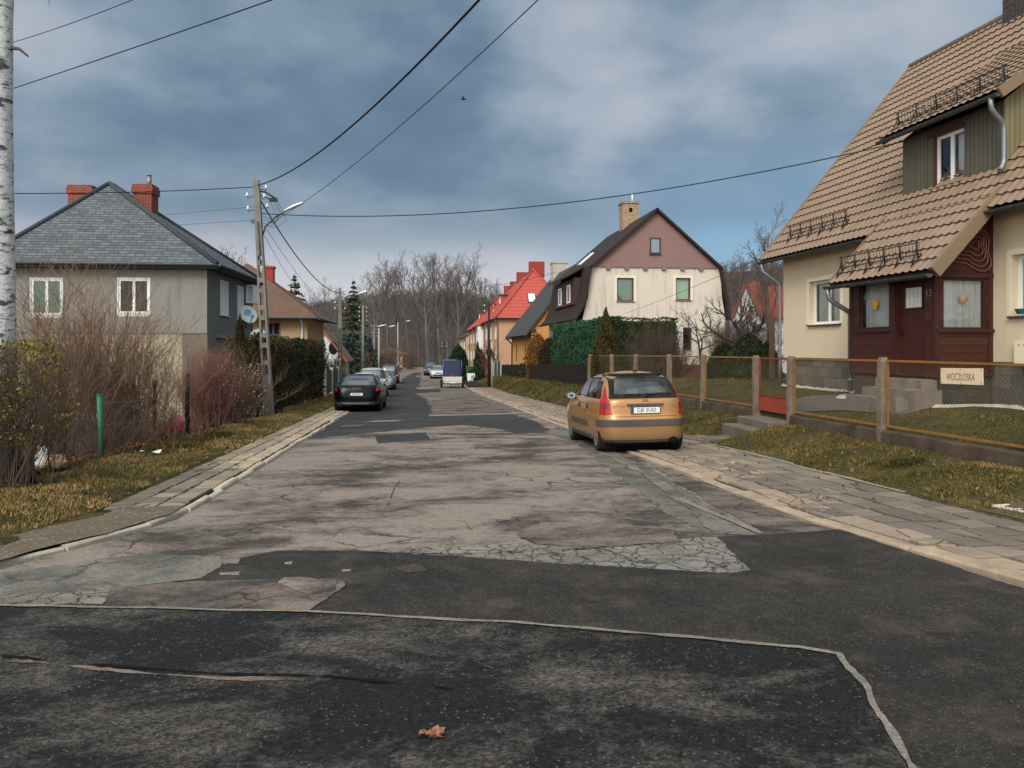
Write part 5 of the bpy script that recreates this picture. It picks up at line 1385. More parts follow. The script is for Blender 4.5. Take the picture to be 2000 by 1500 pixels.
        if k == 1:  # white oriel
            mb = MB(); mb.box2((xl - .75, ya + 1.5, ze - 4.6), (xl - .001, ya + 4.0, ze - .25)); b = mb.obj('oriel', M['white_paint'], h, origin=o)
            simple_window(b, (xl - .756, ya + 3.8, ze - 3.6), V3(0, -1, 0), V3(-1, 0, 0), 2.1, 1.7, M['white_plastic'], 2, None, None, .1, o)
build_terrace()

# ================================================================ red-roofed house behind the lawns at the right
def build_red_cottage():
    Y0 = 78; q = lambda px, py: onY(px, py, Y0)
    a, ap, b = q(1436, 620), q(1458, 560), q(1478, 620); xe = q(1560, 560).x
    o = Vector(((a.x + xe) / 2, Y0, -.6)); h = thing('red_roofed_cottage', 'white cottage with red tiled roof far behind the bare fruit tree', 'house', o)
    zl = q(1450, 618).z
    mb = MB(); mb.add([V3(a.x, Y0, -2), V3(b.x, Y0, -2), V3(b.x, Y0, zl), V3(ap.x, Y0, ap.z), V3(a.x, Y0, zl)], [(0, 1, 2, 3, 4)]); mb.box2((b.x - .05, Y0 + .01, -2), (xe, Y0 + 7, zl - .02)); mb.obj('wall', render_wall('white_wall', rgb(214, 210, 206), .1, 15), h, origin=o)
    rm = plain('cottage_red_tile', rgb(128, 66, 58), .8, .2, var=.2, scale=4)
    mb = MB(); quadbox(mb, [V3(ap.x - .2, Y0 - .35, ap.z + .15), V3(xe, Y0 - .35 + 3, ap.z + .15), V3(xe, Y0 - .8, zl - .2), V3(b.x + .1, Y0 - .8, zl - .2)], V3(0, .1, .12)); quadbox(mb, [V3(ap.x - .2, Y0 - .35, ap.z + .17), V3(a.x - .45, Y0 - .35, zl - .5), V3(a.x - .45, Y0 + .1, zl - .5), V3(ap.x - .2, Y0 + .1, ap.z + .17)], V3(-.1, 0, .1))
    mb.box2((q(1470, 560).x, Y0 + 2.6, ap.z - .5), (xe, Y0 + 3.4, ap.z + .1)); roof = mb.obj('roof', rm, h, origin=o)
    mb = MB(); c = q(1496, 560); mb.box2((c.x - .55, Y0 + 2.5, c.z - .6), (c.x + .55, Y0 + 3.5, c.z + .75)); mb.obj('chimney', plain('cottage_brick', rgb(150, 76, 66), .9), roof, origin=o)
    for px in (1449, 1466): 
        w = q(px, 612); simple_window(h, (w.x - .35, Y0 - .005, w.z), UX, FY, .7, .9, M['white_paint'], 1, None, None, .1, o)
build_red_cottage()

# ================================================================ grey pyramid-roofed house at the left
def build_grey_house():
    th = rad(-1.43); W = P(405, 680, 31.0); o = Vector((W.x, W.y, -1.4))
    h = thing('grey_house', 'two-storey grey house with slate pyramid roof and two red chimneys', 'house', (o.x, o.y, 0), (0, 0, th))
    inv = Matrix.Rotation(-th, 3, 'Z'); B = Vector((o.x, o.y, 0))
    def onplane(px, py, axis, val):
        r = inv @ ray(px, py); c = inv @ (Vector((0, 0, CAMZ)) - B); t = (val - c[axis]) / r[axis]; return c + r * t
    f = lambda px, py: onplane(px, py, 1, 0.0); s = lambda px, py: onplane(px, py, 0, 0.0)
    zt, zs, zb = 4.92, f(300, 651).z, -1.5
    wl = -8.2; D = 7.2
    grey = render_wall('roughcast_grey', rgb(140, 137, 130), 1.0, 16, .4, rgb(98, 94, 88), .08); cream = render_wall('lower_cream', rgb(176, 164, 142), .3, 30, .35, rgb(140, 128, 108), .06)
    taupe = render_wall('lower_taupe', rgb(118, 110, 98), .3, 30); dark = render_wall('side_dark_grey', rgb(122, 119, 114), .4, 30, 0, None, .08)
    wins = [[f(62, 615), f(122, 545)], [f(232, 612), f(292, 545)]]
    mb = MB(); hl = [(a[0].x - wl, a[0].z - zs, a[1].x - wl, a[1].z - zs) for a in wins]
    wall_plane(mb, (wl, -.04, zs), UX, UZ, FY, -wl, zt - zs, hl, .14)
    mb.quad(V3(wl, -.04, zs), V3(0, -.04, zs), V3(0, 0.1, zs), V3(wl, .1, zs)); mb.obj('upper_wall', grey, h)
    xc = f(356, 700).x
    mb = MB(); mb.quad(V3(wl, 0, zb), V3(xc, 0, zb), V3(xc, 0, zs), V3(wl, 0, zs)); mb.obj('lower_wall', cream, h)
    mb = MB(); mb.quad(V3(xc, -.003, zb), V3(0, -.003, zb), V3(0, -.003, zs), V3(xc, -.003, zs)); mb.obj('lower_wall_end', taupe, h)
    sw = [[s(430, 614), s(447, 551)], [s(463.5, 622), s(477, 561)]]
    mb = MB(); hs = [(min(a[0].y, a[1].y), a[0].z - zb, max(a[0].y, a[1].y), sw[0][1].z - zb) for a in sw]
    wall_plane(mb, (0, 0, zb), V3(0, 1, 0), UZ, V3(1, 0, 0), D, zt - zb, hs, .1)
    mb.add([V3(wl, 0, zb), V3(wl, D, zb), V3(wl, D, zt), V3(wl, 0, zt)], [(0, 1, 2, 3)]); mb.add([V3(wl, D, zb), V3(0, D, zb), V3(0, D, zt), V3(wl, D, zt)], [(0, 1, 2, 3)])
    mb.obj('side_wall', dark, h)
    for i, a in enumerate(wins):
        w, hh = a[1].x - a[0].x, a[1].z - a[0].z
        window(h, (a[0].x, .02, a[0].z), UX, UZ, FY, w, hh, M['white_paint'], .085, 2, 1, None, M['white_paint'], .1, pane_mat=[plain('teal_pane', rgb(16, 92, 80), .12, .5, var=.3, scale=5), M['dark_glass']][i])
        mb = MB()
        for u0, v0, u1, v1 in ((a[0].x - .045, a[0].z - .05, a[0].x, a[1].z + .045), (a[1].x, a[0].z - .05, a[1].x + .045, a[1].z + .045), (a[0].x, a[1].z, a[1].x, a[1].z + .045), (a[0].x, a[0].z - .12, a[1].x, a[0].z - .05)): mb.box2((u0, -.055, v0), (u1, -.041, v1))
        mb.obj('window_surround', M['white_paint'], h)
    for a, k in zip(sw, hs):
        window(h, (-.06, k[0], k[1] + zb), V3(0, 1, 0), UZ, V3(1, 0, 0), k[2] - k[0], k[3] - k[1], M['white_paint'], .09, 2, 1, None, M['white_paint'], .14, pane_mat=M['curtain'])
    mb = MB(); a = s(437, 690); mb.box2((.001, 1.2, zs - .16), (.10, D - 2.2, zs - .03)); mb.box2((.001, 1.1, -.1), (.06, 2.3, .02)); mb.obj('ledge', M['concrete'], h)
    a0, a1 = s(432, 720), s(443, 682)
    simple_window(h, (.006, a0.y, -.9), V3(0, 1, 0), V3(1, 0, 0), max(.8, a1.y - a0.y), .85, M['white_paint'], 1, None, M['white_paint'], .1)
    # dark doorway, bench clutter behind the shrubs
    mb = MB(); a, b = f(205, 830), f(250, 745); mb.box2((a.x, -.02, zb), (b.x, -.004, b.z)); mb.obj('cellar_door', plain('cellar_door', rgb(62, 46, 40), .7), h)
    # roof
    sh = NT('slate_shingle'); v = sh.objco(); sx, sy, sz = sh.sep(v)[:3]
    br = sh.n('TexBrick', {'offset': 0.37}, Vector=sh.n('CombineXYZ', X=sh.math('ADD', sx, sy), Y=sz, Z=0.0).outputs[0], Color1=rgb(110, 112, 116), Color2=rgb(72, 75, 80), Mortar=rgb(40, 44, 46), Scale=1.0, Mortar_Size=.018, Mortar_Smooth=.3, Bias=-.1, Brick_Width=.34, Row_Height=.125)
    c = sh.mix(sh.math('MULTIPLY', sh.noise(v, 3.5, 5, .7), .6), br.outputs['Color'], rgb(90, 92, 95)); sh = sh.fin(c, .85, .2, 0, sh.bump(br.outputs['Fac'], -.5, .02))
    ze = 4.93; xr, xl2, yf, yb = .52, -8.55, -.5, D + .55
    ap = V3(-5.2, 3.5, 8.86); rb = V3(-5.2, 4.2, 8.86)
    E = [V3(xl2, yf, ze), V3(xr, yf, ze), V3(xr, yb, ze), V3(xl2, yb, ze)]
    mb = MB(); mb.add(E + [ap, rb], [(0, 1, 4), (1, 2, 5, 4), (2, 3, 5), (3, 0, 4, 5)]); roof = mb.obj('roof', sh, h)
    mb = MB()
    for p0, p1 in ((E[0], ap), (E[1], ap), (E[2], rb), (E[3], rb), (ap, rb)): mb.tube([p0 + V3(0, 0, .03), p1 + V3(0, 0, .03)], .10, 6)
    mb.obj('hip_cap', plain('hip_cap_dark', rgb(62, 66, 70), .8, .2, var=.2), roof)
    mb = MB(); mb.add([p + V3(0, 0, -.02) for p in E], [(0, 1, 2, 3)])
    for p0, p1 in zip(E, E[1:] + E[:1]): mb.quad(p0 + V3(0, 0, -.16), p1 + V3(0, 0, -.16), p1, p0)
    mb.add([p + V3(0, 0, -.16) for p in E], [(0, 1, 2, 3)]); mb.obj('soffit', plain('soffit_black', rgb(46, 48, 50), .7), roof)
    gm = plain('gutter_bluegrey', rgb(84, 92, 98), .5, .3, .3)
    gutter(h, (xr + .02, yf - .07, ze), (xl2, yf - .07, ze), .075, gm); gutter(h, (xr + .07, yb, ze), (xr + .07, yf, ze), .075, gm)
    downpipe(h, [(xr + .05, yb - .2, ze - .05), (.08, yb - .6, ze - .5), (.08, yb - .6, -1.3)], .05, M['dark_zinc'])
    cb = bricks('chimney_brick_red', rgb(138, 64, 52), rgb(110, 50, 42), rgb(150, 110, 96), .26, .085, .010)
    for px0, px1, pyt, dep, flue in ((131, 180, 361, 36.8, False), (258, 298, 359, 34.6, True)):
        a, b = P(px0, pyt, dep), P(px1, pyt, dep); la, lb = inv @ (a - B), inv @ (b - B)
        mb = MB(); y = (la.y + lb.y) / 2; x0, x1 = la.x + .06, lb.x - .06; zt2 = a.z
        mb.box2((x0, y, ze + 1.2), (x1, y + .85, zt2 - .42)); mb.box2((x0 - .06, y - .06, zt2 - .42), (x1 + .06, y + .91, zt2 - .12)); mb.box2((x0 - .03, y - .03, zt2 - .12), (x1 + .03, y + .88, zt2))
        ch = mb.obj('chimney', cb, roof)
        if flue:
            mb = MB(); cx, cy = lerp(x0, x1, .7), y + .4; mb.cyl((cx, cy, zt2 - .05), (cx, cy, zt2 + .42), .10, n=10); mb.cyl((cx, cy, zt2 + .46), (cx, cy, zt2 + .54), .12, .02, n=10)
            mb.cyl((cx, cy, zt2 + .3), (cx, cy, zt2 + .48), .03, n=6); mb.obj('flue_pipe', M['zinc'], ch)
    # roof ladder hatch
    # air conditioner box under the far eave
    a = s(494, 598); mb = MB(); mb.box2((.05, D - 1.15, a.z + .05), (.42, D - .15, a.z + .95)); ac = mb.obj('air_conditioner', M['white_plastic'], h, bevel=.02)
    mb = MB()
    for i in range(7): mb.tube([(.2, D - 1.165, a.z + .2 + i * .1), (.4, D - 1.165, a.z + .2 + i * .1)], .012, 4)
    mb.obj('grille', M['dark_zinc'], ac)
    # two satellite dishes on brackets
    def dish(px, py, d, r, label, yaw, emblem):
        c = P(px, py, d); t = thing('satellite_dish', label, 'satellite dish', c, (rad(66), 0, yaw), 'satellite dishes on the grey house')
        mb = MB(); mb.grid(lambda u, v: V3(math.cos(6.283 * u) * r * v, math.sin(6.283 * u) * r * 1.12 * v, .22 * r * v * v), 28, 7, True, True)
        mb.grid(lambda u, v: V3(math.cos(6.283 * u) * r * lerp(1, 1.02, v), math.sin(6.283 * u) * r * 1.12 * lerp(1, 1.02, v), .22 * r + (-.02 * v)), 28, 2, True, True); mb.obj('reflector', M['white_plastic'], t)
        mb = MB(); mb.tube([(0, -r * 1.1, .2 * r), (0, -r * .7, r * .9)], .018, 6); mb.obj('feed_arm', M['dark_zinc'], t)
        mb = MB(); mb.box((0, -r * .66, r * .95), (.07, .09, .16)); mb.obj('receiver', M['zinc'], t, bevel=.01)
        mb = MB(); mb.tube([(0, 0, -.01), (0, -.1, -.28), (0, -.5, -.42)], .03, 8); mb.obj('bracket', M['dark_zinc'], t)
        if emblem:
            mb = MB(); mb.grid(lambda u, v: V3(math.cos(6.283 * u) * r * .42 * lerp(.55, 1, v), r * .28 + math.sin(6.283 * u) * r * .34 * lerp(.5, 1, v), .22 * ((r * .42) ** 2) / r + .012 + .03 * v), 20, 2, True, True)
            mb.add([V3(-.07, r * .2, .05), V3(.07, r * .2, .05), V3(.02, r * .42, .06)], [(0, 1, 2)]); mb.obj('emblem', plain('emblem_blue', rgb(110, 176, 214), .6), t, recalc=False)
    dish(484, 615, 36.8, .42, 'upper white satellite dish with pale blue emblem', rad(38), True)
    dish(505, 660, 34.0, .36, 'lower plain white satellite dish half behind the pole', rad(20), False)
build_grey_house()

# ================================================================ brown-roofed house and white gable further down on the left
def build_brown_house():
    c = P(600, 680, 50); xr, yf = c.x, c.y; o = Vector((xr - 4, yf, -1.5)); zg = -1.8
    ze = P(600, 620, 50).z
    h = thing('brown_roofed_house', 'ochre rendered house with worn brown hipped roof behind the tall hedge', 'house', o)
    xl = xr - 9; D = 9
    mb = MB(); mb.box2((xl, yf, zg), (xr, yf + D, ze)); mb.obj('wall', render_wall('ochre_render', rgb(188, 156, 120), .2, 20, .25, rgb(130, 104, 80)), h, origin=o)
    rm = plain('worn_brown_tile', rgb(104, 80, 66), .9, .2, var=.35, scale=2.2, bump=.6, bscale=9, dirt=.5, dirtcol=rgb(70, 60, 54))
    e = .75; E = [V3(xl - e, yf - e, ze - .05), V3(xr + e, yf - e, ze - .05), V3(xr + e, yf + D + e, ze - .05), V3(xl - e, yf + D + e, ze - .05)]; ap = V3(xr - 4.6, yf + 3.9, ze + 3.9); rb = V3(xr - 4.6, yf + D - 4, ze + 3.9)
    mb = MB(); mb.add(E + [ap, rb], [(0, 1, 4), (1, 2, 5, 4), (2, 3, 5), (3, 0, 4, 5), (0, 3, 2, 1)]); roof = mb.obj('roof', rm, h, origin=o)
    gutter(h, V3(xr + e, yf - e - .08, ze - .06) - o, V3(xl - e, yf - e - .08, ze - .06) - o, .1, M['dark_zinc']); gutter(h, V3(xr + e + .08, yf + D + e, ze - .06) - o, V3(xr + e + .08, yf - e, ze - .06) - o, .1, M['dark_zinc'])
    a = P(524, 535, 53); mb = MB(); mb.box2((a.x - .32, a.y, ze + 1.5), (a.x + .32, a.y + .7, a.z + .4)); mb.box2((a.x - .38, a.y - .06, a.z + .4), (a.x + .38, a.y + .76, a.z + .55)); mb.obj('chimney', plain('brick_red_far', rgb(150, 66, 54), .9, var=.2), roof, origin=o)
    w0, w1 = onY(521, 655, yf), onY(547, 630, yf); simple_window(h, (w0.x, yf - .006, w0.z), UX, FY, w1.x - w0.x, w1.z - w0.z, plain('old_frame', rgb(96, 84, 72), .7), 2, None, M['concrete'], .08, o)
    downpipe(h, [V3(xr - .3, yf - e, ze - .1) - o, V3(xr - .3, yf - .08, ze - .5) - o, V3(xr - .3, yf - .08, zg) - o], .06, M['white_paint'])
    # white gable
    Y0 = 74; q = lambda px, py: onY(px, py, Y0)
    a, ap, b = q(596, 708), q(632, 648), q(668, 708); zb = q(640, 704).z; o2 = Vector(((a.x + b.x) / 2, Y0, zb))
    g = thing('white_gabled_house', 'small white gabled house with orange-red verge beside the street poles', 'house', o2)
    mb = MB(); mb.add([V3(a.x, Y0, -2.2), V3(b.x, Y0, -2.2), V3(b.x, Y0, b.z + .4), V3(ap.x, Y0, ap.z), V3(a.x, Y0, a.z + .4)], [(0, 1, 2, 3, 4)]); mb.box2((a.x, Y0 + .01, -2.2), (b.x, Y0 + 8, b.z + .2)); mb.obj('wall', render_wall('white_render', rgb(226, 226, 226), .1, 10, .3, rgb(150, 146, 140)), g, origin=o2)
    rm2 = plain('grey_brown_roof', rgb(116, 96, 84), .9, .2, var=.3, scale=2)
    mb = MB(); 
    for s, ee in ((1, b), (-1, a)): quadbox(mb, [V3(ap.x, Y0 - .3, ap.z + .05), V3(ap.x, Y0 + 8, ap.z + .05), V3(ee.x + s * .5, Y0 + 8, ee.z), V3(ee.x + s * .5, Y0 - .3, ee.z)], V3(0, 0, .12))
    roof = mb.obj('roof', rm2, g, origin=o2)
    mb = MB()
    for s, ee in ((1, b), (-1, a)): quadbox(mb, [V3(ap.x, Y0 - .36, ap.z - .05), V3(ee.x + s * .5, Y0 - .36, ee.z - .1), V3(ee.x + s * .5, Y0 - .36, ee.z + .16), V3(ap.x, Y0 - .36, ap.z + .2)], V3(0, .05, 0))
    mb.obj('verge_board', plain('verge_orange', rgb(160, 84, 56), .8), roof, origin=o2)
    c = q(651, 680); mb = MB(); mb.grid(lambda u, v: V3(c.x + math.cos(6.283 * u) * .42 * v, Y0 - .02 - .03 * (v < .99), c.z + math.sin(6.283 * u) * .62 * v), 20, 3, False, True); mb.obj('oval_window', M['dark_glass'], g, origin=o2)
    # ochre house glimpsed through the trees at the end of the street
    c = P(752, 700, 176); oo = Vector((c.x, c.y, zr(150))); t = thing('ochre_house', 'tall ochre house glimpsed through the bare trees at the street end', 'house', oo)
    mb = MB(); zt = P(752, 692, 176).z; mb.box2((c.x - 3, c.y, -3), (c.x + 4, c.y + 8, zt)); mb.obj('wall', render_wall('ochre_far', rgb(172, 128, 86), .1, 8), t, origin=oo)
    mb = MB(); mb.add([V3(c.x - 3.4, c.y - .4, zt), V3(c.x + 5.4, c.y - .4, zt), V3(c.x + 5.4, c.y + 8.4, zt), V3(c.x - 3.4, c.y + 8.4, zt), V3(c.x + 1, c.y + 4, zt + 1.6)], [(0, 1, 4), (1, 2, 4), (2, 3, 4), (3, 0, 4), (0, 3, 2, 1)]); mb.obj('roof', rm2, t, origin=oo)
    for i in range(3):
        for j in range(2): simple_window(t, (c.x - 2.2 + i * 2.4, c.y - .006, zt - 2.2 - j * 2.6), UX, FY, 1.0, 1.4, M['white_paint'], 2, None, None, .1, oo)
build_brown_house()
# ================================================================ vehicles
# A body is a stack of rounded outlines (super-ellipses) from sill to shoulder; the cabin is a second stack on top of it.
# All panes, lamps, strips and plates are patches lifted a few millimetres off those surfaces.
class CarShape:
    def __init__(s, body, cabin, hood=None, deck=None, n=4.5):
        s.body, s.cabin, s.hood, s.deck, s.n = body, cabin, hood, deck, n     # rows: z, half width, y rear, y front
    def row(s, rows, z):
        zs = [r[0] for r in rows]; return [interp(z, zs, [r[i] for r in rows]) for i in (1, 2, 3)] + [interp(z, zs, [r[4] if len(r) > 4 else s.n for r in rows])]
    def outline(s, rows, z, a):
        w, y0, y1, n = s.row(rows, z); c, si = math.cos(a), math.sin(a); yc, l = (y0 + y1) / 2, (y1 - y0) / 2
        return Vector((w * math.copysign(abs(c) ** (2 / n), c), yc + l * math.copysign(abs(si) ** (2 / n), si), z))
    def bend(s, p):
        """hood and boot lid fall away from the shoulder line"""
        k = 0
        zt = s.body[-1][0]; f = max(0, (p.z - .45) / (zt - .45))
        if s.hood: k += interp(p.y, s.hood[0], s.hood[1])
        if s.deck: k += interp(p.y, s.deck[0], s.deck[1])
        return Vector((p.x, p.y, p.z - k * f * f))
    def B(s, z, a): return s.bend(s.outline(s.body, z, a))
    def side(s, rows, y, z, sgn):
        w, y0, y1, n = s.row(rows, z); yc, l = (y0 + y1) / 2, (y1 - y0) / 2; t = min(.999, abs((y - yc) / l))
        p = Vector((sgn * w * (1 - t ** n) ** (1 / n), y, z)); return s.bend(p) if rows is s.body else p
    def end(s, rows, x, z, sgn):
        w, y0, y1, n = s.row(rows, z); yc, l = (y0 + y1) / 2, (y1 - y0) / 2; t = min(.999, abs(x / w))
        p = Vector((x, yc + sgn * l * (1 - t ** n) ** (1 / n), z)); return s.bend(p) if rows is s.body else p

def lift(fn, nu, nv, off, mb):
    """grid patch of a surface, pushed outwards by off and given a rim that returns to the surface"""
    e = 1e-3
    def g(u, v):
        p = fn(u, v); du = fn(min(1, u + e), v) - fn(max(0, u - e), v); dv = fn(u, min(1, v + e)) - fn(u, max(0, v - e)); n = du.cross(dv)
        if n.length < 1e-12: n = Vector((p.x, p.y * .3, 0))
        n.normalize(); c = Vector((p.x, p.y - 0, p.z - .6))
        if n.dot(Vector((p.x, p.y * .6, .2 * (p.z - .5)))) < 0: n = -n
        return p, n
    pts = [[g(i / (nu - 1), j / (nv - 1)) for i in range(nu)] for j in range(nv)]
    vs = [p + n * off for r in pts for p, n in r]; fs = [(j * nu + i, j * nu + i + 1, (j + 1) * nu + i + 1, (j + 1) * nu + i) for j in range(nv - 1) for i in range(nu - 1)]
    mb.add(vs, fs, True)
    rim = [(0, i) for i in range(nu)] + [(j, nu - 1) for j in range(1, nv)] + [(nv - 1, i) for i in range(nu - 2, -1, -1)] + [(j, 0) for j in range(nv - 2, 0, -1)]
    a = [pts[j][i][0] + pts[j][i][1] * off for j, i in rim]; b = [pts[j][i][0] - pts[j][i][1] * .004 for j, i in rim]; k = len(rim)
    mb.add(a + b, [(i, (i + 1) % k, k + (i + 1) % k, k + i) for i in range(k)])

def wheel(parent, x, y, r, w, rim_m, nsp=7, steel=False, sgn=1):
    """tyre with rounded shoulders; rim with spokes or a steel cover as sub-parts"""
    wh = bpy.data.objects.new('wheel', None); COL.objects.link(wh); wh.parent = parent; wh.location = (x, y, r)
    t = MB(); prof = [(-.5, .66), (-.5, .82), (-.44, .95), (-.3, 1.0), (.3, 1.0), (.44, .95), (.5, .82), (.5, .66)]; N = 32
    t.grid(lambda u, v: (lambda k: V3(k[0] * w, math.cos(6.283185 * u) * k[1] * r, math.sin(6.283185 * u) * k[1] * r))(prof[int(round(v * 7))]), N, 8, True, True)
    t.obj('tyre', M['black_rubber'], wh)
    m = MB(); q = [(.46, .67), (.40, .64), (.30, .60)] + ([(.44, .44), (.46, .40), (.38, .16), (.40, .0)] if steel else [(.16, .58), (.16, 0.0)])
    m.grid(lambda u, v: (lambda k: V3(sgn * k[0] * w, math.cos(6.283185 * u) * k[1] * r, math.sin(6.283185 * u) * k[1] * r))(q[int(round(v * (len(q) - 1)))]), N, len(q), True, True)
    m.m = 0 if steel else 0
    if not steel:
        for i in range(nsp):
            a = 6.283185 * i / nsp; d = Vector((0, math.cos(a), math.sin(a))); e = Vector((0, -math.sin(a), math.cos(a)))
            p = [d * .10 * r - e * .07 * r, d * .63 * r - e * .05 * r, d * .63 * r + e * .05 * r, d * .10 * r + e * .07 * r]
            quadbox(m, [k + V3(sgn * .30 * w, 0, 0) for k in p], V3(sgn * .12 * w, 0, 0))
        m.cyl((sgn * .2 * w, 0, 0), (sgn * .43 * w, 0, 0), .16 * r, n=12)
    else:
        for i in range(8):
            a = 6.283185 * i / 8; d = Vector((0, math.cos(a), math.sin(a))); m.sphere(d * .53 * r + V3(sgn * .42 * w, 0, 0), (.01, .05 * r, .05 * r), 8, 5)
    m.obj('rim', rim_m, wh)
    return wh

LAMP_R = None
def lamp_mat(name, col, em=0.0):
    k = NT(name); v = k.objco(); c = k.mix(k.noise(v, 30, 2), mul(col, .7), mul(col, 1.2)); k.b.inputs['Coat Weight'].default_value = .6
    return k.fin(c, .2, .5)
M['lamp_red'] = lamp_mat('lamp_red', rgb(170, 26, 30)); M['lamp_red_dark'] = lamp_mat('lamp_red_dark', rgb(120, 40, 46)); M['lamp_clear'] = lamp_mat('lamp_clear', rgb(190, 196, 200)); M['lamp_amber'] = lamp_mat('lamp_amber', rgb(190, 96, 40))
M['trim'] = plain('bumper_trim', rgb(74, 70, 68), .7, .3, var=.2, scale=5, dirt=.4, dirtcol=rgb(104, 92, 80)); M['interior_trim'] = plain('interior_trim', rgb(70, 70, 70), .8, .2); M['under'] = plain('underbody', rgb(20, 20, 20), .9, .1)
M['rim_alloy'] = plain('rim_alloy', rgb(132, 130, 128), .4, .5, .5, var=.15); M['rim_steel'] = plain('rim_steel', rgb(112, 104, 96), .55, .4, .3, var=.25, dirt=.4, dirtcol=rgb(84, 70, 58))
CARGLASS = glass_mat('car_glass', (.72, .88, .90, 1), .85)
def dark_car_glass():
    k = NT('car_glass_tinted'); gl = k.fin(rgb(26, 32, 36), .04, 1.0); k.b.inputs['IOR'].default_value = 1.9; return gl
DGLASS = dark_car_glass()

def lift_ring(fo, fi, nu, nv, off, mb):
    """a rubber seal: only the border between an outer and an inner patch of the same surface"""
    ring = [(i / nu, 0.0) for i in range(nu)] + [(1.0, j / nv) for j in range(nv)] + [(1 - i / nu, 1.0) for i in range(nu)] + [(0.0, 1 - j / nv) for j in range(nv)]
    k = len(ring); up = lambda p: p + Vector((p.x, p.y * .5, .3)).normalized() * off
    mb.add([up(fo(u, v)) for u, v in ring] + [up(fo(u, v).lerp(fi(u, v), .5)) for u, v in ring] + [up(fi(u, v)) for u, v in ring], [(r * k + i, r * k + (i + 1) % k, (r + 1) * k + (i + 1) % k, (r + 1) * k + i) for r in (0, 1) for i in range(k)], True)

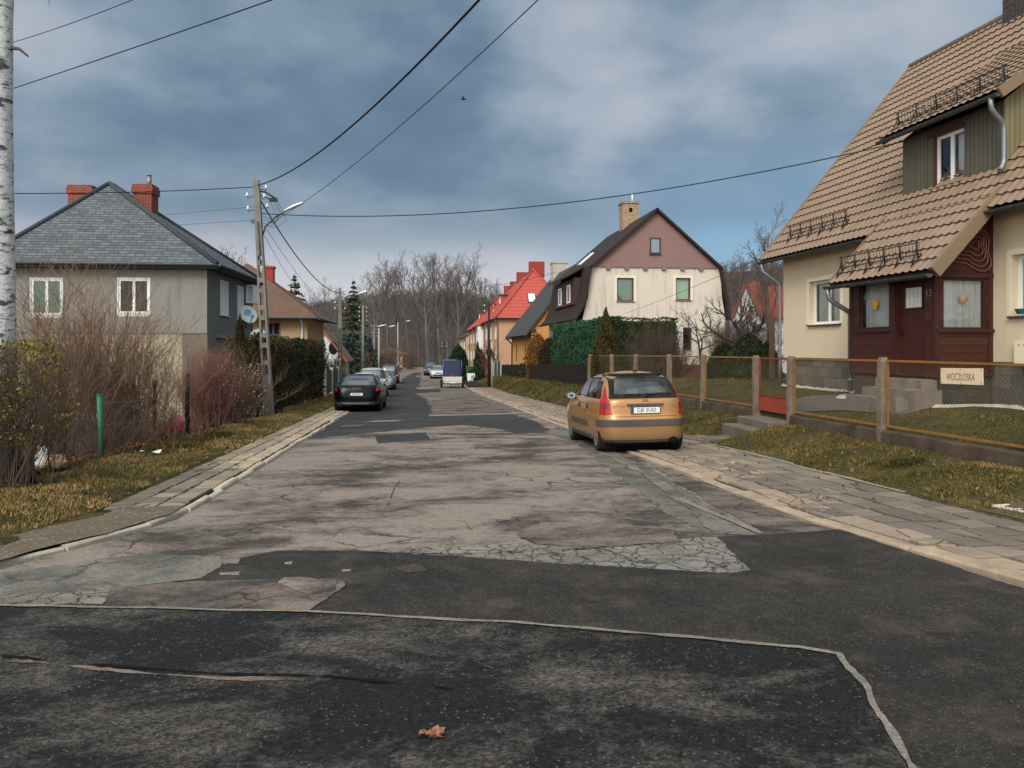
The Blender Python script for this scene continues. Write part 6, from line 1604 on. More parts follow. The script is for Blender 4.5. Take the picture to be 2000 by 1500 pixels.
def make_car(name, label, group, shape, paint, L, wb, rear_axle, r_w, track, tw, loc, rot, side_wins, rear_win, front_win, rim=None, steel=False, roof_strip=None, glass=None, arch=True, nsp=7, clear=False):
    t = thing(name, label, 'car', loc, rot, group)
    S = shape; nA = 96
    b = MB(); zs = [S.body[0][0]] + [S.body[0][0] + (S.body[-1][0] - S.body[0][0]) * i / 16 for i in range(1, 17)]
    b.grid(lambda u, v: S.B(zs[int(round(v * 16))], 6.283185 * u), nA, 17, True, True)
    zt = zs[-1]
    b.grid(lambda u, v: (lambda p: S.bend(Vector((p.x * (1 - v), lerp(p.y, (S.body[-1][2] + S.body[-1][3]) / 2, v), p.z + .02 * math.sin(v * 1.57)))))(S.outline(S.body, zt, 6.283185 * u)), nA, 8, True, True)
    b.add([S.B(zs[0], 6.283185 * i / nA) for i in range(nA)], [tuple(reversed(range(nA)))])
    zc = [r[0] for r in S.cabin]
    zz = [zc[0] + (zc[-1] - zc[0]) * i / 14 for i in range(15)]
    c = MB(); c.grid(lambda u, v: S.outline(S.cabin, zz[int(round(v * 14))], 6.283185 * u), nA, 15, True, True)
    if clear:   # real openings: leave out the shell behind the panes
        nC, nV = 240, 56; zz = [zc[0] + (zc[-1] - zc[0]) * i / nV for i in range(nV + 1)]; c = MB()
        c.grid(lambda u, v: S.outline(S.cabin, zz[int(round(v * nV))], 6.283185 * u), nC, nV + 1, True, True)
        def inside(p):
            for (yb0, yb1, yt0, yt1, z0, z1) in side_wins:
                f = (p.z - z0) / (z1 - z0)
                if 0 < f < 1 and abs(p.x) > .42 and lerp(yb0, yt0, f) < p.y < lerp(yb1, yt1, f): return True
            for (w0, w1, z0, z1, mg), s_ in ((rear_win, -1), (front_win, 1)):
                f = (p.z - z0) / (z1 - z0); m_ = S.row(S.cabin, p.z)
                if 0 < f < 1 and abs(p.x) < lerp(w0, w1, f) and (p.y - (m_[1] + m_[2]) / 2) * s_ > .6 * (m_[2] - m_[1]) / 2: return True
            return False
        keep = [i for i, f in enumerate(c.f) if not inside(sum((Vector(c.v[j]) for j in f), Vector()) / len(f))]
        c.f = [c.f[i] for i in keep]; c.mi = [c.mi[i] for i in keep]; c.sm = [c.sm[i] for i in keep]; c.tint = [c.tint[i] for i in keep]
    yc = (S.cabin[-1][2] + S.cabin[-1][3]) / 2
    c.grid(lambda u, v: (lambda p: Vector((p.x * (1 - v), lerp(p.y, yc, v), p.z + .035 * math.sin(v * 1.5708))))(S.outline(S.cabin, zc[-1], 6.283185 * u)), nA, 8, True, True)
    if clear:
        for i, f in enumerate(b.f):
            q = sum((Vector(b.v[j]) for j in f), Vector()) / len(f)
            if q.z > zt - .03 and abs(q.x) < S.cabin[0][1] - .05 and S.cabin[0][2] + .05 < q.y < 1.0: b.mi[i] = 1
    body = b.obj('body', [paint, M['interior_trim']], t, recalc=True)
    if arch:
        cut = MB()
        for y in (rear_axle, rear_axle + wb): cut.cyl((-2, y, r_w + .01), (2, y, r_w + .01), r_w * 1.17, n=36)
        co = cut.obj('cutter', M['under']); mod = body.modifiers.new('arch', 'BOOLEAN'); mod.object = co; mod.operation = 'DIFFERENCE'; mod.solver = 'EXACT'
        dg = bpy.context.evaluated_depsgraph_get(); me = bpy.data.meshes.new_from_object(body.evaluated_get(dg)); body.modifiers.clear(); old = body.data; body.data = me; me.name = 'body'
        bpy.data.objects.remove(co)
        me.materials.clear(); me.materials.append(paint); me.materials.append(M['interior_trim']); me.polygons.foreach_set('material_index', [min(1, p.material_index) if clear else 0 for p in me.polygons]); me.update()
    # dark floor pan and wheel housings inside the shell
    u = MB(); zlo = S.body[0][0]; hw = S.body[1][1] - .10
    u.box2((-hw + .14, rear_axle - .45, zlo - .05), (hw - .14, rear_axle + wb + .5, zlo + .25))
    for y in (rear_axle, rear_axle + wb):
        u.tube([(-hw + .02, y, r_w), (hw - .02, y, r_w)], r_w * 1.15, 20)
    u.obj('underbody', M['under'], t)
    cab = c.obj('roof', paint, t, recalc=True)
    for sx in (-1, 1):
        for y in (rear_axle, rear_axle + wb): wheel(t, sx * track / 2, y, r_w, tw, rim or M['rim_alloy'], nsp, steel, sx)
    g = glass or DGLASS
    seal = M['black_rubber']
    for sgn in (-1, 1):
        for (yb0, yb1, yt0, yt1, z0, z1) in side_wins:
            f = lambda u, v, m=0.0: S.side(S.cabin, lerp(lerp(yb0 - m, yb1 + m, u), lerp(yt0 - m, yt1 + m, u), v), lerp(z0 - m, z1 + m, v), sgn)
            fr = MB(); (lift_ring(lambda u, v: f(u, v, .026), lambda u, v: f(u, v, -.012), 14, 8, .006, fr) if clear else lift(lambda u, v: f(u, v, .022), 10, 6, .004, fr)); fo = fr.obj('side_window', seal, t)
            gm = MB(); lift(lambda u, v: f(u, v), 10, 6, .007, gm); gm.obj('pane', g, fo)
    for (nm, sgn, spec) in (('rear_window', -1, rear_win), ('windscreen', 1, front_win)):
        (wb_, wt_, z0, z1, mg) = spec
        f = lambda u, v, m=0.0: S.end(S.cabin, lerp(lerp(-wb_ - m, wb_ + m, u), lerp(-wt_ - m, wt_ + m, u), v), lerp(z0 - m * .9, z1 + m * .7, v), sgn)
        fr = MB(); (lift_ring(lambda u, v: f(u, v, mg), lambda u, v: f(u, v, -.015), 40, 12, .020, fr) if clear else lift(lambda u, v: f(u, v, mg), 40, 12, .006, fr)); fo = fr.obj(nm, seal, t)
        gm = MB(); lift(lambda u, v: f(u, v), 40, 12, .013, gm); gm.obj('pane', g, fo)
    return t

def end_patch(t, S, name, x0, x1, z0, z1, off, m, sgn=-1, rows=None, taper=0.0, nu=14, bev=0):
    rows = rows or S.body; mb = MB()
    lift(lambda u, v: S.end(rows, lerp(x0, x1, u) * (1 - taper * v), lerp(z0, z1, v), sgn), nu, 5, off, mb); return mb.obj(name, m, t)
def ang_patch(t, S, name, a0, a1, z0, z1, off, m, rows=None, top=None, nu=16, nv=6):
    """patch over a corner: angles in degrees round the outline (270 = rear centre); top = (a0, a1) at the upper edge"""
    rows = rows or S.body; top = top or (a0, a1); mb = MB()
    lift(lambda u, v: (S.B if rows is S.body else (lambda z, a: S.outline(rows, z, a)))(lerp(z0, z1, v), rad(lerp(lerp(a0, a1, u), lerp(top[0], top[1], u), v))), nu, nv, off, mb); return mb.obj(name, m, t)
def side_patch(t, S, name, y0, y1, z0, z1, off, m, sgn, rows=None, nu=16):
    rows = rows or S.body; mb = MB(); lift(lambda u, v: S.side(rows, lerp(y0, y1, u), lerp(z0, z1, v), sgn), nu, 4, off, mb); return mb.obj(name, m, t)
def mirror(t, sgn, x, y, z, m, k=1.0, glassm=None):
    mb = MB(); mb.sphere((sgn * (x + .10 * k), y, z), (.115 * k, .07 * k, .085 * k), 14, 10); mb.tube([(sgn * (x - .06), y + .02, z - .06), (sgn * (x + .06), y + .01, z - .03)], .03, 6); o = mb.obj('wing_mirror', m, t)
    g = MB(); g.grid(lambda u, v: V3(sgn * (x + .10 * k) + math.cos(6.283 * u) * .088 * k * v, y - .058 * k - .004, z + math.sin(6.283 * u) * .064 * k * v), 16, 3, False, True); g.obj('mirror_glass', plain('mirror_glass', rgb(150, 176, 196), .08, .8, .8), o, recalc=False)
def plate(t, S, z, text, w=.52, h=.115, sgn=-1, x=0.0, off=.012, lo=0.06):
    y = S.end(S.body, x, z, sgn).y; p = bpy.data.objects.new('number_plate', None)
    mb = MB(); mb.box((0, 0, 0), (w, .012, h)); o = mb.obj('number_plate', plain('plate_white', rgb(222, 222, 216), .5, .4, var=.04), t, loc=(x, y + sgn * off, z), bevel=.004)
    if text:
        bm_ = MB(); bm_.box2((-w / 2 + .006, -.0075, -h / 2 + .006), (-w / 2 + .045, -.0062, h / 2 - .006)); bm_.obj('country_band', plain('plate_blue', rgb(40, 60, 110), .5, .4), o)
        text_obj('lettering', text, .100, plain('plate_black', rgb(20, 20, 22), .6), o, (.02, -.0085, -.002), (rad(90), 0, 0), .001, 1.02, 0.88)
        rim_ = MB(); frame_bars(rim_, (-w / 2 - .008, -.003, -h / 2 - .008), UX, UZ, FY, w + .016, h + .016, .010, .008); rim_.obj('plate_frame', M['black_rubber'], o)
    return o
def street_rot(Y, roll=0.0, back=False, yaw=0.0):
    p = math.atan((zr(Y + 1) - zr(Y - 1)) / 2)
    return (-p, roll, rad(180) + yaw) if back else (p, roll, yaw)

# ---------------------------------------------------------------- the orange hatchback
def build_hatch():
    paint = car_paint('copper_paint', rgb(184, 130, 76), .6, .4, .28, rgb(124, 102, 86))
    body = [(.20, .76, -1.84, 1.84, 6), (.27, .805, -1.895, 1.89, 6.5), (.40, .825, -1.915, 1.915, 6.5), (.56, .833, -1.925, 1.925, 6.5), (.66, .834, -1.92, 1.92, 6.5), (.72, .825, -1.885, 1.90, 6.5), (.85, .815, -1.875, 1.84, 6.5), (.97, .795, -1.865, 1.72, 6.5), (1.03, .765, -1.845, 1.6, 6.2)]
    cabin = [(.98, .770, -1.850, 1.22, 6.2), (1.08, .745, -1.815, 1.05, 6.0), (1.22, .705, -1.72, .75, 5.6), (1.34, .655, -1.60, .45, 5.2), (1.43, .585, -1.48, .18, 4.6), (1.485, .49, -1.38, -.02, 3.5), (1.515, .36, -1.24, -.20, 3.2)]
    S = CarShape(body, cabin, hood=([.7, 1.1, 1.5, 1.75, 1.93], [0, .05, .13, .22, .34]))
    Yc = 16.04; z = zr(Yc) + .012
    rot = street_rot(Yc, rad(-0.9)); 
    sw = [(-1.20, -.52, -1.02, -.52, 1.02, 1.40), (-.42, .62, -.42, .12, 1.02, 1.40), (-1.47, -1.27, -1.28, -1.10, 1.04, 1.33)]
    t = make_car('orange_hatchback', 'copper orange hatchback parked with two wheels on the pavement', None, S, paint, 3.85, 2.46, -1.305, 0.295, 1.42, .175, (4.35, Yc, z), rot, sw, (.56, .475, 1.10, 1.415, .075), (.62, .45, 1.06, 1.40, .03), M['rim_steel'], True, glass=CARGLASS, clear=True)
    # rear lamps: tall, on the corners, running up beside the window
    for s in (-1, 1):
        a = (lambda k: 270 + s * k)
        ang_patch(t, S, 'tail_light', a(22), a(56), .735, 1.0, .012, M['lamp_red'], None, (a(31), a(57)))
        ang_patch(t, S, 'tail_light', a(38), a(57), .995, 1.245, .012, M['lamp_red'], S.cabin, (a(51), a(55)))
        ang_patch(t, S, 'lamp_band', a(24.5), a(55), .84, .945, .0145, M['lamp_red_dark'], None, (a(28), a(55)))
        side_patch(t, S, 'rub_strip', -.82, .78, .475, .575, .016, M['trim'], s)
        side_patch(t, S, 'sill_trim', -.93, .82, .215, .31, .010, M['trim'], s)
        for y in (-.70, .06):
            side_patch(t, S, 'door_handle', y - .10, y + .10, .845, .885, .022, M['trim'], s)
            side_patch(t, S, 'handle_recess', y - .06, y + .09, .81, .90, .004, M['under'], s)
        # door gaps
        for y in (-.48, .74): side_patch(t, S, 'door_gap', y - .008, y + .008, .32, .99, .003, M['under'], s, nu=3)
        if s > 0: ang_patch(t, S, 'bumper_strip', 203, 337, .515, .635, .018, M['trim'], nu=90)
        mirror(t, s, .80, .52, 1.03, M['trim'], 1.0)
        ang_patch(t, S, 'headlight', 90 - s * 44, 90 - s * 72, .66, .84, .01, M['lamp_clear'])
        # seams beside roof gutters
        mb = MB(); mb.tube([S.side(S.cabin, y, interp(y, [-1.5, -1.2, -.4, .1, .5], [1.42, 1.475, 1.49, 1.46, 1.35]), s) + V3(0, 0, .004) for y in np.linspace(-1.12, .3, 12)], .008, 4); mb.obj('roof_gutter', M['black_rubber'], t)
    # tailgate shut line, handle bar, badge, lettering
    for x0, x1, z0, z1 in ((-.665, .665, .690, .697),): end_patch(t, S, 'tailgate_gap', x0, x1, z0, z1, .003, M['under'])
    end_patch(t, S, 'handle_bar', -.335, .335, .882, .932, .030, M['trim'])
    end_patch(t, S, 'tailgate_spoiler', -.48, .48, 1.452, 1.478, .03, M['black_rubber'], rows=S.cabin)
    p = plate(t, S, .81, 'DJE 5U62', .53, .118, off=.016)
    y = S.end(S.body, 0, .985, -1).y - .008
    mb = MB()
    for k in (0, 1):
        for s in (-1, 1): quadbox(mb, [V3(s * .058, y, .955 + k * .033), V3(0, y, .985 + k * .033), V3(0, y, 1.003 + k * .033), V3(s * .058, y, .973 + k * .033)], V3(0, -.008, 0))
    chrome = plain('badge_chrome', rgb(180, 150, 110), .25, .6, .7)
    mb.obj('badge', chrome, t)
    text_obj('model_lettering', 'CITROËN', .052, chrome, t, (-.48, S.end(S.body, -.48, .885, -1).y - .004, .885), (rad(90), 0, rad(-6)), .003, 1.05)
    text_obj('model_lettering', 'C3', .052, chrome, t, (.53, S.end(S.body, .53, .885, -1).y - .004, .885), (rad(90), 0, rad(6)), .003, 1.05)
    # wiper, aerial, exhaust, lower lip, high brake light
    mb = MB(); w = [S.end(S.cabin, x, zz, -1) + V3(0, -.03, 0) for x, zz in ((.02, 1.075), (.10, 1.105), (.30, 1.12), (.50, 1.115))]; mb.tube(w, .012, 6); mb.sphere(w[0], .028, 8, 6); mb.obj('wiper', M['black_rubber'], t)
    mb = MB(); mb.sphere((0, -1.24, 1.548), (.045, .055, .022), 10, 6); mb.tube([(0, -1.24, 1.55), (0.02, -1.36, 1.70)], .005, 5); mb.obj('aerial', M['black_metal'], t)
    mb = MB(); mb.grid(lambda u, v: V3(.50 + math.cos(6.283 * u) * .042 * (1 if v < .6 else .8), -1.93 + .25 * v, .205 + math.sin(6.283 * u) * .042), 14, 3, True, True); mb.obj('exhaust_pipe', M['black_metal'], t)
    mb = MB(); mb.sphere((.50, -1.875, .235), (.085, .05, .07), 12, 8); mb.obj('exhaust_recess', M['under'], t)
    end_patch(t, S, 'lower_lip', -.70, .70, .205, .262, .008, M['trim'], nu=18)
    end_patch(t, S, 'brake_light', -.13, .13, 1.437, 1.450, .012, M['lamp_red_dark'], rows=S.cabin)
    # seats and headrests seen through the glass
    grey = plain('seat_cloth', rgb(170, 170, 164), .9, .1, var=.15); 
    mb = MB(); mb.box2((-.62, -1.10, .70), (.62, -.92, 1.06)); mb.obj('rear_seat', grey, t, bevel=.04)
    for x, yy, zz in ((-.40, -1.02, 1.20), (.0, -1.02, 1.14), (.40, -1.02, 1.20), (-.38, -.1, 1.26), (.38, -.1, 1.26)):
        mb = MB(); mb.sphere((x, yy, zz), (.13, .06, .085), 12, 8); mb.obj('headrest', grey, t)
    for x in (-.38, .38):
        mb = MB(); mb.box2((x - .24, -.2, .6), (x + .24, -.06, 1.18)); mb.obj('front_seat', plain('seat_dark', rgb(60, 60, 62), .9), t, bevel=.04)
    t.scale = (1.055, 1.0, 1.01)
    return t
build_hatch()

# ---------------------------------------------------------------- the other parked cars
def generic(name, label, group, kind, paint, X, Y, back=False, yaw=0.0, dark=True, scale=1.0, plate_txt='', roll=0.0, rim=None):
    if kind == 'saloon':
        body = [(.20, .80, -2.36, 2.36, 5), (.28, .87, -2.44, 2.44, 5), (.42, .905, -2.47, 2.47), (.58, .925, -2.475, 2.475), (.72, .930, -2.45, 2.44), (.84, .925, -2.42, 2.38), (.95, .90, -2.38, 2.25), (1.00, .87, -2.34, 2.1)]
        cabin = [(.94, .84, -1.95, 1.15, 4), (1.05, .81, -1.72, .92, 4), (1.18, .76, -1.45, .62, 4), (1.30, .70, -1.15, .34, 3.8), (1.385, .63, -.90, .12, 3.6), (1.44, .48, -.62, -.1, 3.2)]
        sw = [(-1.32, -.40, -.98, -.40, 1.0, 1.34), (-.32, .74, -.32, .28, 1.0, 1.34)]; rw = (.66, .52, 1.02, 1.375, .03); fw = (.66, .55, 1.02, 1.36, .03); wb, ra, r = 2.91, -1.40, .335; hood = ([.9, 1.4, 2.0, 2.3, 2.5], [0, .04, .10, .17, .3]); deck = ([-2.5, -2.35, -2.1, -1.6], [.03, .0, .0, 0]); H = 2.0
    elif kind == 'hatch':
        body = [(.20, .72, -1.95, 1.95, 5), (.28, .80, -2.02, 2.02, 5), (.42, .845, -2.05, 2.05), (.58, .865, -2.06, 2.055), (.75, .865, -2.03, 2.0), (.88, .85, -1.99, 1.9), (.98, .82, -1.95, 1.75)]
        cabin = [(.93, .79, -1.95, 1.25, 4.2), (1.05, .76, -1.88, 1.05, 4), (1.2, .71, -1.72, .7, 4), (1.33, .65, -1.52, .4, 3.8), (1.42, .57, -1.34, .15, 3.6), (1.47, .42, -1.1, -.1, 3.2)]
        sw = [(-1.25, -.42, -1.0, -.42, 1.0, 1.36), (-.33, .76, -.33, .22, 1.0, 1.36)]; rw = (.58, .46, 1.06, 1.40, .04); fw = (.62, .5, 1.02, 1.38, .03); wb, ra, r = 2.58, -1.22, .31; hood = ([.8, 1.2, 1.7, 1.95, 2.07], [0, .05, .12, .2, .3]); deck = None
    else:  # tall estate or van
        body = [(.24, .78, -2.12, 2.12, 5), (.32, .85, -2.18, 2.18, 5), (.48, .885, -2.2, 2.2), (.7, .90, -2.2, 2.18), (.88, .90, -2.17, 2.1), (1.05, .88, -2.13, 1.95), (1.12, .86, -2.1, 1.85)]
        cabin = [(1.05, .83, -2.12, 1.45, 5), (1.2, .80, -2.08, 1.2, 5), (1.4, .76, -2.0, .85, 5), (1.58, .71, -1.88, .5, 4.6), (1.68, .65, -1.76, .25, 4.2), (1.74, .5, -1.55, .0, 3.6)]
        sw = [(-1.85, -1.05, -1.7, -1.05, 1.13, 1.58), (-.95, -.1, -.95, -.1, 1.13, 1.58), (0, .95, 0, .42, 1.13, 1.56)]; rw = (.62, .56, 1.16, 1.60, .05); fw = (.66, .56, 1.14, 1.58, .03); wb, ra, r = 2.68, -1.3, .335; hood = ([1.0, 1.4, 1.8, 2.1, 2.22], [0, .06, .14, .24, .36]); deck = None
    S = CarShape(body, cabin, hood, deck, 6.0)
    t = make_car(name, label, group, S, paint, 4.4, wb, ra, r, body[3][1] * 2 - .22, .20, (X, Y, zr(Y) + .004), street_rot(Y, roll, back, yaw), sw, rw, fw, rim, False)
    for s in (-1, 1):
        a = (lambda k: 270 + s * k)
        if kind == 'saloon': ang_patch(t, S, 'tail_light', a(30), a(71), .80, .94, .012, M['lamp_red'], None, (a(33), a(68)))
        elif kind == 'hatch': ang_patch(t, S, 'tail_light', a(38), a(66), .74, .93, .012, M['lamp_red'])
        else: ang_patch(t, S, 'tail_light', a(47), a(68), .78, 1.10, .012, M['lamp_red'])
        b = (lambda k: 90 - s * k); hz = .62 if kind != 'van' else .74
        ang_patch(t, S, 'headlight', b(28), b(66), hz, hz + .17, .012, M['lamp_clear'], None, (b(32), b(70)))
        mirror(t, s, body[5][1], .78 if kind == 'saloon' else .72, 1.04 if kind != 'van' else 1.16, paint)
        side_patch(t, S, 'sill_trim', ra + .48, ra + wb - .48, body[0][0] + .02, .32, .008, M['trim'], s)
        for y in (-.5, .5): side_patch(t, S, 'door_handle', y - .1, y + .1, body[5][0] - .06, body[5][0] - .025, .02, paint, s)
        for y in (-.36, .80): side_patch(t, S, 'door_gap', y - .006, y + .006, .34, body[-1][0] - .03, .002, M['under'], s, nu=3)
    ang_patch(t, S, 'bumper_trim', 270 - 62, 270 + 62, .29, .40, .010, M['trim'], nu=30)
    mb = MB(); mb.tube([S.end(S.body, x, .33, -1) + V3(0, -.018, 0) for x in np.linspace(-.55, .55, 9)], .012, 5); mb.obj('bumper_chrome', M['rim_alloy'], t)
    end_patch(t, S, 'grille', -.40, .40, hz - .02, hz + .13, .010, M['black_rubber'], 1); end_patch(t, S, 'lower_grille', -.6, .6, .32, .46, .008, M['black_rubber'], 1)
    zp = .69 if kind == 'saloon' else (.66 if kind == 'hatch' else .86)
    plate(t, S, zp, plate_txt, .50, .11); plate(t, S, .52, '', .50, .11, 1)
    return t, S
black = car_paint('black_paint', rgb(9, 9, 10), .03, .0, .12, rgb(60, 56, 52)); black.node_tree.nodes['Principled BSDF'].inputs['Coat Weight'].default_value = .0; black.node_tree.nodes['Principled BSDF'].inputs['Specular IOR Level'].default_value = .18; white = car_paint('white_car_paint', rgb(206, 206, 202), .25, .05, .3)
silver = car_paint('silver_paint', rgb(150, 154, 158), .25, .6, .3); greyp = car_paint('grey_beige_paint', rgb(176, 170, 160), .3, .3, .3); darkp = car_paint('dark_red_grey_paint', rgb(46, 42, 44), .2, .3, .3); bluep = car_paint('dark_blue_paint', rgb(44, 54, 66), .25, .4, .3)
grp = 'cars parked along the street'
def on_road(px, py): return G(px, py, lambda x, y: zr(y))
a = on_road(655, 806); b = on_road(742, 799)
t, S = generic('black_saloon', 'glossy black saloon parked at the left kerb, nearest of its row', grp, 'saloon', black, -2.22, a.y + 2.5, False, rad(-1.0), plate_txt='DJ 8R4T3')
mb = MB()
for i in range(4):
    cx = -.12 + i * .08; y = S.end(S.body, cx, .885, -1).y - .01; mb.grid(lambda u, v: V3(cx + math.cos(6.283 * u) * (.05 if v < .5 else .038), y, .885 + math.sin(6.283 * u) * (.05 if v < .5 else .038)), 16, 2, False, True)
mb.obj('badge', M['rim_alloy'], t, recalc=False)
for s in (-1, 1):
    mb = MB(); mb.cyl((s * .62, -2.47, .33), (s * .62, -2.3, .33), .055, n=12); mb.obj('exhaust_pipe', M['black_metal'], t)
mb = MB(); q = [S.end(S.cabin, x, 1.11, -1) + V3(0, -.0, 0) for x in (-.05, .35)]; mb.box2((-.08, q[0].y + .16, 1.08), (.38, q[0].y + .18, 1.17)); mb.obj('paper_sheet', M['white_paint'], t)
y1 = (a.y + b.y) / 2
generic('white_hatchback', 'white hatchback with roof rails parked in front of the black saloon', grp, 'hatch', white, -2.62, 41.0, False)
generic('grey_van', 'tall pale grey van with large rear window parked at the left kerb', grp, 'van', greyp, -2.62, 48.3, False)
generic('silver_hatchback', 'silver hatchback with red tail lights ahead of the pale van', grp, 'hatch', silver, -2.40, 60.5, False)
generic('dark_van', 'dark tall car, last in the left hand row', grp, 'van', darkp, -2.45, 74, False)
w = on_road(845, 741)
generic('silver_saloon', 'silver white saloon facing the camera beside the blue trailer', grp, 'saloon', car_paint('silver_white_paint', rgb(196, 200, 204), .15, .3, .3), 2.55, 90.0, True)
generic('dark_blue_van', 'dark blue tall car facing the camera behind the silver white saloon', grp, 'van', bluep, 1.95, 103.0, True)

# ---------------------------------------------------------------- box trailer under a blue tarpaulin
def build_trailer():
    p = on_road(884, 752.5); Y = 61.5; X = P(884, 700, 61.5).x
    t = thing('box_trailer', 'small trailer with tall blue tarpaulin cover and white tailboard', 'trailer', (X, Y, zr(Y)), street_rot(Y))
    tarp = plain('blue_tarpaulin', rgb(42, 54, 84), .5, .4, var=.15, scale=1.2); wt = plain('trailer_white', rgb(206, 202, 194), .6, .3, var=.08, dirt=.3)
    mb = MB(); W, L = .72, 2.2; z0, z1 = .92, 2.22
    def skin(u, v):
        a = 6.283185 * u; n = 12; c, s_ = math.cos(a), math.sin(a); x = W * math.copysign(abs(c) ** (2 / n), c); y = L / 2 + L / 2 * math.copysign(abs(s_) ** (2 / n), s_)
        return V3(x * (1 + .012 * math.sin(v * 9 + y * 3)), y * (1 + .004 * math.sin(u * 70)), lerp(z0, z1, v))
    mb.grid(skin, 72, 8, True, True); mb.grid(lambda u, v: (lambda q: V3(q.x * (1 - v), lerp(q.y, L / 2, v), q.z + .10 * math.sin(1.57 * v)))(skin(u, 1)), 72, 5, True, True)
    tp = mb.obj('tarpaulin', tarp, t)
    mb = MB(); mb.box2((-.13, -.012, 1.02), (.13, -.004, 1.16)); mb.obj('sticker', plain('sticker_red', rgb(150, 40, 48), .6), tp)
    mb = MB()
    for s in (-1, 1): mb.tube([(s * W, -.02, z0), (s * W, -.02, z1 + .01)], .02, 6)
    mb.tube([(-W, -.02, z1), (W, -.02, z1)], .02, 6); mb.obj('cover_frame', M['zinc'], tp)
    mb = MB(); mb.box2((-W - .02, -.03, .50), (W + .02, L + .03, .915)); mb.obj('body', wt, t, bevel=.015)
    mb = MB(); mb.box2((-W - .02, -.07, .56), (W + .02, -.034, .88)); mb.obj('tailboard', wt, t, bevel=.01)
    mb = MB(); mb.box2((-W - .02, -.10, .40), (W + .02, -.02, .495)); lb = mb.obj('lamp_board', wt, t, bevel=.01)
    for s in (-1, 1):
        mb = MB(); mb.box2((s * (W - .02), -.12, .40), (s * (W + .14), -.06, .50)); mb.obj('tail_light', M['lamp_red_dark'], lb)
        mb = MB(); mb.tube([(s * W * .98, .0, .45), (s * W * 1.0, -.05, .0)], .022, 6); mb.obj('prop_stand', M['zinc'], t)
        wheel(t, s * (W + .14), L * .48, .29, .17, M['rim_steel'], 7, True, s)
        mb = MB(); mb.grid(lambda u, v: V3(s * lerp(W + .03, W + .26, v), L * .48 + math.cos(3.1416 * u) * .36, .30 + math.sin(3.1416 * u) * .36), 14, 2); mb.obj('mudguard', M['black_rubber'], t, recalc=False)
    mb = MB(); mb.tube([(0, L, .46), (0, L + 1.2, .45)], .04, 6); mb.tube([(0, L + 1.1, .46), (0, L + 1.1, .0)], .025, 6); mb.box((0, L + 1.25, .47), (.1, .25, .1)); mb.obj('drawbar', M['black_metal'], t)
    mb = MB(); mb.box((0, -.115, .445), (.5, .01, .1)); mb.obj('number_plate', M['white_paint'], t)
    mb = MB(); mb.box2((-W + .05, .05, .32), (W - .05, L - .1, .40)); mb.obj('chassis', M['under'], t)
build_trailer()
# ================================================================ plants
BARK = plain('bark_grey_brown', rgb(96, 84, 76), .9, .1, var=.25, scale=3)
TWIG = plain('twig_brown', rgb(108, 92, 82), .9, .1, var=.25, scale=2)
TWIG_FAR = plain('twig_far', rgb(110, 100, 96), .9, .1, var=.2, scale=.3)
def branch(rr, out, p, d, L, r, lvl, spec):
    """grow one limb and its side shoots; out[lvl] are mesh builders"""
    mb = out[min(lvl, len(out) - 1)]; nseg = spec['seg'][min(lvl, len(spec['seg']) - 1)]; pts, rs = [p], [r]; dd = d.copy()
    tap = spec.get('taper', .35)
    for i in range(nseg):
        j = Vector((rr.gauss(0, 1), rr.gauss(0, 1), rr.gauss(0, .7))) * spec['wob'][min(lvl, len(spec['wob']) - 1)]
        dd = (dd + j + Vector((0, 0, spec['up'][min(lvl, len(spec['up']) - 1)]))).normalized()
        pts.append(pts[-1] + dd * L / nseg); rs.append(lerp(r, r * tap, (i + 1) / nseg))
    mb.tube(pts, rs, spec['sides'][min(lvl, len(spec['sides']) - 1)], False)
    if lvl >= spec['levels']: return
    n = spec['n'][min(lvl, len(spec['n']) - 1)]; t0 = spec['t0'][min(lvl, len(spec['t0']) - 1)]
    a0 = rr.uniform(0, 6.28)
    for k in range(n):
        t = lerp(t0, 1.0, (k + rr.uniform(.1, .9)) / n); q = min(nseg - 1, int(t * nseg)); f = t * nseg - q
        pos = pts[q].lerp(pts[q + 1], f); ax = (pts[q + 1] - pts[q]).normalized(); rl = lerp(rs[q], rs[q + 1], f)
        a = a0 + k * 2.4 + rr.uniform(-.4, .4); s = ax.cross(Vector((.13, .27, .95)))
        if s.length < .05: s = ax.cross(Vector((1, 0, 0)))
        s.normalize(); s2 = ax.cross(s); ang = rad(rr.uniform(*spec['ang'][min(lvl, len(spec['ang']) - 1)]))
        nd = (ax * math.cos(ang) + (s * math.cos(a) + s2 * math.sin(a)) * math.sin(ang)).normalized()
        ll = L * spec['len'][min(lvl, len(spec['len']) - 1)] * rr.uniform(.6, 1.15) * (1 - .45 * (t - t0) / max(.01, 1 - t0))
        branch(rr, out, pos, nd, ll, max(spec['rmin'], min(rl * .8, r * spec['rk'])), lvl + 1, spec)

TALL = dict(levels=4, seg=[6, 4, 3, 2, 2], wob=[.05, .14, .2, .25, .3], up=[.05, .16, .14, .08, .04], sides=[6, 4, 3, 3, 3], n=[13, 7, 5, 4], t0=[.34, .25, .25, .2], ang=[(22, 48), (25, 50), (25, 55), (25, 60)], len=[.46, .46, .5, .5], rk=.42, rmin=.018, taper=.25)
SPREAD = dict(levels=4, seg=[4, 5, 4, 3, 2], wob=[.08, .22, .28, .3, .3], up=[.05, .06, .08, .1, .05], sides=[7, 5, 4, 3, 3], n=[8, 7, 6, 5], t0=[.45, .25, .2, .2], ang=[(45, 80), (35, 65), (35, 70), (30, 70)], len=[.95, .5, .48, .5], rk=.5, rmin=.005, taper=.3)

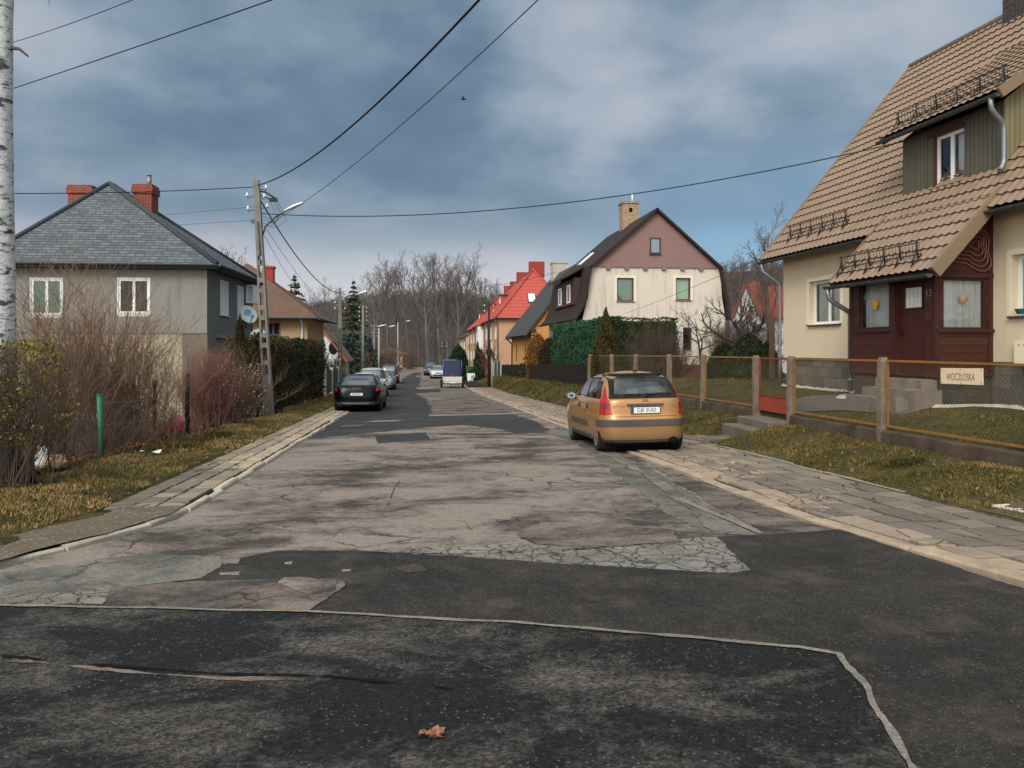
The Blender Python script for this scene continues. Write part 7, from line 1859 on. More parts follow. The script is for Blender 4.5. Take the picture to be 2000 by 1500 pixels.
def bare_tree(name, label, loc, H, spec, seed, tr, mats=(BARK, TWIG), group=None, rz=0.0, trunk_frac=.9, lean=(0, 0)):
    rr = random.Random(seed); t = thing(name, label, 'tree', loc, (0, 0, rz), group); tk, cr = MB(), MB()
    branch(rr, [tk, tk, cr], Vector((0, 0, -.2)), Vector((lean[0], lean[1], 1)).normalized(), H * trunk_frac, tr, 0, spec)
    tk.obj('trunk', mats[0], t, recalc=False); cr.obj('crown', mats[1], t, recalc=False); return t

def tree_mesh(seed, H, spec, tr, m, frac=.9):
    rr = random.Random(seed); mb = MB(); branch(rr, [mb], Vector((0, 0, -.3)), Vector((rr.uniform(-.04, .04), 0, 1)).normalized(), H * frac, tr, 0, spec)
    return mb.mesh('bare_tree', [m])

def leaves(mb, rr, pts, size, tints, up=0.3, elong=2.0, along=None):
    """small pointed leaf faces with random attitude"""
    for (p, tn) in zip(pts, tints):
        d = Vector((rr.gauss(0, 1), rr.gauss(0, 1), rr.gauss(up, 1)));
        if along is not None: d = along(p) + d * .55
        d.normalize(); s = d.cross(Vector((rr.gauss(0, 1), rr.gauss(0, 1), rr.gauss(0, 1))))
        if s.length < .05: continue
        s.normalize(); L = size * rr.uniform(.6, 1.3); w = L / elong * .5
        mb.t = min(1, max(0, tn)); mb.add([p - d * L * .5, p + s * w, p + d * L * .5, p - s * w], [(0, 1, 2, 3)])

def needle_tree(name, label, loc, H, Rb, seed, fol, trunk_m=BARK, tiers=16, group=None, dens=1.0, z0=.08, size=.28, droop=.25, parts=True):
    """spruce: whorls of drooping boughs, each carrying hanging sprays"""
    rr = random.Random(seed); t = thing(name, label, 'tree', loc, (0, 0, rr.uniform(0, 6)), group)
    tk = MB(); tk.tube([(0, 0, -.2), (0, 0, H * .5), (0, 0, H)], [H * .018, H * .012, .01], 6, False); tk.obj('trunk', trunk_m, t)
    mb = MB(); pts, tn = [], []
    for i in range(tiers):
        f = (i + rr.uniform(-.2, .2)) / tiers; z = lerp(z0 * H, H * .97, f) + rr.gauss(0, .012 * H); r = Rb * (1 - f) ** .85 * rr.uniform(.8, 1.12) + .04 * H * (1 - f)
        nb = max(4, int(9 * (1 - f) + 4)); a0 = rr.uniform(0, 6)
        for b in range(nb):
            a = a0 + 6.283 * b / nb + rr.uniform(-.2, .2); rl = r * rr.uniform(.7, 1.1); k = max(3, int(rl / size * 7 * dens))
            for q in range(k):
                u = (q + rr.random()) / k; w = .22 * rl * (1 - u) + .05
                p = Vector((math.cos(a) * rl * u, math.sin(a) * rl * u, z - droop * rl * u * u + .10 * rl * u)) + Vector((rr.gauss(0, w * .5), rr.gauss(0, w * .5), rr.gauss(-.03, .05) * 2 * size))
                pts.append(p); tn.append(.25 + .5 * u + rr.gauss(0, .14))
    leaves(mb, rr, pts, size, tn, -.1, 2.4, lambda p: Vector((p.x, p.y, -.15 * math.hypot(p.x, p.y))).normalized() if math.hypot(p.x, p.y) > .01 else Vector((0, 0, 1)))
    mb.obj('crown', fol, t, recalc=False); return t

def blob_bush(name, label, loc, shape, n, size, fol, seed, cat='shrub', group=None, stems=True, core=.78, stem_m=BARK, tint=None, rz=0.0):
    """dense evergreen: leaf sprays over a lumpy surface given by shape(dir_angle, height 0..1) -> radius pair, plus a dark twiggy inside"""
    rr = random.Random(seed); t = thing(name, label, cat, loc, (0, 0, rz), group)
    sx, sy, H, prof = shape; mb = MB(); pts, tn = [], []
    def rad_at(a, h): return prof(h) * (1 + .16 * noise.noise(Vector((math.cos(a) * 1.6, math.sin(a) * 1.6, h * 3.0 + seed))) + .07 * noise.noise(Vector((math.cos(a) * 5, math.sin(a) * 5, h * 9 + seed))))
    for _ in range(n):
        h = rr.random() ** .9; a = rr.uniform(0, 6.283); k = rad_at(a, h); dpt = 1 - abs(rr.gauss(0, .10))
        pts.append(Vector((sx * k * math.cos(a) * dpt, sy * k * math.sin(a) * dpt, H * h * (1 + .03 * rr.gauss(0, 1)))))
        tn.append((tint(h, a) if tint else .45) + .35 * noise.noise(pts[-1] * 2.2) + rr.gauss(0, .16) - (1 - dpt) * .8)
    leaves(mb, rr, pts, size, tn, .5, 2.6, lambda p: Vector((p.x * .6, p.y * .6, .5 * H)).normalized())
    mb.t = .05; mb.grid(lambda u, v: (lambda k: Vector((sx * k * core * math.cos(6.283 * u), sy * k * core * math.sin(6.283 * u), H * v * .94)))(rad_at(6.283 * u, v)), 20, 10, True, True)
    mb.obj('foliage', fol, t, recalc=False)
    if stems:
        s = MB()
        for i in range(5): s.tube([(rr.uniform(-.1, .1) * sx, rr.uniform(-.1, .1) * sy, -.15), (rr.uniform(-.3, .3) * sx, rr.uniform(-.3, .3) * sy, H * .5)], [.03, .015], 5)
        s.obj('stem', stem_m, t)
    return t

def box_hedge(name, label, pts2, width, zb_fn, zt_fn, n_per_m2, size, fol, seed, tint=None, round_=.25, core_in=.16):
    """clipped hedge along a polyline: leaf sprays on its faces and top, dark inner body"""
    rr = random.Random(seed); a = Vector(pts2[0]); o = Vector((a.x, a.y, zb_fn(a.x, a.y))); t = thing(name, label, 'hedge', o)
    mb = MB(); P_, T_ = [], []
    for p, q in zip(pts2, pts2[1:]):
        p, q = Vector(p), Vector(q); L = (q - p).length; d = (q - p) / L; nn = Vector((-d.y, d.x))
        def surf(s, k):
            """k runs 0..1 up one face, over the top and down the other"""
            c = p + d * s; zb, zt = zb_fn(c.x, c.y), zt_fn(c.x, c.y); h = zt - zb; per = 2 * h + width
            m = k * per
            if m < h: off, z = -width / 2, zb + m
            elif m < h + width: off, z = -width / 2 + (m - h), zt
            else: off, z = width / 2, zt - (m - h - width)
            e = max(0, z - (zt - round_)) / round_; 
            if abs(off) > width / 2 - .001: off *= 1 - .35 * (e * e) * round_ / (width / 2)
            nz = noise.noise(Vector((c.x * 1.3, c.y * 1.3, z * 1.3 + off))) * .10 + noise.noise(Vector((c.x * 4, c.y * 4, z * 4 + off))) * .05
            on = Vector((nn.x, nn.y, 0)) * (1 if off > 0 else -1) if abs(off) > width * .3 and m < h or m > h + width else Vector((0, 0, 1))
            return Vector((c.x + nn.x * off, c.y + nn.y * off, z)) + on * nz, on, (z - zb) / h
        c = p.lerp(q, .5); h = zt_fn(c.x, c.y) - zb_fn(c.x, c.y); area = L * (2 * h + width)
        for _ in range(int(area * n_per_m2)):
            s = rr.uniform(-.15, L + .15); pt, on, hh = surf(min(L, max(0, s)), rr.random()); pt = pt + Vector((d.x, d.y, 0)) * (s - min(L, max(0, s))) - on * abs(rr.gauss(0, .06))
            P_.append(pt - o); T_.append((tint(pt, hh) if tint else .45) + .3 * noise.noise(pt * 1.8) + rr.gauss(0, .17))
        for e in (p, q):
            for _ in range(int(h * width * n_per_m2)):
                off = rr.uniform(-.5, .5) * width; z = rr.uniform(zb_fn(e.x, e.y), zt_fn(e.x, e.y)); sg = -1 if e is p else 1
                pt = Vector((e.x + nn.x * off + d.x * sg * (.05 + .1 * noise.noise(Vector((off * 3, z * 2, 1)))), e.y + nn.y * off + d.y * sg * .05, z)); P_.append(pt - o); T_.append((tint(pt, .5) if tint else .45) + .3 * noise.noise(pt * 1.8) + rr.gauss(0, .17))
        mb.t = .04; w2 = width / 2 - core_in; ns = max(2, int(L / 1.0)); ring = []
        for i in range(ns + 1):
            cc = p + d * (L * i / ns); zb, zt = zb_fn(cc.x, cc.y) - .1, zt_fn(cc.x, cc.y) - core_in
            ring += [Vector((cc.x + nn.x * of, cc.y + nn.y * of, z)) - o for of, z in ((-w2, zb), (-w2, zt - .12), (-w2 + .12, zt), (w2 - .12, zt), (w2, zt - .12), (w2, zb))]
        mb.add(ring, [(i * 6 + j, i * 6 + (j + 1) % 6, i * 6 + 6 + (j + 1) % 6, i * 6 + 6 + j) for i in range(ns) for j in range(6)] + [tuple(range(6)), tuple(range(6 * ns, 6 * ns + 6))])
    leaves(mb, rr, P_, size, T_, .3, 2.2)
    mb.obj('foliage', fol, t, recalc=False); return t

def twig_shrub(name, label, loc, n, H, spread, seed, m, sub=(7, 3), r=.009, lean=.5, droop=0.0, group=None, parts=None, cat='shrub', arch=0.0):
    """deciduous shrub in winter: many stems from the base, each with side twigs"""
    rr = random.Random(seed); t = thing(name, label, cat, loc, (0, 0, 0), group); mb = MB(); mt = MB()
    for _ in range(n):
        a = rr.uniform(0, 6.283); b = abs(rr.gauss(0, lean)); d = Vector((math.cos(a) * math.sin(b), math.sin(a) * math.sin(b), math.cos(b)))
        p = Vector((rr.gauss(0, spread * .16), rr.gauss(0, spread * .16), -.05)); L = H * rr.uniform(.55, 1.08) * (1 - .18 * b); pts = [p]; dd = d
        for i in range(5):
            dd = (dd + Vector((rr.gauss(0, .10), rr.gauss(0, .10), .05 - arch * i * .12))).normalized(); pts.append(pts[-1] + dd * L / 5)
        rs = [r * rr.uniform(.8, 1.5) * k for k in (1, .9, .75, .6, .45, .25)]; mb.tube(pts, rs, 4, False)
        for k in range(sub[0]):
            f = rr.uniform(.25, 1) * 4.99; q = int(f); pos = pts[q].lerp(pts[q + 1], f - q); ax = (pts[q + 1] - pts[q]).normalized()
            nd = (ax + Vector((rr.gauss(0, .5), rr.gauss(0, .5), rr.gauss(.1, .3)))).normalized(); l2 = L * rr.uniform(.12, .34); p2 = [pos]
            for i in range(3): nd = (nd + Vector((rr.gauss(0, .15), rr.gauss(0, .15), .10))).normalized(); p2.append(p2[-1] + nd * l2 / 3)
            mt.tube(p2, [r * .5, r * .42, r * .34, r * .2], 3, False)
            for j in range(sub[1]):
                f2 = rr.uniform(.2, 1) * 2.99; q2 = int(f2); ps = p2[q2].lerp(p2[q2 + 1], f2 - q2); n2 = (nd + Vector((rr.gauss(0, .6), rr.gauss(0, .6), rr.gauss(.1, .4)))).normalized()
                mt.tube([ps, ps + n2 * l2 * rr.uniform(.3, .7)], [r * .32, r * .16], 3, False)
    mb.obj('stems', m, t, recalc=False); mt.obj('twigs', m, t, recalc=False); return t

gp = lambda px, d: (lambda p: Vector((p.x, p.y, gz(p.x, p.y))))(P(px, 680, d))

# ---------------------------------------------------------------- birch at the left edge
def build_birch():
    b = gp(-4, 10.5); t = thing('birch_tree', 'white barked birch trunk at the left edge, dark and rough at its foot', 'tree', b)
    k = NT('birch_bark'); v = k.objco()
    st = k.noise(k.mapping(v, (5, 5, 26)), 1.0, 5, .65, .6); pz = k.noise(k.mapping(v, (4, 4, 7)), 1.0, 6, .6, .4); z = k.sep(v)[2]
    c = k.mix(k.noise(v, 6, 4), rgb(176, 174, 172), rgb(214, 212, 210))
    c = k.mix(k.ramp(st, (.55, 0.0), (.63, .9)), c, rgb(50, 46, 44)); c = k.mix(k.ramp(pz, (.55, 0.0), (.62, .9)), c, rgb(46, 42, 40))
    lowd = k.ramp(k.math('ADD', k.math('SUBTRACT', 2.1, z), k.math('MULTIPLY', k.math('SUBTRACT', k.noise(v, 7, 5), .5), 2.2)), (.05, 0.0), (.75, 1.0))
    c = k.mix(lowd, c, k.mix(k.noise(v, 18, 4), rgb(30, 28, 27), rgb(86, 80, 74)))
    bark = k.fin(c, .8, .2, 0, k.bump(k.math('ADD', k.noise(v, 14, 5), k.math('MULTIPLY', pz, .5)), .6, .03))
    mb = MB(); n, m = 22, 60
    def f(u, v):
        z = lerp(-.2, 9.5, v); a = 6.283185 * u; r = interp(z, [-.2, .1, .6, 1.4, 2.5, 6, 9.5], [.36, .30, .235, .205, .182, .158, .115]); r *= 1 + .05 * noise.noise(V3(math.cos(a) * 2, math.sin(a) * 2, z * 2)) + .02 * noise.noise(V3(math.cos(a) * 6, math.sin(a) * 6, z * 8))
        return V3(math.cos(a) * r + .02 * math.sin(z * .9) + .006 * z, math.sin(a) * r, z)
    mb.grid(f, n, m, True, True); mb.obj('trunk', bark, t, recalc=False)
    rr = random.Random(4); cr = MB(); sp = dict(SPREAD, levels=3, n=[6, 5, 4], up=[.02, -.02, -.08, -.1])
    for z, a, L in ((5.95, -.1, .42), (6.9, 2.0, 2.2), (7.6, 4.0, 2.4), (8.3, .6, 2.2), (9.0, 3.0, 2.0), (9.4, 5.2, 1.8)):
        d = Vector((math.cos(a), math.sin(a), .15 if L < 1 else .8)).normalized()
        if L < 1: cr.tube([V3(.16, 0, z), V3(.28, -.02, z - .02), V3(.40, -.03, z - .12)], [.03, .022, .012], 6)
        else: branch(rr, [cr], Vector((.06, 0, z)), d, L, .05, 1, sp)
    cr.obj('crown', BARK, t, recalc=False)
build_birch()

# ---------------------------------------------------------------- shrubs along the left verge
TW_A = plain('shrub_twig_tan', rgb(136, 108, 90), .9, .1, var=.25, scale=1.5); TW_B = plain('shrub_twig_brown', rgb(116, 92, 78), .9, .1, var=.25, scale=1.5); TW_R = plain('shrub_twig_red', rgb(134, 92, 84), .85, .15, var=.2, scale=1.5)
TW_D = plain('shrub_twig_dark', rgb(88, 74, 66), .9, .1, var=.25, scale=1.5)
g1 = 'bare shrubs along the left verge'
twig_shrub('bare_shrub', 'tallest bare tan shrub in front of the grey house wall', gp(190, 16.6), 130, 3.8, 2.2, 5, TW_A, (9, 3), .0095, .36, group=g1)
twig_shrub('bare_shrub', 'wide bare brown shrub between the birch and the green post', gp(110, 14.8), 110, 3.1, 1.8, 6, TW_B, (9, 3), .009, .40, group=g1)
twig_shrub('bare_shrub', 'lower bare shrub leaning towards the black post', gp(278, 17.4), 100, 2.7, 1.7, 7, TW_A, (8, 3), .0075, .50, group=g1, arch=.3)
twig_shrub('bare_shrub', 'low dark tangle of twigs at the foot of the green post', gp(200, 13.9), 80, 1.15, 1.9, 8, TW_D, (7, 3), .006, .75, group=g1, arch=.6)
twig_shrub('bare_shrub', 'low dark tangle of twigs right of the white bag', gp(115, 11.9), 70, .95, 1.6, 9, TW_D, (7, 3), .005, .8, group=g1, arch=.6)
twig_shrub('bare_shrub', 'dense knee-high brown twigs between the green and black posts', gp(300, 16.0), 90, 1.0, 2.2, 19, TW_B, (7, 3), .005, .8, group=g1, arch=.7)
def red_shrub():
    t = twig_shrub('red_shrub', 'dense reddish twigged shrub beside the dark thuja', gp(405, 21.0), 150, 2.0, 1.8, 12, TW_R, (9, 4), .0085, .48)
    rr = random.Random(2)
    t2 = twig_shrub('snowberry_shrub', 'shrub dotted with white berries between red twigs and concrete pole', gp(462, 21.5), 110, 2.0, 1.5, 13, TW_B, (9, 4), .006, .55, arch=.5)
    mb = MB()
    for _ in range(260):
        a = rr.uniform(0, 6.283); h = rr.uniform(.25, 1.75); k = rr.uniform(.5, 1.15); mb.sphere((math.cos(a) * k * .8, math.sin(a) * k * .8 - .1, h), rr.uniform(.008, .014), 5, 4)
    o = mb.obj('berries', plain('white_berry', rgb(224, 220, 210), .5, .3), t2, recalc=False); o['kind'] = 'stuff'
red_shrub()
YG = foliage('yellow_green_leaf', rgb(58, 56, 22), rgb(150, 132, 48), rgb(104, 92, 34))
def leafy_shrub():
    t = twig_shrub('leafy_shrub', 'loose shrub with yellow-green leaves at the foot of the birch', gp(22, 10.0), 60, 2.0, 1.3, 31, TW_D, (8, 3), .007, .42)
    rr = random.Random(6); mb = MB(); pts, tn = [], []
    for _ in range(2600):
        a = rr.uniform(0, 6.283); h = rr.uniform(.15, 1.0) ** .8; k = rr.random() ** .5 * (.35 + .65 * math.sin(3.14 * min(1, h * .9))) ; p = Vector((math.cos(a) * k * .78, math.sin(a) * k * .78, .15 + h * 1.75))
        if noise.noise(p * 2.4) < -.12: continue
        pts.append(p); tn.append(.5 + .5 * noise.noise(p * 1.7) + rr.gauss(0, .2) - .35 * (1 - h))
    leaves(mb, rr, pts, .055, tn, .2, 1.7); mb.obj('leaves', YG, t, recalc=False)
leafy_shrub()
THUJA_D = foliage('thuja_dark', rgb(24, 24, 14), rgb(66, 60, 32), rgb(54, 44, 28)); HEDGE_L = foliage('hedge_dark_brown', rgb(26, 30, 18), rgb(70, 70, 40), rgb(80, 62, 42), scale=.8)
cone = lambda h: max(.02, (1 - h) ** .75 * min(1, .75 + h * 1.2))
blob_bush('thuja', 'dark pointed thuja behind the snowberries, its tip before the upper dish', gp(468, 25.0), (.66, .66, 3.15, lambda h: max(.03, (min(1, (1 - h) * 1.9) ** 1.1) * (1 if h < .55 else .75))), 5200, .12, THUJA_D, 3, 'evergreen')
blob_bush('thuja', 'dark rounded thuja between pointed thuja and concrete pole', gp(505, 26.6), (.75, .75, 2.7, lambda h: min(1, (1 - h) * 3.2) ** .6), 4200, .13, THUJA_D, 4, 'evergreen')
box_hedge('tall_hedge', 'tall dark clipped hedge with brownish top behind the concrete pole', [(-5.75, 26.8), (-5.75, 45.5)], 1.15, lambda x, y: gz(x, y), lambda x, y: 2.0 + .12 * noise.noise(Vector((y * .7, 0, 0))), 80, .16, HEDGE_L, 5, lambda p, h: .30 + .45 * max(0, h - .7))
# dead leaves under the shrubs
def litter():
    rr = random.Random(3); mb = MB(); pts, tn = [], []
    for _ in range(2600):
        y = rr.uniform(8.5, 21); x = -5.35 - abs(rr.gauss(0, .45)) + .2 * noise.noise(Vector((y, 0, 0))); pts.append(Vector((x, y, gz(x, y) + .02 + rr.uniform(0, .05)))); tn.append(rr.random())
    for _ in range(240):
        y = rr.uniform(7, 22); x = rr.uniform(-5.2, -3.6); pts.append(Vector((x, y, gz(x, y) + .03))); tn.append(rr.random())
    for _ in range(420):
        y = rr.uniform(8.5, 34); x = rr.uniform(6.2, 8.1) if rr.random() < .8 else rr.uniform(4.4, 6.1); pts.append(Vector((x, y, gz(x, y) + (.03 if x > 6.1 else .07)))); tn.append(rr.random())
    leaves(mb, rr, pts, .07, tn, 1.5, 1.5); o = mb.obj('fallen_leaves', foliage('dead_leaf', rgb(62, 42, 32), rgb(138, 96, 64)), recalc=False); stuff(tag(o, 'brown fallen leaves under the left shrubs and strewn over both verges', 'leaves'))
litter()

# ---------------------------------------------------------------- evergreens and shrubs on the right
HEDGE_R = foliage('hedge_green', rgb(24, 46, 30), rgb(66, 102, 68), rgb(44, 76, 54)); HEDGE_R2 = foliage('hedge_green_dark', rgb(20, 32, 18), rgb(60, 74, 38), rgb(44, 54, 30))
zt_r = lambda x, y: 3.06 + .10 * noise.noise(Vector((x * .8, y * .8, 0)))
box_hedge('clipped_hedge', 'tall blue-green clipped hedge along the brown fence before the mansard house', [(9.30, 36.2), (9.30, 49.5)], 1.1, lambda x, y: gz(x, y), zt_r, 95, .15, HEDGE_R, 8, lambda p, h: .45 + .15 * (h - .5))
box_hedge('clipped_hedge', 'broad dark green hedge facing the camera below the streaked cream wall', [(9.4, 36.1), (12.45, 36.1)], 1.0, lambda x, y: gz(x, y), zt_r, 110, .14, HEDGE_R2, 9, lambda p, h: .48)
blob_bush('thuja', 'brownish cone shaped thuja in front of the hedge corner', gp(1183, 35.0), (.85, .85, 3.2, cone), 5200, .15, foliage('thuja_olive', rgb(34, 34, 18), rgb(84, 78, 42), rgb(70, 56, 34)), 11, 'evergreen')
twig_shrub('bare_shrub', 'dark leafless shrub before the right half of the hedge', gp(1275, 34.0), 130, 2.3, 2.2, 14, TW_D, (9, 4), .010, .5)
twig_shrub('bare_shrub', 'dark leafless shrub by the mansard house plinth', gp(1322, 35.0), 70, 1.9, 1.4, 15, TW_D, (8, 4), .010, .5)
JUN = foliage('juniper', rgb(22, 30, 18), rgb(62, 72, 42), rgb(44, 52, 34))
for i, (px, d, sx, H, lab) in enumerate(((1415, 33, 1.1, 1.5, 'low dark juniper at the corner of the streaked wall'), (1462, 31, 1.3, 1.75, 'broadest dark juniper on the lawn left of the gate'), (1497, 32.5, .8, 1.45, 'small dark juniper beside the beige house downspout'))):
    blob_bush('juniper', lab, gp(px, d), (sx, sx * .8, H, lambda h: max(.05, (1 - h) ** .55)), 3000, .16, JUN, 20 + i, 'evergreen')
twig_shrub('bare_shrub', 'wide brown leafless thicket below the red roofed cottage', gp(1470, 42), 190, 3.0, 3.4, 16, TW_D, (9, 4), .014, .5)
twig_shrub('bare_shrub', 'brown leafless thicket left of the red roofed cottage', gp(1432, 46), 150, 3.2, 2.8, 17, TW_D, (9, 4), .014, .45)
FRUIT = dict(SPREAD, levels=4, n=[7, 8, 6, 5], up=[.0, .02, .12, .12, .08])
bare_tree('fruit_tree', 'bare spreading fruit tree with dark limbs before the cream wall', gp(1478, 31.5), 2.9, FRUIT, 44, .15, (plain('fruit_bark', rgb(50, 44, 42), .9), plain('fruit_twig', rgb(74, 62, 58), .9)), None, 0.0, .95, (-.25, 0))
bare_tree('fruit_tree', 'young bare fruit tree close to the mansard house wall', gp(1372, 38), 3.4, dict(SPREAD, n=[6, 6, 6, 5]), 45, .09, (plain('young_bark', rgb(66, 58, 54), .9), plain('young_twig', rgb(86, 74, 68), .9)), None, 1.0, .8)
bare_tree('tall_tree', 'bare tall tree rising behind the beige house gable', gp(1500, 62), 12.5, dict(TALL, rmin=.012), 46, .22, (BARK, TWIG))
bare_tree('tall_tree', 'bare tree crown between mansard house and beige house', gp(1448, 75), 11.0, dict(TALL, rmin=.014), 47, .2, (BARK, TWIG))
wp = gp(1508, 28); mb = MB(); mb.box2((-.07, -.07, -.1), (.07, .07, 2.3)); tag(mb.obj('wooden_post', plain('post_wood', rgb(96, 76, 62), .9, var=.3), None, wp), 'weathered brown wooden post on the lawn by the downspout', 'post')
SPR = foliage('spruce', rgb(26, 34, 24), rgb(72, 82, 58)); SPR_B = foliage('spruce_blue', rgb(24, 34, 32), rgb(64, 80, 74))
needle_tree('spruce', 'small dark spruce before the orange house wall', gp(1044, 60), 4.1, 1.25, 51, SPR, tiers=16, size=.3, dens=.8)
blob_bush('golden_thuja', 'rounded golden brown thuja in front of the orange house', gp(1051, 56), (.85, .8, 3.1, lambda h: min(1, (1 - h) * 2.6) ** .55), 3000, .17, foliage('thuja_gold', rgb(78, 54, 22), rgb(150, 104, 48)), 52, 'evergreen')
blob_bush('thuja', 'dark olive thuja between the golden one and the long hedge', gp(1073, 53), (.75, .75, 2.7, lambda h: min(1, (1 - h) * 2.6) ** .55), 2800, .17, THUJA_D, 53, 'evergreen')
TH_G = foliage('thuja_green_far', rgb(20, 34, 24), rgb(52, 72, 50))
blob_bush('thuja', 'large dark green thuja before the white windowed terraced house', gp(895, 100), (1.35, 1.3, 3.9, lambda h: min(1, (1 - h) * 2.2) ** .6), 2600, .30, TH_G, 54, 'evergreen')
blob_bush('thuja', 'narrow pointed thuja beside the salmon terraced house', gp(933, 88), (.6, .6, 3.8, cone), 1500, .26, TH_G, 55, 'evergreen')
blob_bush('thuja', 'stout dark thuja right next to the narrow pointed one', gp(938.5, 90), (.8, .8, 2.9, lambda h: min(1, (1 - h) * 2.4) ** .6), 1500, .26, TH_G, 56, 'evergreen')
blob_bush('low_bush', 'low dark bush on the verge before the green screens', gp(928, 80), (1.5, 1.2, 1.15, lambda h: max(.05, (1 - h) ** .5)), 1600, .2, JUN, 57, 'shrub')
twig_shrub('bare_shrub', 'thin reddish leafless shrub against the salmon house wall', gp(957, 82), 60, 3.2, 1.6, 58, plain('twig_reddish', rgb(128, 76, 62), .9), (6, 3), .018, .3)

# ---------------------------------------------------------------- trees on the left, further away
bare_tree('tall_tree', 'bare tree showing above the grey house roof edge', gp(466, 72), 12.6, dict(TALL, rmin=.014), 61, .22, (BARK, TWIG))
bare_tree('tall_tree', 'smaller bare tree between grey house roof and concrete pole', gp(492, 70), 10.4, dict(TALL, rmin=.014), 62, .18, (BARK, TWIG))
needle_tree('spruce', 'tall dark spruce behind the brown roofed house', gp(576, 88), 13.0, 3.3, 63, SPR, tiers=26, size=.6, dens=.8)
needle_tree('spruce', 'lower broken topped conifer left of the tall spruce', gp(548, 84), 9.6, 2.4, 64, SPR, tiers=20, size=.6, dens=.7)
needle_tree('spruce', 'dark spruce standing behind the lamp pole', gp(690, 118), 15.4, 3.4, 65, SPR, tiers=26, size=.7, dens=.8)
needle_tree('spruce', 'bluish spruce beside the far concrete poles', gp(722, 104), 5.4, 2.0, 66, SPR_B, tiers=18, size=.5, dens=.8)
needle_tree('spruce', 'dark bushy spruce behind the white gabled house', gp(684, 90), 6.2, 2.6, 67, SPR_B, tiers=18, size=.55, dens=.8)
twig_shrub('bare_shrub', 'leafless brown shrub before the white gabled house', gp(652, 62), 110, 2.6, 2.4, 68, TW_D, (8, 4), .016, .5)
twig_shrub('bare_shrub', 'leafless brown shrub against the brown roofed house corner', gp(618, 56), 110, 3.4, 2.4, 69, TW_D, (8, 4), .016, .45)
for i, (px, d, H, lab) in enumerate(((700, 96, 3.4, 'dark leafless bush behind the parked pale van'), (765, 130, 5.0, 'leafless bush before the ochre house'), (800, 150, 4.5, 'leafless undergrowth left of the street end'), (740, 120, 4.2, 'leafless bush between the two far poles'))):
    twig_shrub('bare_shrub', lab, gp(px, d), 90, H, 3.2, 70 + i, TWIG, (7, 4), .022, .5)

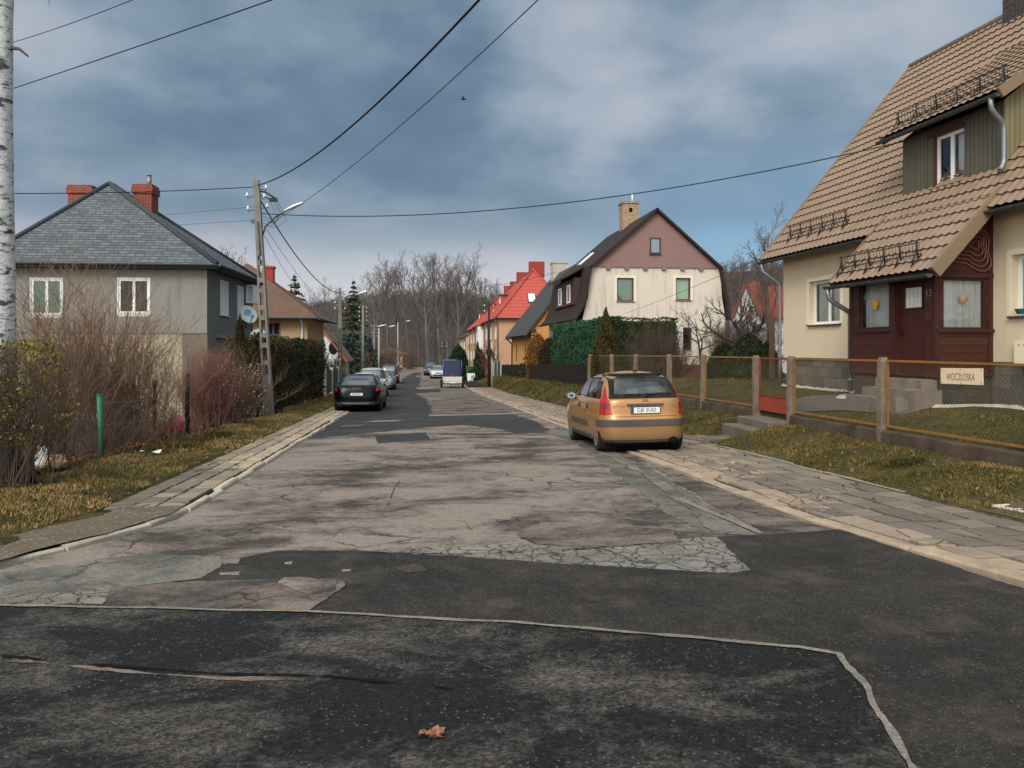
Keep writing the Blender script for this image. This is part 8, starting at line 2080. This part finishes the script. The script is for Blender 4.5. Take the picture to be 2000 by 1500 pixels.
# ---------------------------------------------------------------- the bare wood at the end of the street and the hill behind
def build_wood():
    rr = random.Random(77); meshes = [tree_mesh(100 + i, 20, dict(TALL, rmin=.017 + .003 * (i % 3)), .26, (TWIG_FAR, BARK)[0], .92) for i in range(7)]
    low = [tree_mesh(200 + i, 11, dict(TALL, rmin=.022, t0=[.15, .2, .2, .2], n=[14, 7, 5, 3]), .12, TWIG_FAR, .92) for i in range(4)]
    gname = 'bare trees at the end of the street'
    def put(me, px, d, H, base, label, nm='bare_tree'):
        p = P(px, 680, d); o = bpy.data.objects.new(nm, me); COL.objects.link(o); s = H / base; w = rr.uniform(.8, 1.2)
        o.location = (p.x, p.y, zr(175) - .3 + max(0, (p.y - 215) * .10)); o.scale = (s * w, s * w, s); o.rotation_euler = (0, 0, rr.uniform(0, 6.28)); tag(o, label, 'tree', gname)
    sky = [(618, 572), (640, 560), (655, 572), (706, 545), (722, 534), (742, 528), (757, 512), (775, 522), (800, 512), (818, 520), (836, 507), (848, 515), (860, 498), (874, 505), (884, 502), (897, 518), (912, 530), (926, 538), (941, 533), (955, 545), (968, 556), (984, 560)]
    for i, (px, py) in enumerate(sky):
        d = rr.uniform(186, 206); put(meshes[i % 7], px, d, CAMZ + (HY - py) / FPX * d - zr(175) + .6, 20, 'tall bare tree of the wood, its crown against the sky')
    for i in range(32):
        px = rr.uniform(560, 1010); d = rr.uniform(180, 236); put(rr.choice(meshes), px, d, rr.uniform(7, 11.5), 20, 'bare tree inside the wood at the street end')
    for i in range(60):
        px = rr.uniform(600, 985); d = rr.uniform(178, 205); put(rr.choice(low), px, d, rr.uniform(6, 10), 11, 'slender young bare tree at the edge of the wood')
    for i in range(26):
        px = rr.uniform(1405, 1560); d = rr.uniform(120, 190); put(rr.choice(meshes), px, d, rr.uniform(9, 14), 20, 'bare tree of the wood behind the red roofed cottage')
    # hill
    prof = [(-900, 540), (-300, 560), (200, 590), (560, 600), (640, 590), (700, 579), (760, 573), (820, 571), (870, 570), (920, 578), (960, 588), (1010, 580), (1100, 556), (1280, 530), (1410, 517), (1480, 512), (1530, 508), (1700, 492), (2000, 470), (2900, 430)]
    hm = NT('wooded_hillside'); v = hm.world(); c = hm.mix(hm.ramp(hm.noise(v, .05, 7, .7), (.35, 0.0), (.65, 1.0)), rgb(54, 50, 52), rgb(78, 71, 69)); hm = hm.fin(c, 1.0, .0)
    pxs = np.linspace(-900, 2900, 96); mb = MB(); rows = [(232, 0), (270, .12), (310, .34), (360, .62), (410, .86), (450, 1.0), (500, .96), (700, .5)]
    vs = []
    for d, k in rows:
        for px in pxs:
            py = interp(px, [p[0] for p in prof], [p[1] for p in prof]); zt = CAMZ + (HY - py) / FPX * 450 - 4.5; p = P(px, 680, d); z = lerp(zr(175) - 1, zt, k) + (2.2 * noise.noise(Vector((p.x * .03, p.y * .03, 0))) if k > 0 else 0)
            vs.append((p.x, p.y, z))
    n = len(pxs); mb.add(vs, [(j * n + i, j * n + i + 1, (j + 1) * n + i + 1, (j + 1) * n + i) for j in range(len(rows) - 1) for i in range(n - 1)], True); struct(mb.obj('hills', hm, recalc=False))
    # distant wood on the slope reads as one mass
    mb = MB()
    for _ in range(3600):
        px = rr.choice([rr.uniform(540, 1040), rr.uniform(600, 1000), rr.uniform(1380, 1640)]); f = rr.random() ** .8; d = lerp(245, 452, f); k = interp(d, [r[0] for r in rows], [r[1] for r in rows])
        py = interp(px, [p[0] for p in prof], [p[1] for p in prof]); p = P(px, 680, d); z = lerp(zr(175) - 1, CAMZ + (HY - py) / FPX * 450 - 4.5, k); H = rr.uniform(5, 9)
        base = Vector((p.x, p.y, z - .5)); mb.t = rr.random(); w = .12
        mb.add([base + V3(-w, 0, 0), base + V3(w, 0, 0), base + V3(0, 0, H)], [(0, 1, 2)])
        for b in range(9):
            h0 = rr.uniform(.25, .75) * H; a = rr.uniform(-1, 1); q = base + V3(0, 0, h0); e = q + V3(math.copysign(rr.uniform(.15, .38) * H, a), rr.uniform(-1, 1), rr.uniform(.15, .42) * H); mb.add([q + V3(0, 0, -.10), q + V3(0, 0, .10), e], [(0, 1, 2)])
    o = mb.obj('woods', foliage('hill_twigs', rgb(60, 55, 56), rgb(92, 84, 81)), recalc=False); stuff(tag(o, 'leafless brown wood covering the hill behind the street', 'wood'))
build_wood()
# ================================================================ poles, lamps and wires
POLEM = plain('pole_concrete', rgb(124, 119, 113), .92, .2, var=.25, scale=4, bump=.5, bscale=30, dirt=.5, dirtcol=rgb(70, 62, 56)); POLEP = plain('pole_pale', rgb(172, 166, 158), .9, .2, var=.15)
def lamp_arm(t, z, dirv, L, rise, k=1.0):
    d = Vector((dirv[0], dirv[1], 0)).normalized(); a = V3(0, 0, z)
    mb = MB(); mb.tube([a - V3(0, 0, .35) + d * .12, a + d * .25 - V3(0, 0, .05), a + d * L * .6 + V3(0, 0, rise * .55), a + d * L + V3(0, 0, rise)], [.035 * k] * 4, 7); arm = mb.obj('lamp_arm', M['dark_zinc'], t)
    e = a + d * L + V3(0, 0, rise); f = (d + V3(0, 0, rise / L * .8)).normalized(); s = f.cross(V3(0, 0, 1)).normalized(); u = s.cross(f)
    mb = MB(); mb.grid(lambda a_, v: e + f * lerp(-.12, .78, v) * k + (s * math.cos(6.283 * a_) * .12 + u * math.sin(6.283 * a_) * (.09 if math.sin(6.283 * a_) > 0 else .03)) * k * max(.05, max(0.0, math.sin(3.1416 * min(.99, max(.03, v)))) ** .4), 14, 10, True, True); mb.obj('lamp_head', M['white_plastic'], arm)
def insul(t, p, d):
    mb = MB(); p = Vector(p); d = Vector(d); mb.tube([p, p + d * .12, p + d * .2 - V3(0, 0, .06), p + d * .22 + V3(0, 0, .03)], .012, 5); b = mb.obj('insulator_hook', M['black_metal'], t)
    mb = MB(); q = p + d * .22; mb.tube([q + V3(0, 0, .02), q + V3(0, 0, .07), q + V3(0, 0, .08), q + V3(0, 0, .14)], [.05, .055, .03, .035], 10); mb.obj('insulator', M['porcelain'], b)
def ladder_pole(mb, H, w0, w1, solid, step=.62):
    """reinforced concrete pole with a row of slots; its face with the slots looks along the street"""
    wz = lambda z: lerp(w0, w1, z / H); 
    def blk(z0, z1, x0, x1, dk=.5):
        vs = [];
        for z in (z0, z1):
            w = wz(max(0, z)); vs += [(x0 * w, -dk * w * .75, z), (x1 * w, -dk * w * .75, z), (x1 * w, dk * w * .75, z), (x0 * w, dk * w * .75, z)]
        mb.add(vs, [(0, 1, 2, 3), (4, 5, 6, 7)] + [(i, (i + 1) % 4, 4 + (i + 1) % 4, 4 + i) for i in range(4)])
    blk(-.4, solid[0], -.5, .5); blk(solid[1], H, -.5, .5); blk(solid[0], solid[1], -.5, -.26); blk(solid[0], solid[1], .26, .5)
    z = solid[0]; i = 0
    while z < solid[1] - .1:
        z += step * (.55 if i % 2 == 0 else .95); i += 1
        if z < solid[1] - .1: blk(z, z + .16, -.259, .259, .46)
def build_poles():
    b = P(525, 816, 26.0); b.z = gz(b.x, b.y); top = P(501, 352, 26.0); H = top.z - b.z; lean = math.atan((top.x - b.x) / H)
    t = thing('utility_pole', 'slotted concrete pole with street lamp leaning over the left verge, nearest pole', 'utility pole', b, (0, lean, rad(-4)), 'concrete poles along the street')
    mb = MB(); ladder_pole(mb, H, .33, .19, (1.35, 5.4)); mb.obj('pole', POLEM, t)
    lamp_arm(t, H - 1.52, (1, -.25), 1.05, .42, .85)
    for z, s in ((H - .55, -1), (H - .62, .8), (H - .95, 1), (H - 1.0, -1), (H - .32, 1)): insul(t, (s * .1, -.06 if abs(s) < 1 else 0, z), (s, -.15, 0))
    mb = MB(); mb.tube([(.1, -.05, H - .38), (.30, -.06, H - .42), (.62, -.1, H - .66)], .03, 6); mb.tube([(.1, -.05, H - .50), (.35, -.08, H - .62), (.5, -.1, H - .74)], .022, 6); mb.box((.55, -.1, H - .70), (.26, .08, .12)); mb.obj('cable_clamp', M['black_metal'], t)
    mb = MB()
    for k, (x, z) in enumerate(((.62, -.7), (.56, -.72), (.45, -.75), (.66, -.66))):
        mb.tube([V3(lerp(.12, x, 1), -.1, H + z), V3(x + .16 + .05 * k, -.12, H + z - .45 - .1 * k), V3(x - .02, -.12, H - 1.45 - .06 * k), V3(.12, -.08, H - 1.2 - .12 * k)], .007, 4)
    mb.obj('loose_wire', M['wire_black'], t)
    mb = MB(); mb.box((-.16, -.02, H - 1.38), (.14, .1, .12)); mb.tube([(0, -.13, H - 1.4), (.02, -.14, H - 2.2), (.03, -.15, 5.1)], .02, 5); mb.obj('junction_box', M['dark_zinc'], t)
    grp = 'concrete poles along the street'
    def simple(px, d, pytop, label, w, lamp=None, m=POLEM, cross=0, slots=False, dark=False, lean=0.0):
        g = gp(px, d); tz = P(px, pytop, d).z; q = thing('utility_pole', label, 'utility pole', g, (0, lean, 0), grp); h = tz - g.z; mb = MB()
        if slots: ladder_pole(mb, h, w, w * .55, (1.3, h * .6), .7)
        else: mb.tube([(0, 0, -.3), (0, 0, h)], [w * .5, w * .32], 9)
        mb.obj('pole', m, q)
        if lamp: lamp_arm(q, lamp[0] * h, (1, -.4), lamp[1], lamp[2], lamp[3])
        for i in range(cross):
            z = h - .25 - .45 * i
            for s in (-1, 1): insul(q, (s * .08, 0, z), (s * 1.3, 0, 0))
        return q, h
    simple(664, 57, 562, 'slotted concrete pole with lamp arm behind the parked cars', .36, (.86, 1.5, .55, 1.0), cross=4, slots=True)
    simple(709, 80, 597, 'round concrete pole with lamp arm before the dark spruce', .34, (.66, 1.8, .45, 1.0), cross=4)
    simple(731, 104, 634, 'dark far pole crowded with insulators', .30, None, cross=4)
    simple(740, 98, 641, 'slim white lamp post beside the dark far pole', .26, (.97, 1.5, .35, 1.0), POLEP)
    simple(777, 140, 630, 'thin pale lamp pole at the far left road edge', .26, (.99, 1.7, .3, 1.0), POLEP)
    q, h = simple(955, 62, 592, 'dark pole with transformer box on the right verge', .26, None, plain('pole_dark', rgb(42, 40, 40), .8, .2), 2)
    mb = MB(); mb.tube([(.28, .1, -.2), (.24, .05, h * .55)], .09, 7); mb.obj('stub_post', POLEP, q)
    mb = MB(); mb.box((0, -.2, h * .42), (.5, .34, .5)); mb.tube([(-.45, -.1, h * .36), (0, -.1, h * .52), (.5, -.1, h * .3)], .03, 5); mb.tube([(-.3, -.1, h * .5), (.45, -.1, h * .4)], .03, 5); mb.obj('transformer', M['black_metal'], q)
    q, h = simple(868, 112, 668, 'short dark pole with cross bar beyond the blue trailer', .24, None, plain('pole_dark_far', rgb(50, 48, 48), .8, .2), 2)
    mb = MB(); mb.box((0, 0, h - .9), (1.0, .1, .1)); mb.obj('cross_bar', M['black_metal'], q)
build_poles()

def wire(label, A_, B_, pix, r, ext=(0, 0), m=None, name='overhead_wire'):
    """a cable hanging in the vertical plane through A and B, its sag fitted through the given sight lines"""
    A_, B_ = Vector(A_), Vector(B_); d = Vector((B_.x - A_.x, B_.y - A_.y, 0)); L = d.length; d /= L; nrm = Vector((-d.y, d.x, 0)); s, z = [0, L], [A_.z, B_.z]; w = [6, 6]
    for px, py in pix:
        rr_ = ray(px, py); t = A_.dot(nrm) - 0; t = (Vector((A_.x, A_.y, 0)).dot(nrm)) / rr_.dot(nrm); q = Vector((0, 0, CAMZ)) + rr_ * t; s.append((q - A_).dot(d)); z.append(q.z); w.append(1)
    c = np.polyfit(s, z, 2 if len(pix) else 1, w=w); pts = []
    for i in range(49):
        k = lerp(-ext[0], L + ext[1], i / 48); pts.append(V3(A_.x + d.x * k, A_.y + d.y * k, float(np.polyval(c, k))))
    o = pts[0]; mb = MB(); mb.tube([p - o for p in pts], r, 5); x = mb.obj(name, m or M['wire_black'], None, o, recalc=False); return tag(x, label, 'wire', 'overhead wires')
wire('thick twisted cable rising from the near pole over the street', P(503, 362, 26), P(935, 0, 10.8), [(560, 335), (620, 297), (700, 237), (800, 150), (870, 75)], .020, (0, 9))
wire('thin wire climbing beside the thick cable to the upper edge', P(520, 440, 26), P(1050, 0, 10.5), [(650, 350), (760, 265), (900, 150), (1000, 52)], .008, (0, 9))
wire('sagging cable from the near pole to the green dormer', P(512, 417, 26), P(1763, 277, 18.0), [(700, 423), (850, 422), (1000, 410), (1200, 382), (1400, 346), (1600, 309)], .015)
wire('level cable from the near pole leftwards before the chimneys', P(498, 365, 26), P(20, 378, 23.5), [(300, 374), (150, 377)], .015, (0, 6))
wire('upper wire at the left top corner behind the birch', P(28, 82, 13.5), P(258, 0, 10.5), [(140, 45)], .006, (3, 4))
wire('lower wire at the left top corner behind the birch', P(28, 172, 13.5), P(530, 0, 9.0), [(280, 87), (400, 45)], .008, (3, 4))
wire('cable dropping from the near pole to the slotted pole behind the cars', P(508, 390, 26), P(664, 572, 57), [(545, 457), (590, 515), (620, 545)], .024)
wire('thin slack wire below the street lamp', P(521, 448, 26), P(664, 610, 57), [(545, 485), (570, 520)], .008)
wire('thinnest slack wire hugging the near pole', P(516, 460, 26), P(664, 640, 57), [(535, 495), (560, 535)], .007)
wire('faint wire from the near pole to the right chimney', P(495, 404, 26), P(310, 421, 35), [], .006)
wire('faint wire from the near pole across the slate roof', P(496, 430, 26), P(240, 446, 30.2), [], .006)
wire('wire crossing the streaked cream wall to the beige house eave', P(1222, 612, 40), P(1484, 505, 23.3), [(1330, 572), (1410, 534)], .008)
wire('distant wire before the salmon terraced house', P(915, 566, 86), P(1086, 532, 62), [(1000, 552)], .016)
wire('street wire between the two lamp poles behind the cars', P(664, 568, 57), P(709, 604, 80), [], .02)
wire('street wire leading on to the far poles', P(709, 602, 80), P(731, 640, 104), [], .02)
wire('wires sagging from the slotted pole towards the ochre wall', P(663, 580, 57), P(560, 606, 50), [(610, 600)], .014)

# ================================================================ fences on both sides further down
def plank_fence():
    x = FX; y0, y1 = 36.9, 73.5; o = V3(x, y0, gz(x, y0)); f = thing('plank_fence', 'long dark brown board fence with wavy top on a low stone footing', 'fence', o)
    bm_ = planks('fence_boards_dark', rgb(46, 38, 34), 1, .125, .08, .8, .25, .15); mb = MB(); n = int((y1 - y0) / .125)
    for i in range(n):
        y = y0 + i * .125 + .0625; zb = fence_z(y) + .03; k = (i % 16) / 15; zt = fence_z(y) + 1.02 + .09 * math.sin(math.pi * k)
        if 44.3 < y < 45.6: zb -= .3
        w = .058; prof = [(-w, zb), (w, zb), (w, zt - .03), (w * .5, zt), (-w * .5, zt), (-w, zt - .03)]
        mb.prism([(y + a - o.y, z - o.z) for a, z in prof], 0, -.012, .012)
    mb.obj('boards', bm_, f, recalc=False)
    y = y0
    while y < y1 + .1:
        p = MB(); p.box2((.014, y - .05 - o.y, fence_z(y) - .3 - o.z), (.11, y + .05 - o.y, fence_z(y) + 1.0 - o.z)); p.obj('post', M['black_metal'], f); y += 2.0
    w = MB()
    for a, b in ((y0, 44.2), (45.7, y1)):
        k = int((b - a) / 1.5)
        for i in range(k): ya, yb = lerp(a, b, i / k), lerp(a, b, (i + 1) / k) - .02; w.add([V3(xx, yy - o.y, zz - o.z) for yy in (ya, yb) for xx, zz in ((-.14, fence_z(yy) - .3), (-.12, fence_z(yy) + .0), (.12, fence_z(yy) + .0), (.12, fence_z(yy) - .3))], [(0, 1, 2, 3), (4, 5, 6, 7)] + [(j, (j + 1) % 4, 4 + (j + 1) % 4, 4 + j) for j in range(4)])
    w.obj('footing', plain('footing_mossy', rgb(124, 116, 92), .95, .1, var=.3, scale=3, bump=.6), f)
plank_fence()
def green_screens():
    gm = plain('green_sheet', rgb(52, 76, 58), .6, .3, var=.3, scale=1.2)
    for i, (ya, yb, lab) in enumerate(((74.2, 80.5, 'green sheet screen beside the brown board fence'), (81.0, 88.5, 'further green sheet screen behind the dark pole'))):
        o = V3(FX, ya, gz(FX, ya)); t = thing('sheet_fence', lab, 'fence', o, group='green sheet screens'); mb = MB()
        mb.grid(lambda u, v: V3(.04 * math.sin(u * 40) + .05 * (v - .5), (yb - ya) * u, fence_z(lerp(ya, yb, u)) - o.z + lerp(-.05, 1.55 + .06 * math.sin(u * 13), v)), 60, 4); mb.obj('sheet', gm, t, recalc=False)
        for y in (ya, (ya + yb) / 2, yb): p = MB(); p.box2((-.05, y - ya - .05, fence_z(y) - o.z - .3), (.05, y - ya + .05, fence_z(y) - o.z + 1.6)); p.obj('post', POLEP, t)
    o = gp(648, 50); o.x = -5.4; t = thing('metal_gate', 'dark green sheet metal gate between hedge and slotted pole', 'gate', (-5.4, 47, gz(-5.4, 47)))
    mb = MB(); mb.box2((-.02, .1, .05), (.02, 7.5, 1.45)); mb.obj('leaf', planks('gate_green', rgb(30, 62, 50), 1, .2, .05, .6, .1, .3, False), t); 
    for y in (0.0, 3.7, 7.6): p = MB(); p.box2((-.09, y - .09, -.2), (.09, y + .09, 1.6)); p.obj('post', POLEP, t)
green_screens()
def road_things():
    def bin_(px, d, lab, col, X=None):
        g = gp(px, d); g.x = X if X else g.x; t = thing('wheelie_bin', lab, 'bin', V3(g.x, g.y, gz(g.x, g.y))); m = plain('bin_' + lab.split()[1], col, .5, .4, var=.1)
        mb = MB(); mb.add([V3(x * k, y * k, z) for z, k in ((.08, .82), (1.0, 1.0)) for x, y in ((-.3, -.36), (.3, -.36), (.3, .36), (-.3, .36))], [(0, 1, 2, 3), (4, 5, 6, 7)] + [(i, (i + 1) % 4, 4 + (i + 1) % 4, 4 + i) for i in range(4)]); mb.obj('bin_body', m, t, bevel=.02)
        mb = MB(); mb.box((0, 0, 1.04), (.66, .80, .07)); mb.obj('lid', m, t, bevel=.02)
        for s in (-1, 1): mb = MB(); mb.cyl((s * .28, .3, .1), (s * .33, .3, .1), .1, n=12); mb.obj('wheel', M['black_rubber'], t)
        t.scale = (1.5, 1.5, 1.25)
    bin_(910, 90, 'tall green wheelie bin behind the trailer', rgb(44, 98, 46), 6.3)
    g = V3(4.95, 128, zr(128)); t = thing('recycling_container', 'blue recycling container at the right kerb beyond the trailer', 'container', g); mb = MB(); mb.box2((-.6, -.6, .1), (.6, .6, 1.75)); mb.obj('shell', plain('container_blue', rgb(34, 66, 120), .5), t, bevel=.08); mb = MB(); mb.sphere((0, 0, 1.75), (.58, .58, .35), 14, 8); mb.obj('lid', M['zinc'], t); mb = MB(); mb.box((0, -.605, 1.45), (.5, .02, .2)); mb.obj('slot', M['dark_inside'], t)
    g = gp(921, 79); t = thing('white_board', 'white board leaning against the low dark bush', 'board', g, (rad(-12), 0, rad(20))); mb = MB(); mb.box2((-.45, -.02, .02), (.45, .02, .85)); mb.obj('board', M['white_paint'], t, bevel=.01)
    # poles and posts among the left shrubs
    def post(px, d, ytop, lab, col, r, lean=0.0, nm='fence_post'):
        g = gp(px, d); h = P(px, ytop, d).z - g.z; mb = MB(); mb.tube([(0, 0, -.2), (lean * h * .5, 0, h * .5), (lean * h, 0, h)], r, 8); mb.tube([(lean * h, 0, h), (lean * h, 0, h + .02)], [r * 1.15, r * 1.1], 8); return tag(mb.obj(nm, plain('post_' + lab.split()[0], col, .6, .3, var=.25, scale=6, dirt=.3), None, g), lab, 'post', 'posts among the left shrubs')
    post(198, 13.4, 772, 'green painted metal post standing in the bare shrubs', rgb(44, 112, 88), .045, -.03)
    post(366, 18.6, 732, 'black post at the edge of the red twigged shrub', rgb(34, 36, 42), .055)
    post(302, 17.2, 745, 'rusty brown post half hidden in the bare shrubs', rgb(66, 44, 38), .04)
    a, b = G(80, 945, gz), P(-12, 845, 10.0); mb = MB(); mb.tube([V3(0, 0, -.1), b - a], .035, 8); tag(mb.obj('leaning_pipe', M['black_metal'], None, a), 'black pipe leaning over by the birch foot', 'pipe')
    # fence wires strung between the posts
    for z, lab in ((.55, 'lower slack fence wire through the bare shrubs'), (.95, 'upper slack fence wire through the bare shrubs')):
        a, b = gp(198, 13.4), gp(366, 18.6); mb = MB(); mb.tube([V3(0, 0, z)] + [(b - a) * f + V3(0, 0, z - .05 * math.sin(3.14 * f)) for f in (.3, .6, 1)], .004, 4); tag(mb.obj('fence_wire', M['zinc'], None, a), lab, 'wire')
    # litter
    g = G(100, 918, gz); t = thing('plastic_bag', 'crumpled white and tan plastic bag lying under the shrubs', 'bag', g); rr = random.Random(9)
    def crumple(c, r, m, nm, sd):
        mb = MB(); mb.grid(lambda u, v: Vector(c) + Vector((math.sin(3.1416 * v) * math.cos(6.283 * u) * r[0], math.sin(3.1416 * v) * math.sin(6.283 * u) * r[1], r[2] * (1 - math.cos(3.1416 * v)) * .9)) * (1 + .45 * noise.noise(Vector((math.cos(6.283 * u) * 2, math.sin(6.283 * u) * 2, v * 5 + sd)))), 22, 14, False, True); mb.obj(nm, m, t, recalc=False)
    crumple((-.12, 0, 0), (.11, .1, .19), plain('bag_white', rgb(206, 204, 202), .5, .3), 'bag_top', 1); crumple((.05, .0, 0), (.17, .13, .12), plain('bag_tan', rgb(176, 142, 112), .6, .2, var=.2), 'bag_body', 7)
    g = G(294, 887, gz); mb = MB(); mb.grid(lambda u, v: V3(lerp(-.18, .18, u), lerp(-.07, .07, v), .03 + .025 * math.sin(u * 5 + v * 3)), 8, 4); tag(mb.obj('paper_scrap', M['white_paint'], None, g + V3(0, 0, .02)), 'flat white scrap on the verge below the bare shrubs', 'litter')
    def toy(px, py, d, lab, c1, c2, nm, cat, k=1.0):
        g = gp(px, d); g.z = P(px, py, d).z; t = thing(nm, lab, cat, g); mb = MB(); mb.box((0, 0, .14 * k), (.5 * k, .3 * k, .2 * k)); mb.obj('tub', plain(nm + '_lower', c1, .4, .4), t, bevel=.05); mb = MB(); mb.sphere((.12 * k, 0, .30 * k), (.2 * k, .13 * k, .13 * k), 12, 8); mb.obj('top', plain(nm + '_upper', c2, .4, .4), t)
        z0 = gz(g.x, g.y) - g.z
        for sx in (-1, 1):
            for sy in (-1, 1): mb = MB(); mb.tube([(sx * .2 * k, sy * .12 * k, .05), (sx * .22 * k, sy * .13 * k, z0)], .03, 6); mb.obj('leg', M['dark_zinc'], t)
    toy(252, 856, 17.5, 'red and yellow plastic toy glimpsed through the twigs', rgb(180, 36, 30), rgb(206, 150, 50), 'toy_car', 'toy', .9)
    toy(334, 846, 18.0, 'pink-red plastic crate glimpsed beside the rusty post', rgb(190, 40, 62), rgb(206, 120, 128), 'plastic_crate', 'crate', 1.0)
    toy(218, 856, 16.8, 'pale blue-grey tub glimpsed right of the green post', rgb(112, 128, 142), rgb(160, 168, 176), 'plastic_tub', 'tub', .9)
    # bird and curled leaf
    c = P(905, 194, 30); t = MB(); t.sphere((0, 0, 0), (.09, .035, .035), 10, 6); t.sphere((.09, 0, .015), (.03, .025, .025), 8, 6); t.add([V3(-.08, 0, 0), V3(-.17, -.03, 0), V3(-.17, .03, 0)], [(0, 1, 2)]); t.add([V3(.04, .02, .02), V3(-.04, .02, .02), V3(-.06, .16, .07), V3(-.01, .15, .07)], [(0, 1, 2, 3)]); t.add([V3(.04, -.02, .02), V3(-.04, -.02, .02), V3(-.06, -.16, .07), V3(-.01, -.15, .07)], [(0, 1, 2, 3)])
    tag(t.obj('bird', M['wire_black'], None, c), 'small dark bird flying below the clouds', 'bird')
    g = G(846, 1447); mb = MB()
    for ox, oy, rz, L in ((-.025, .0, .3, .06), (.02, .010, 2.4, .055), (.0, -.014, 1.2, .04)):
        d = Vector((math.cos(rz), math.sin(rz), 0)); n_ = Vector((-d.y, d.x, 0)); mb.grid(lambda u, v: Vector((ox, oy, 0)) + d * lerp(-L, L, u) * .62 + n_ * (v - .5) * .055 * math.sin(3.1416 * min(.98, max(.04, u))) * (1.3 + .5 * math.sin(u * 17)) + Vector((0, 0, .004 + .022 * abs(v - .5) + .008 * math.sin(u * 7 + rz))), 14, 5)
    tag(mb.obj('dry_leaf', plain('dry_leaf', rgb(142, 98, 80), .8, .1, var=.45, scale=40), None, g + V3(0, 0, .024), recalc=False), 'curled dry brown leaf lying on the dark asphalt', 'leaf')
road_things()

# faint smoke drifting off the left chimney of the grey house
def build_smoke():
    c = P(152, 338, 36.9); k = NT('chimney_smoke'); k.t.nodes.remove(k.b); v = k.objco(); x, y, z = k.sep(v)[:3]
    ln = k.n('VectorMath', {'operation': 'LENGTH'}); k.set(ln.inputs[0], k.mapping(v, (2.2, 2.2, 1.25))); fall = k.ramp(ln.outputs['Value'], (0.1, 1.0), (0.95, 0.0))
    den = k.math('MULTIPLY', k.math('MULTIPLY', k.ramp(k.noise(v, 3.5, 4, .6, .8), (.4, 0.0), (.7, 1.0)), fall), .9)
    vol = k.n('VolumePrincipled', Color=(.8, .72, .55, 1), Density=den); k.t.links.new(vol.outputs[0], k.out.inputs['Volume'])
    mb = MB(); mb.sphere((0, 0, 0), (.46, .46, .8), 16, 10); o = mb.obj('smoke', k.mat, None, c); stuff(tag(o, 'faint yellowish smoke above the left red chimney', 'smoke'))
build_smoke()
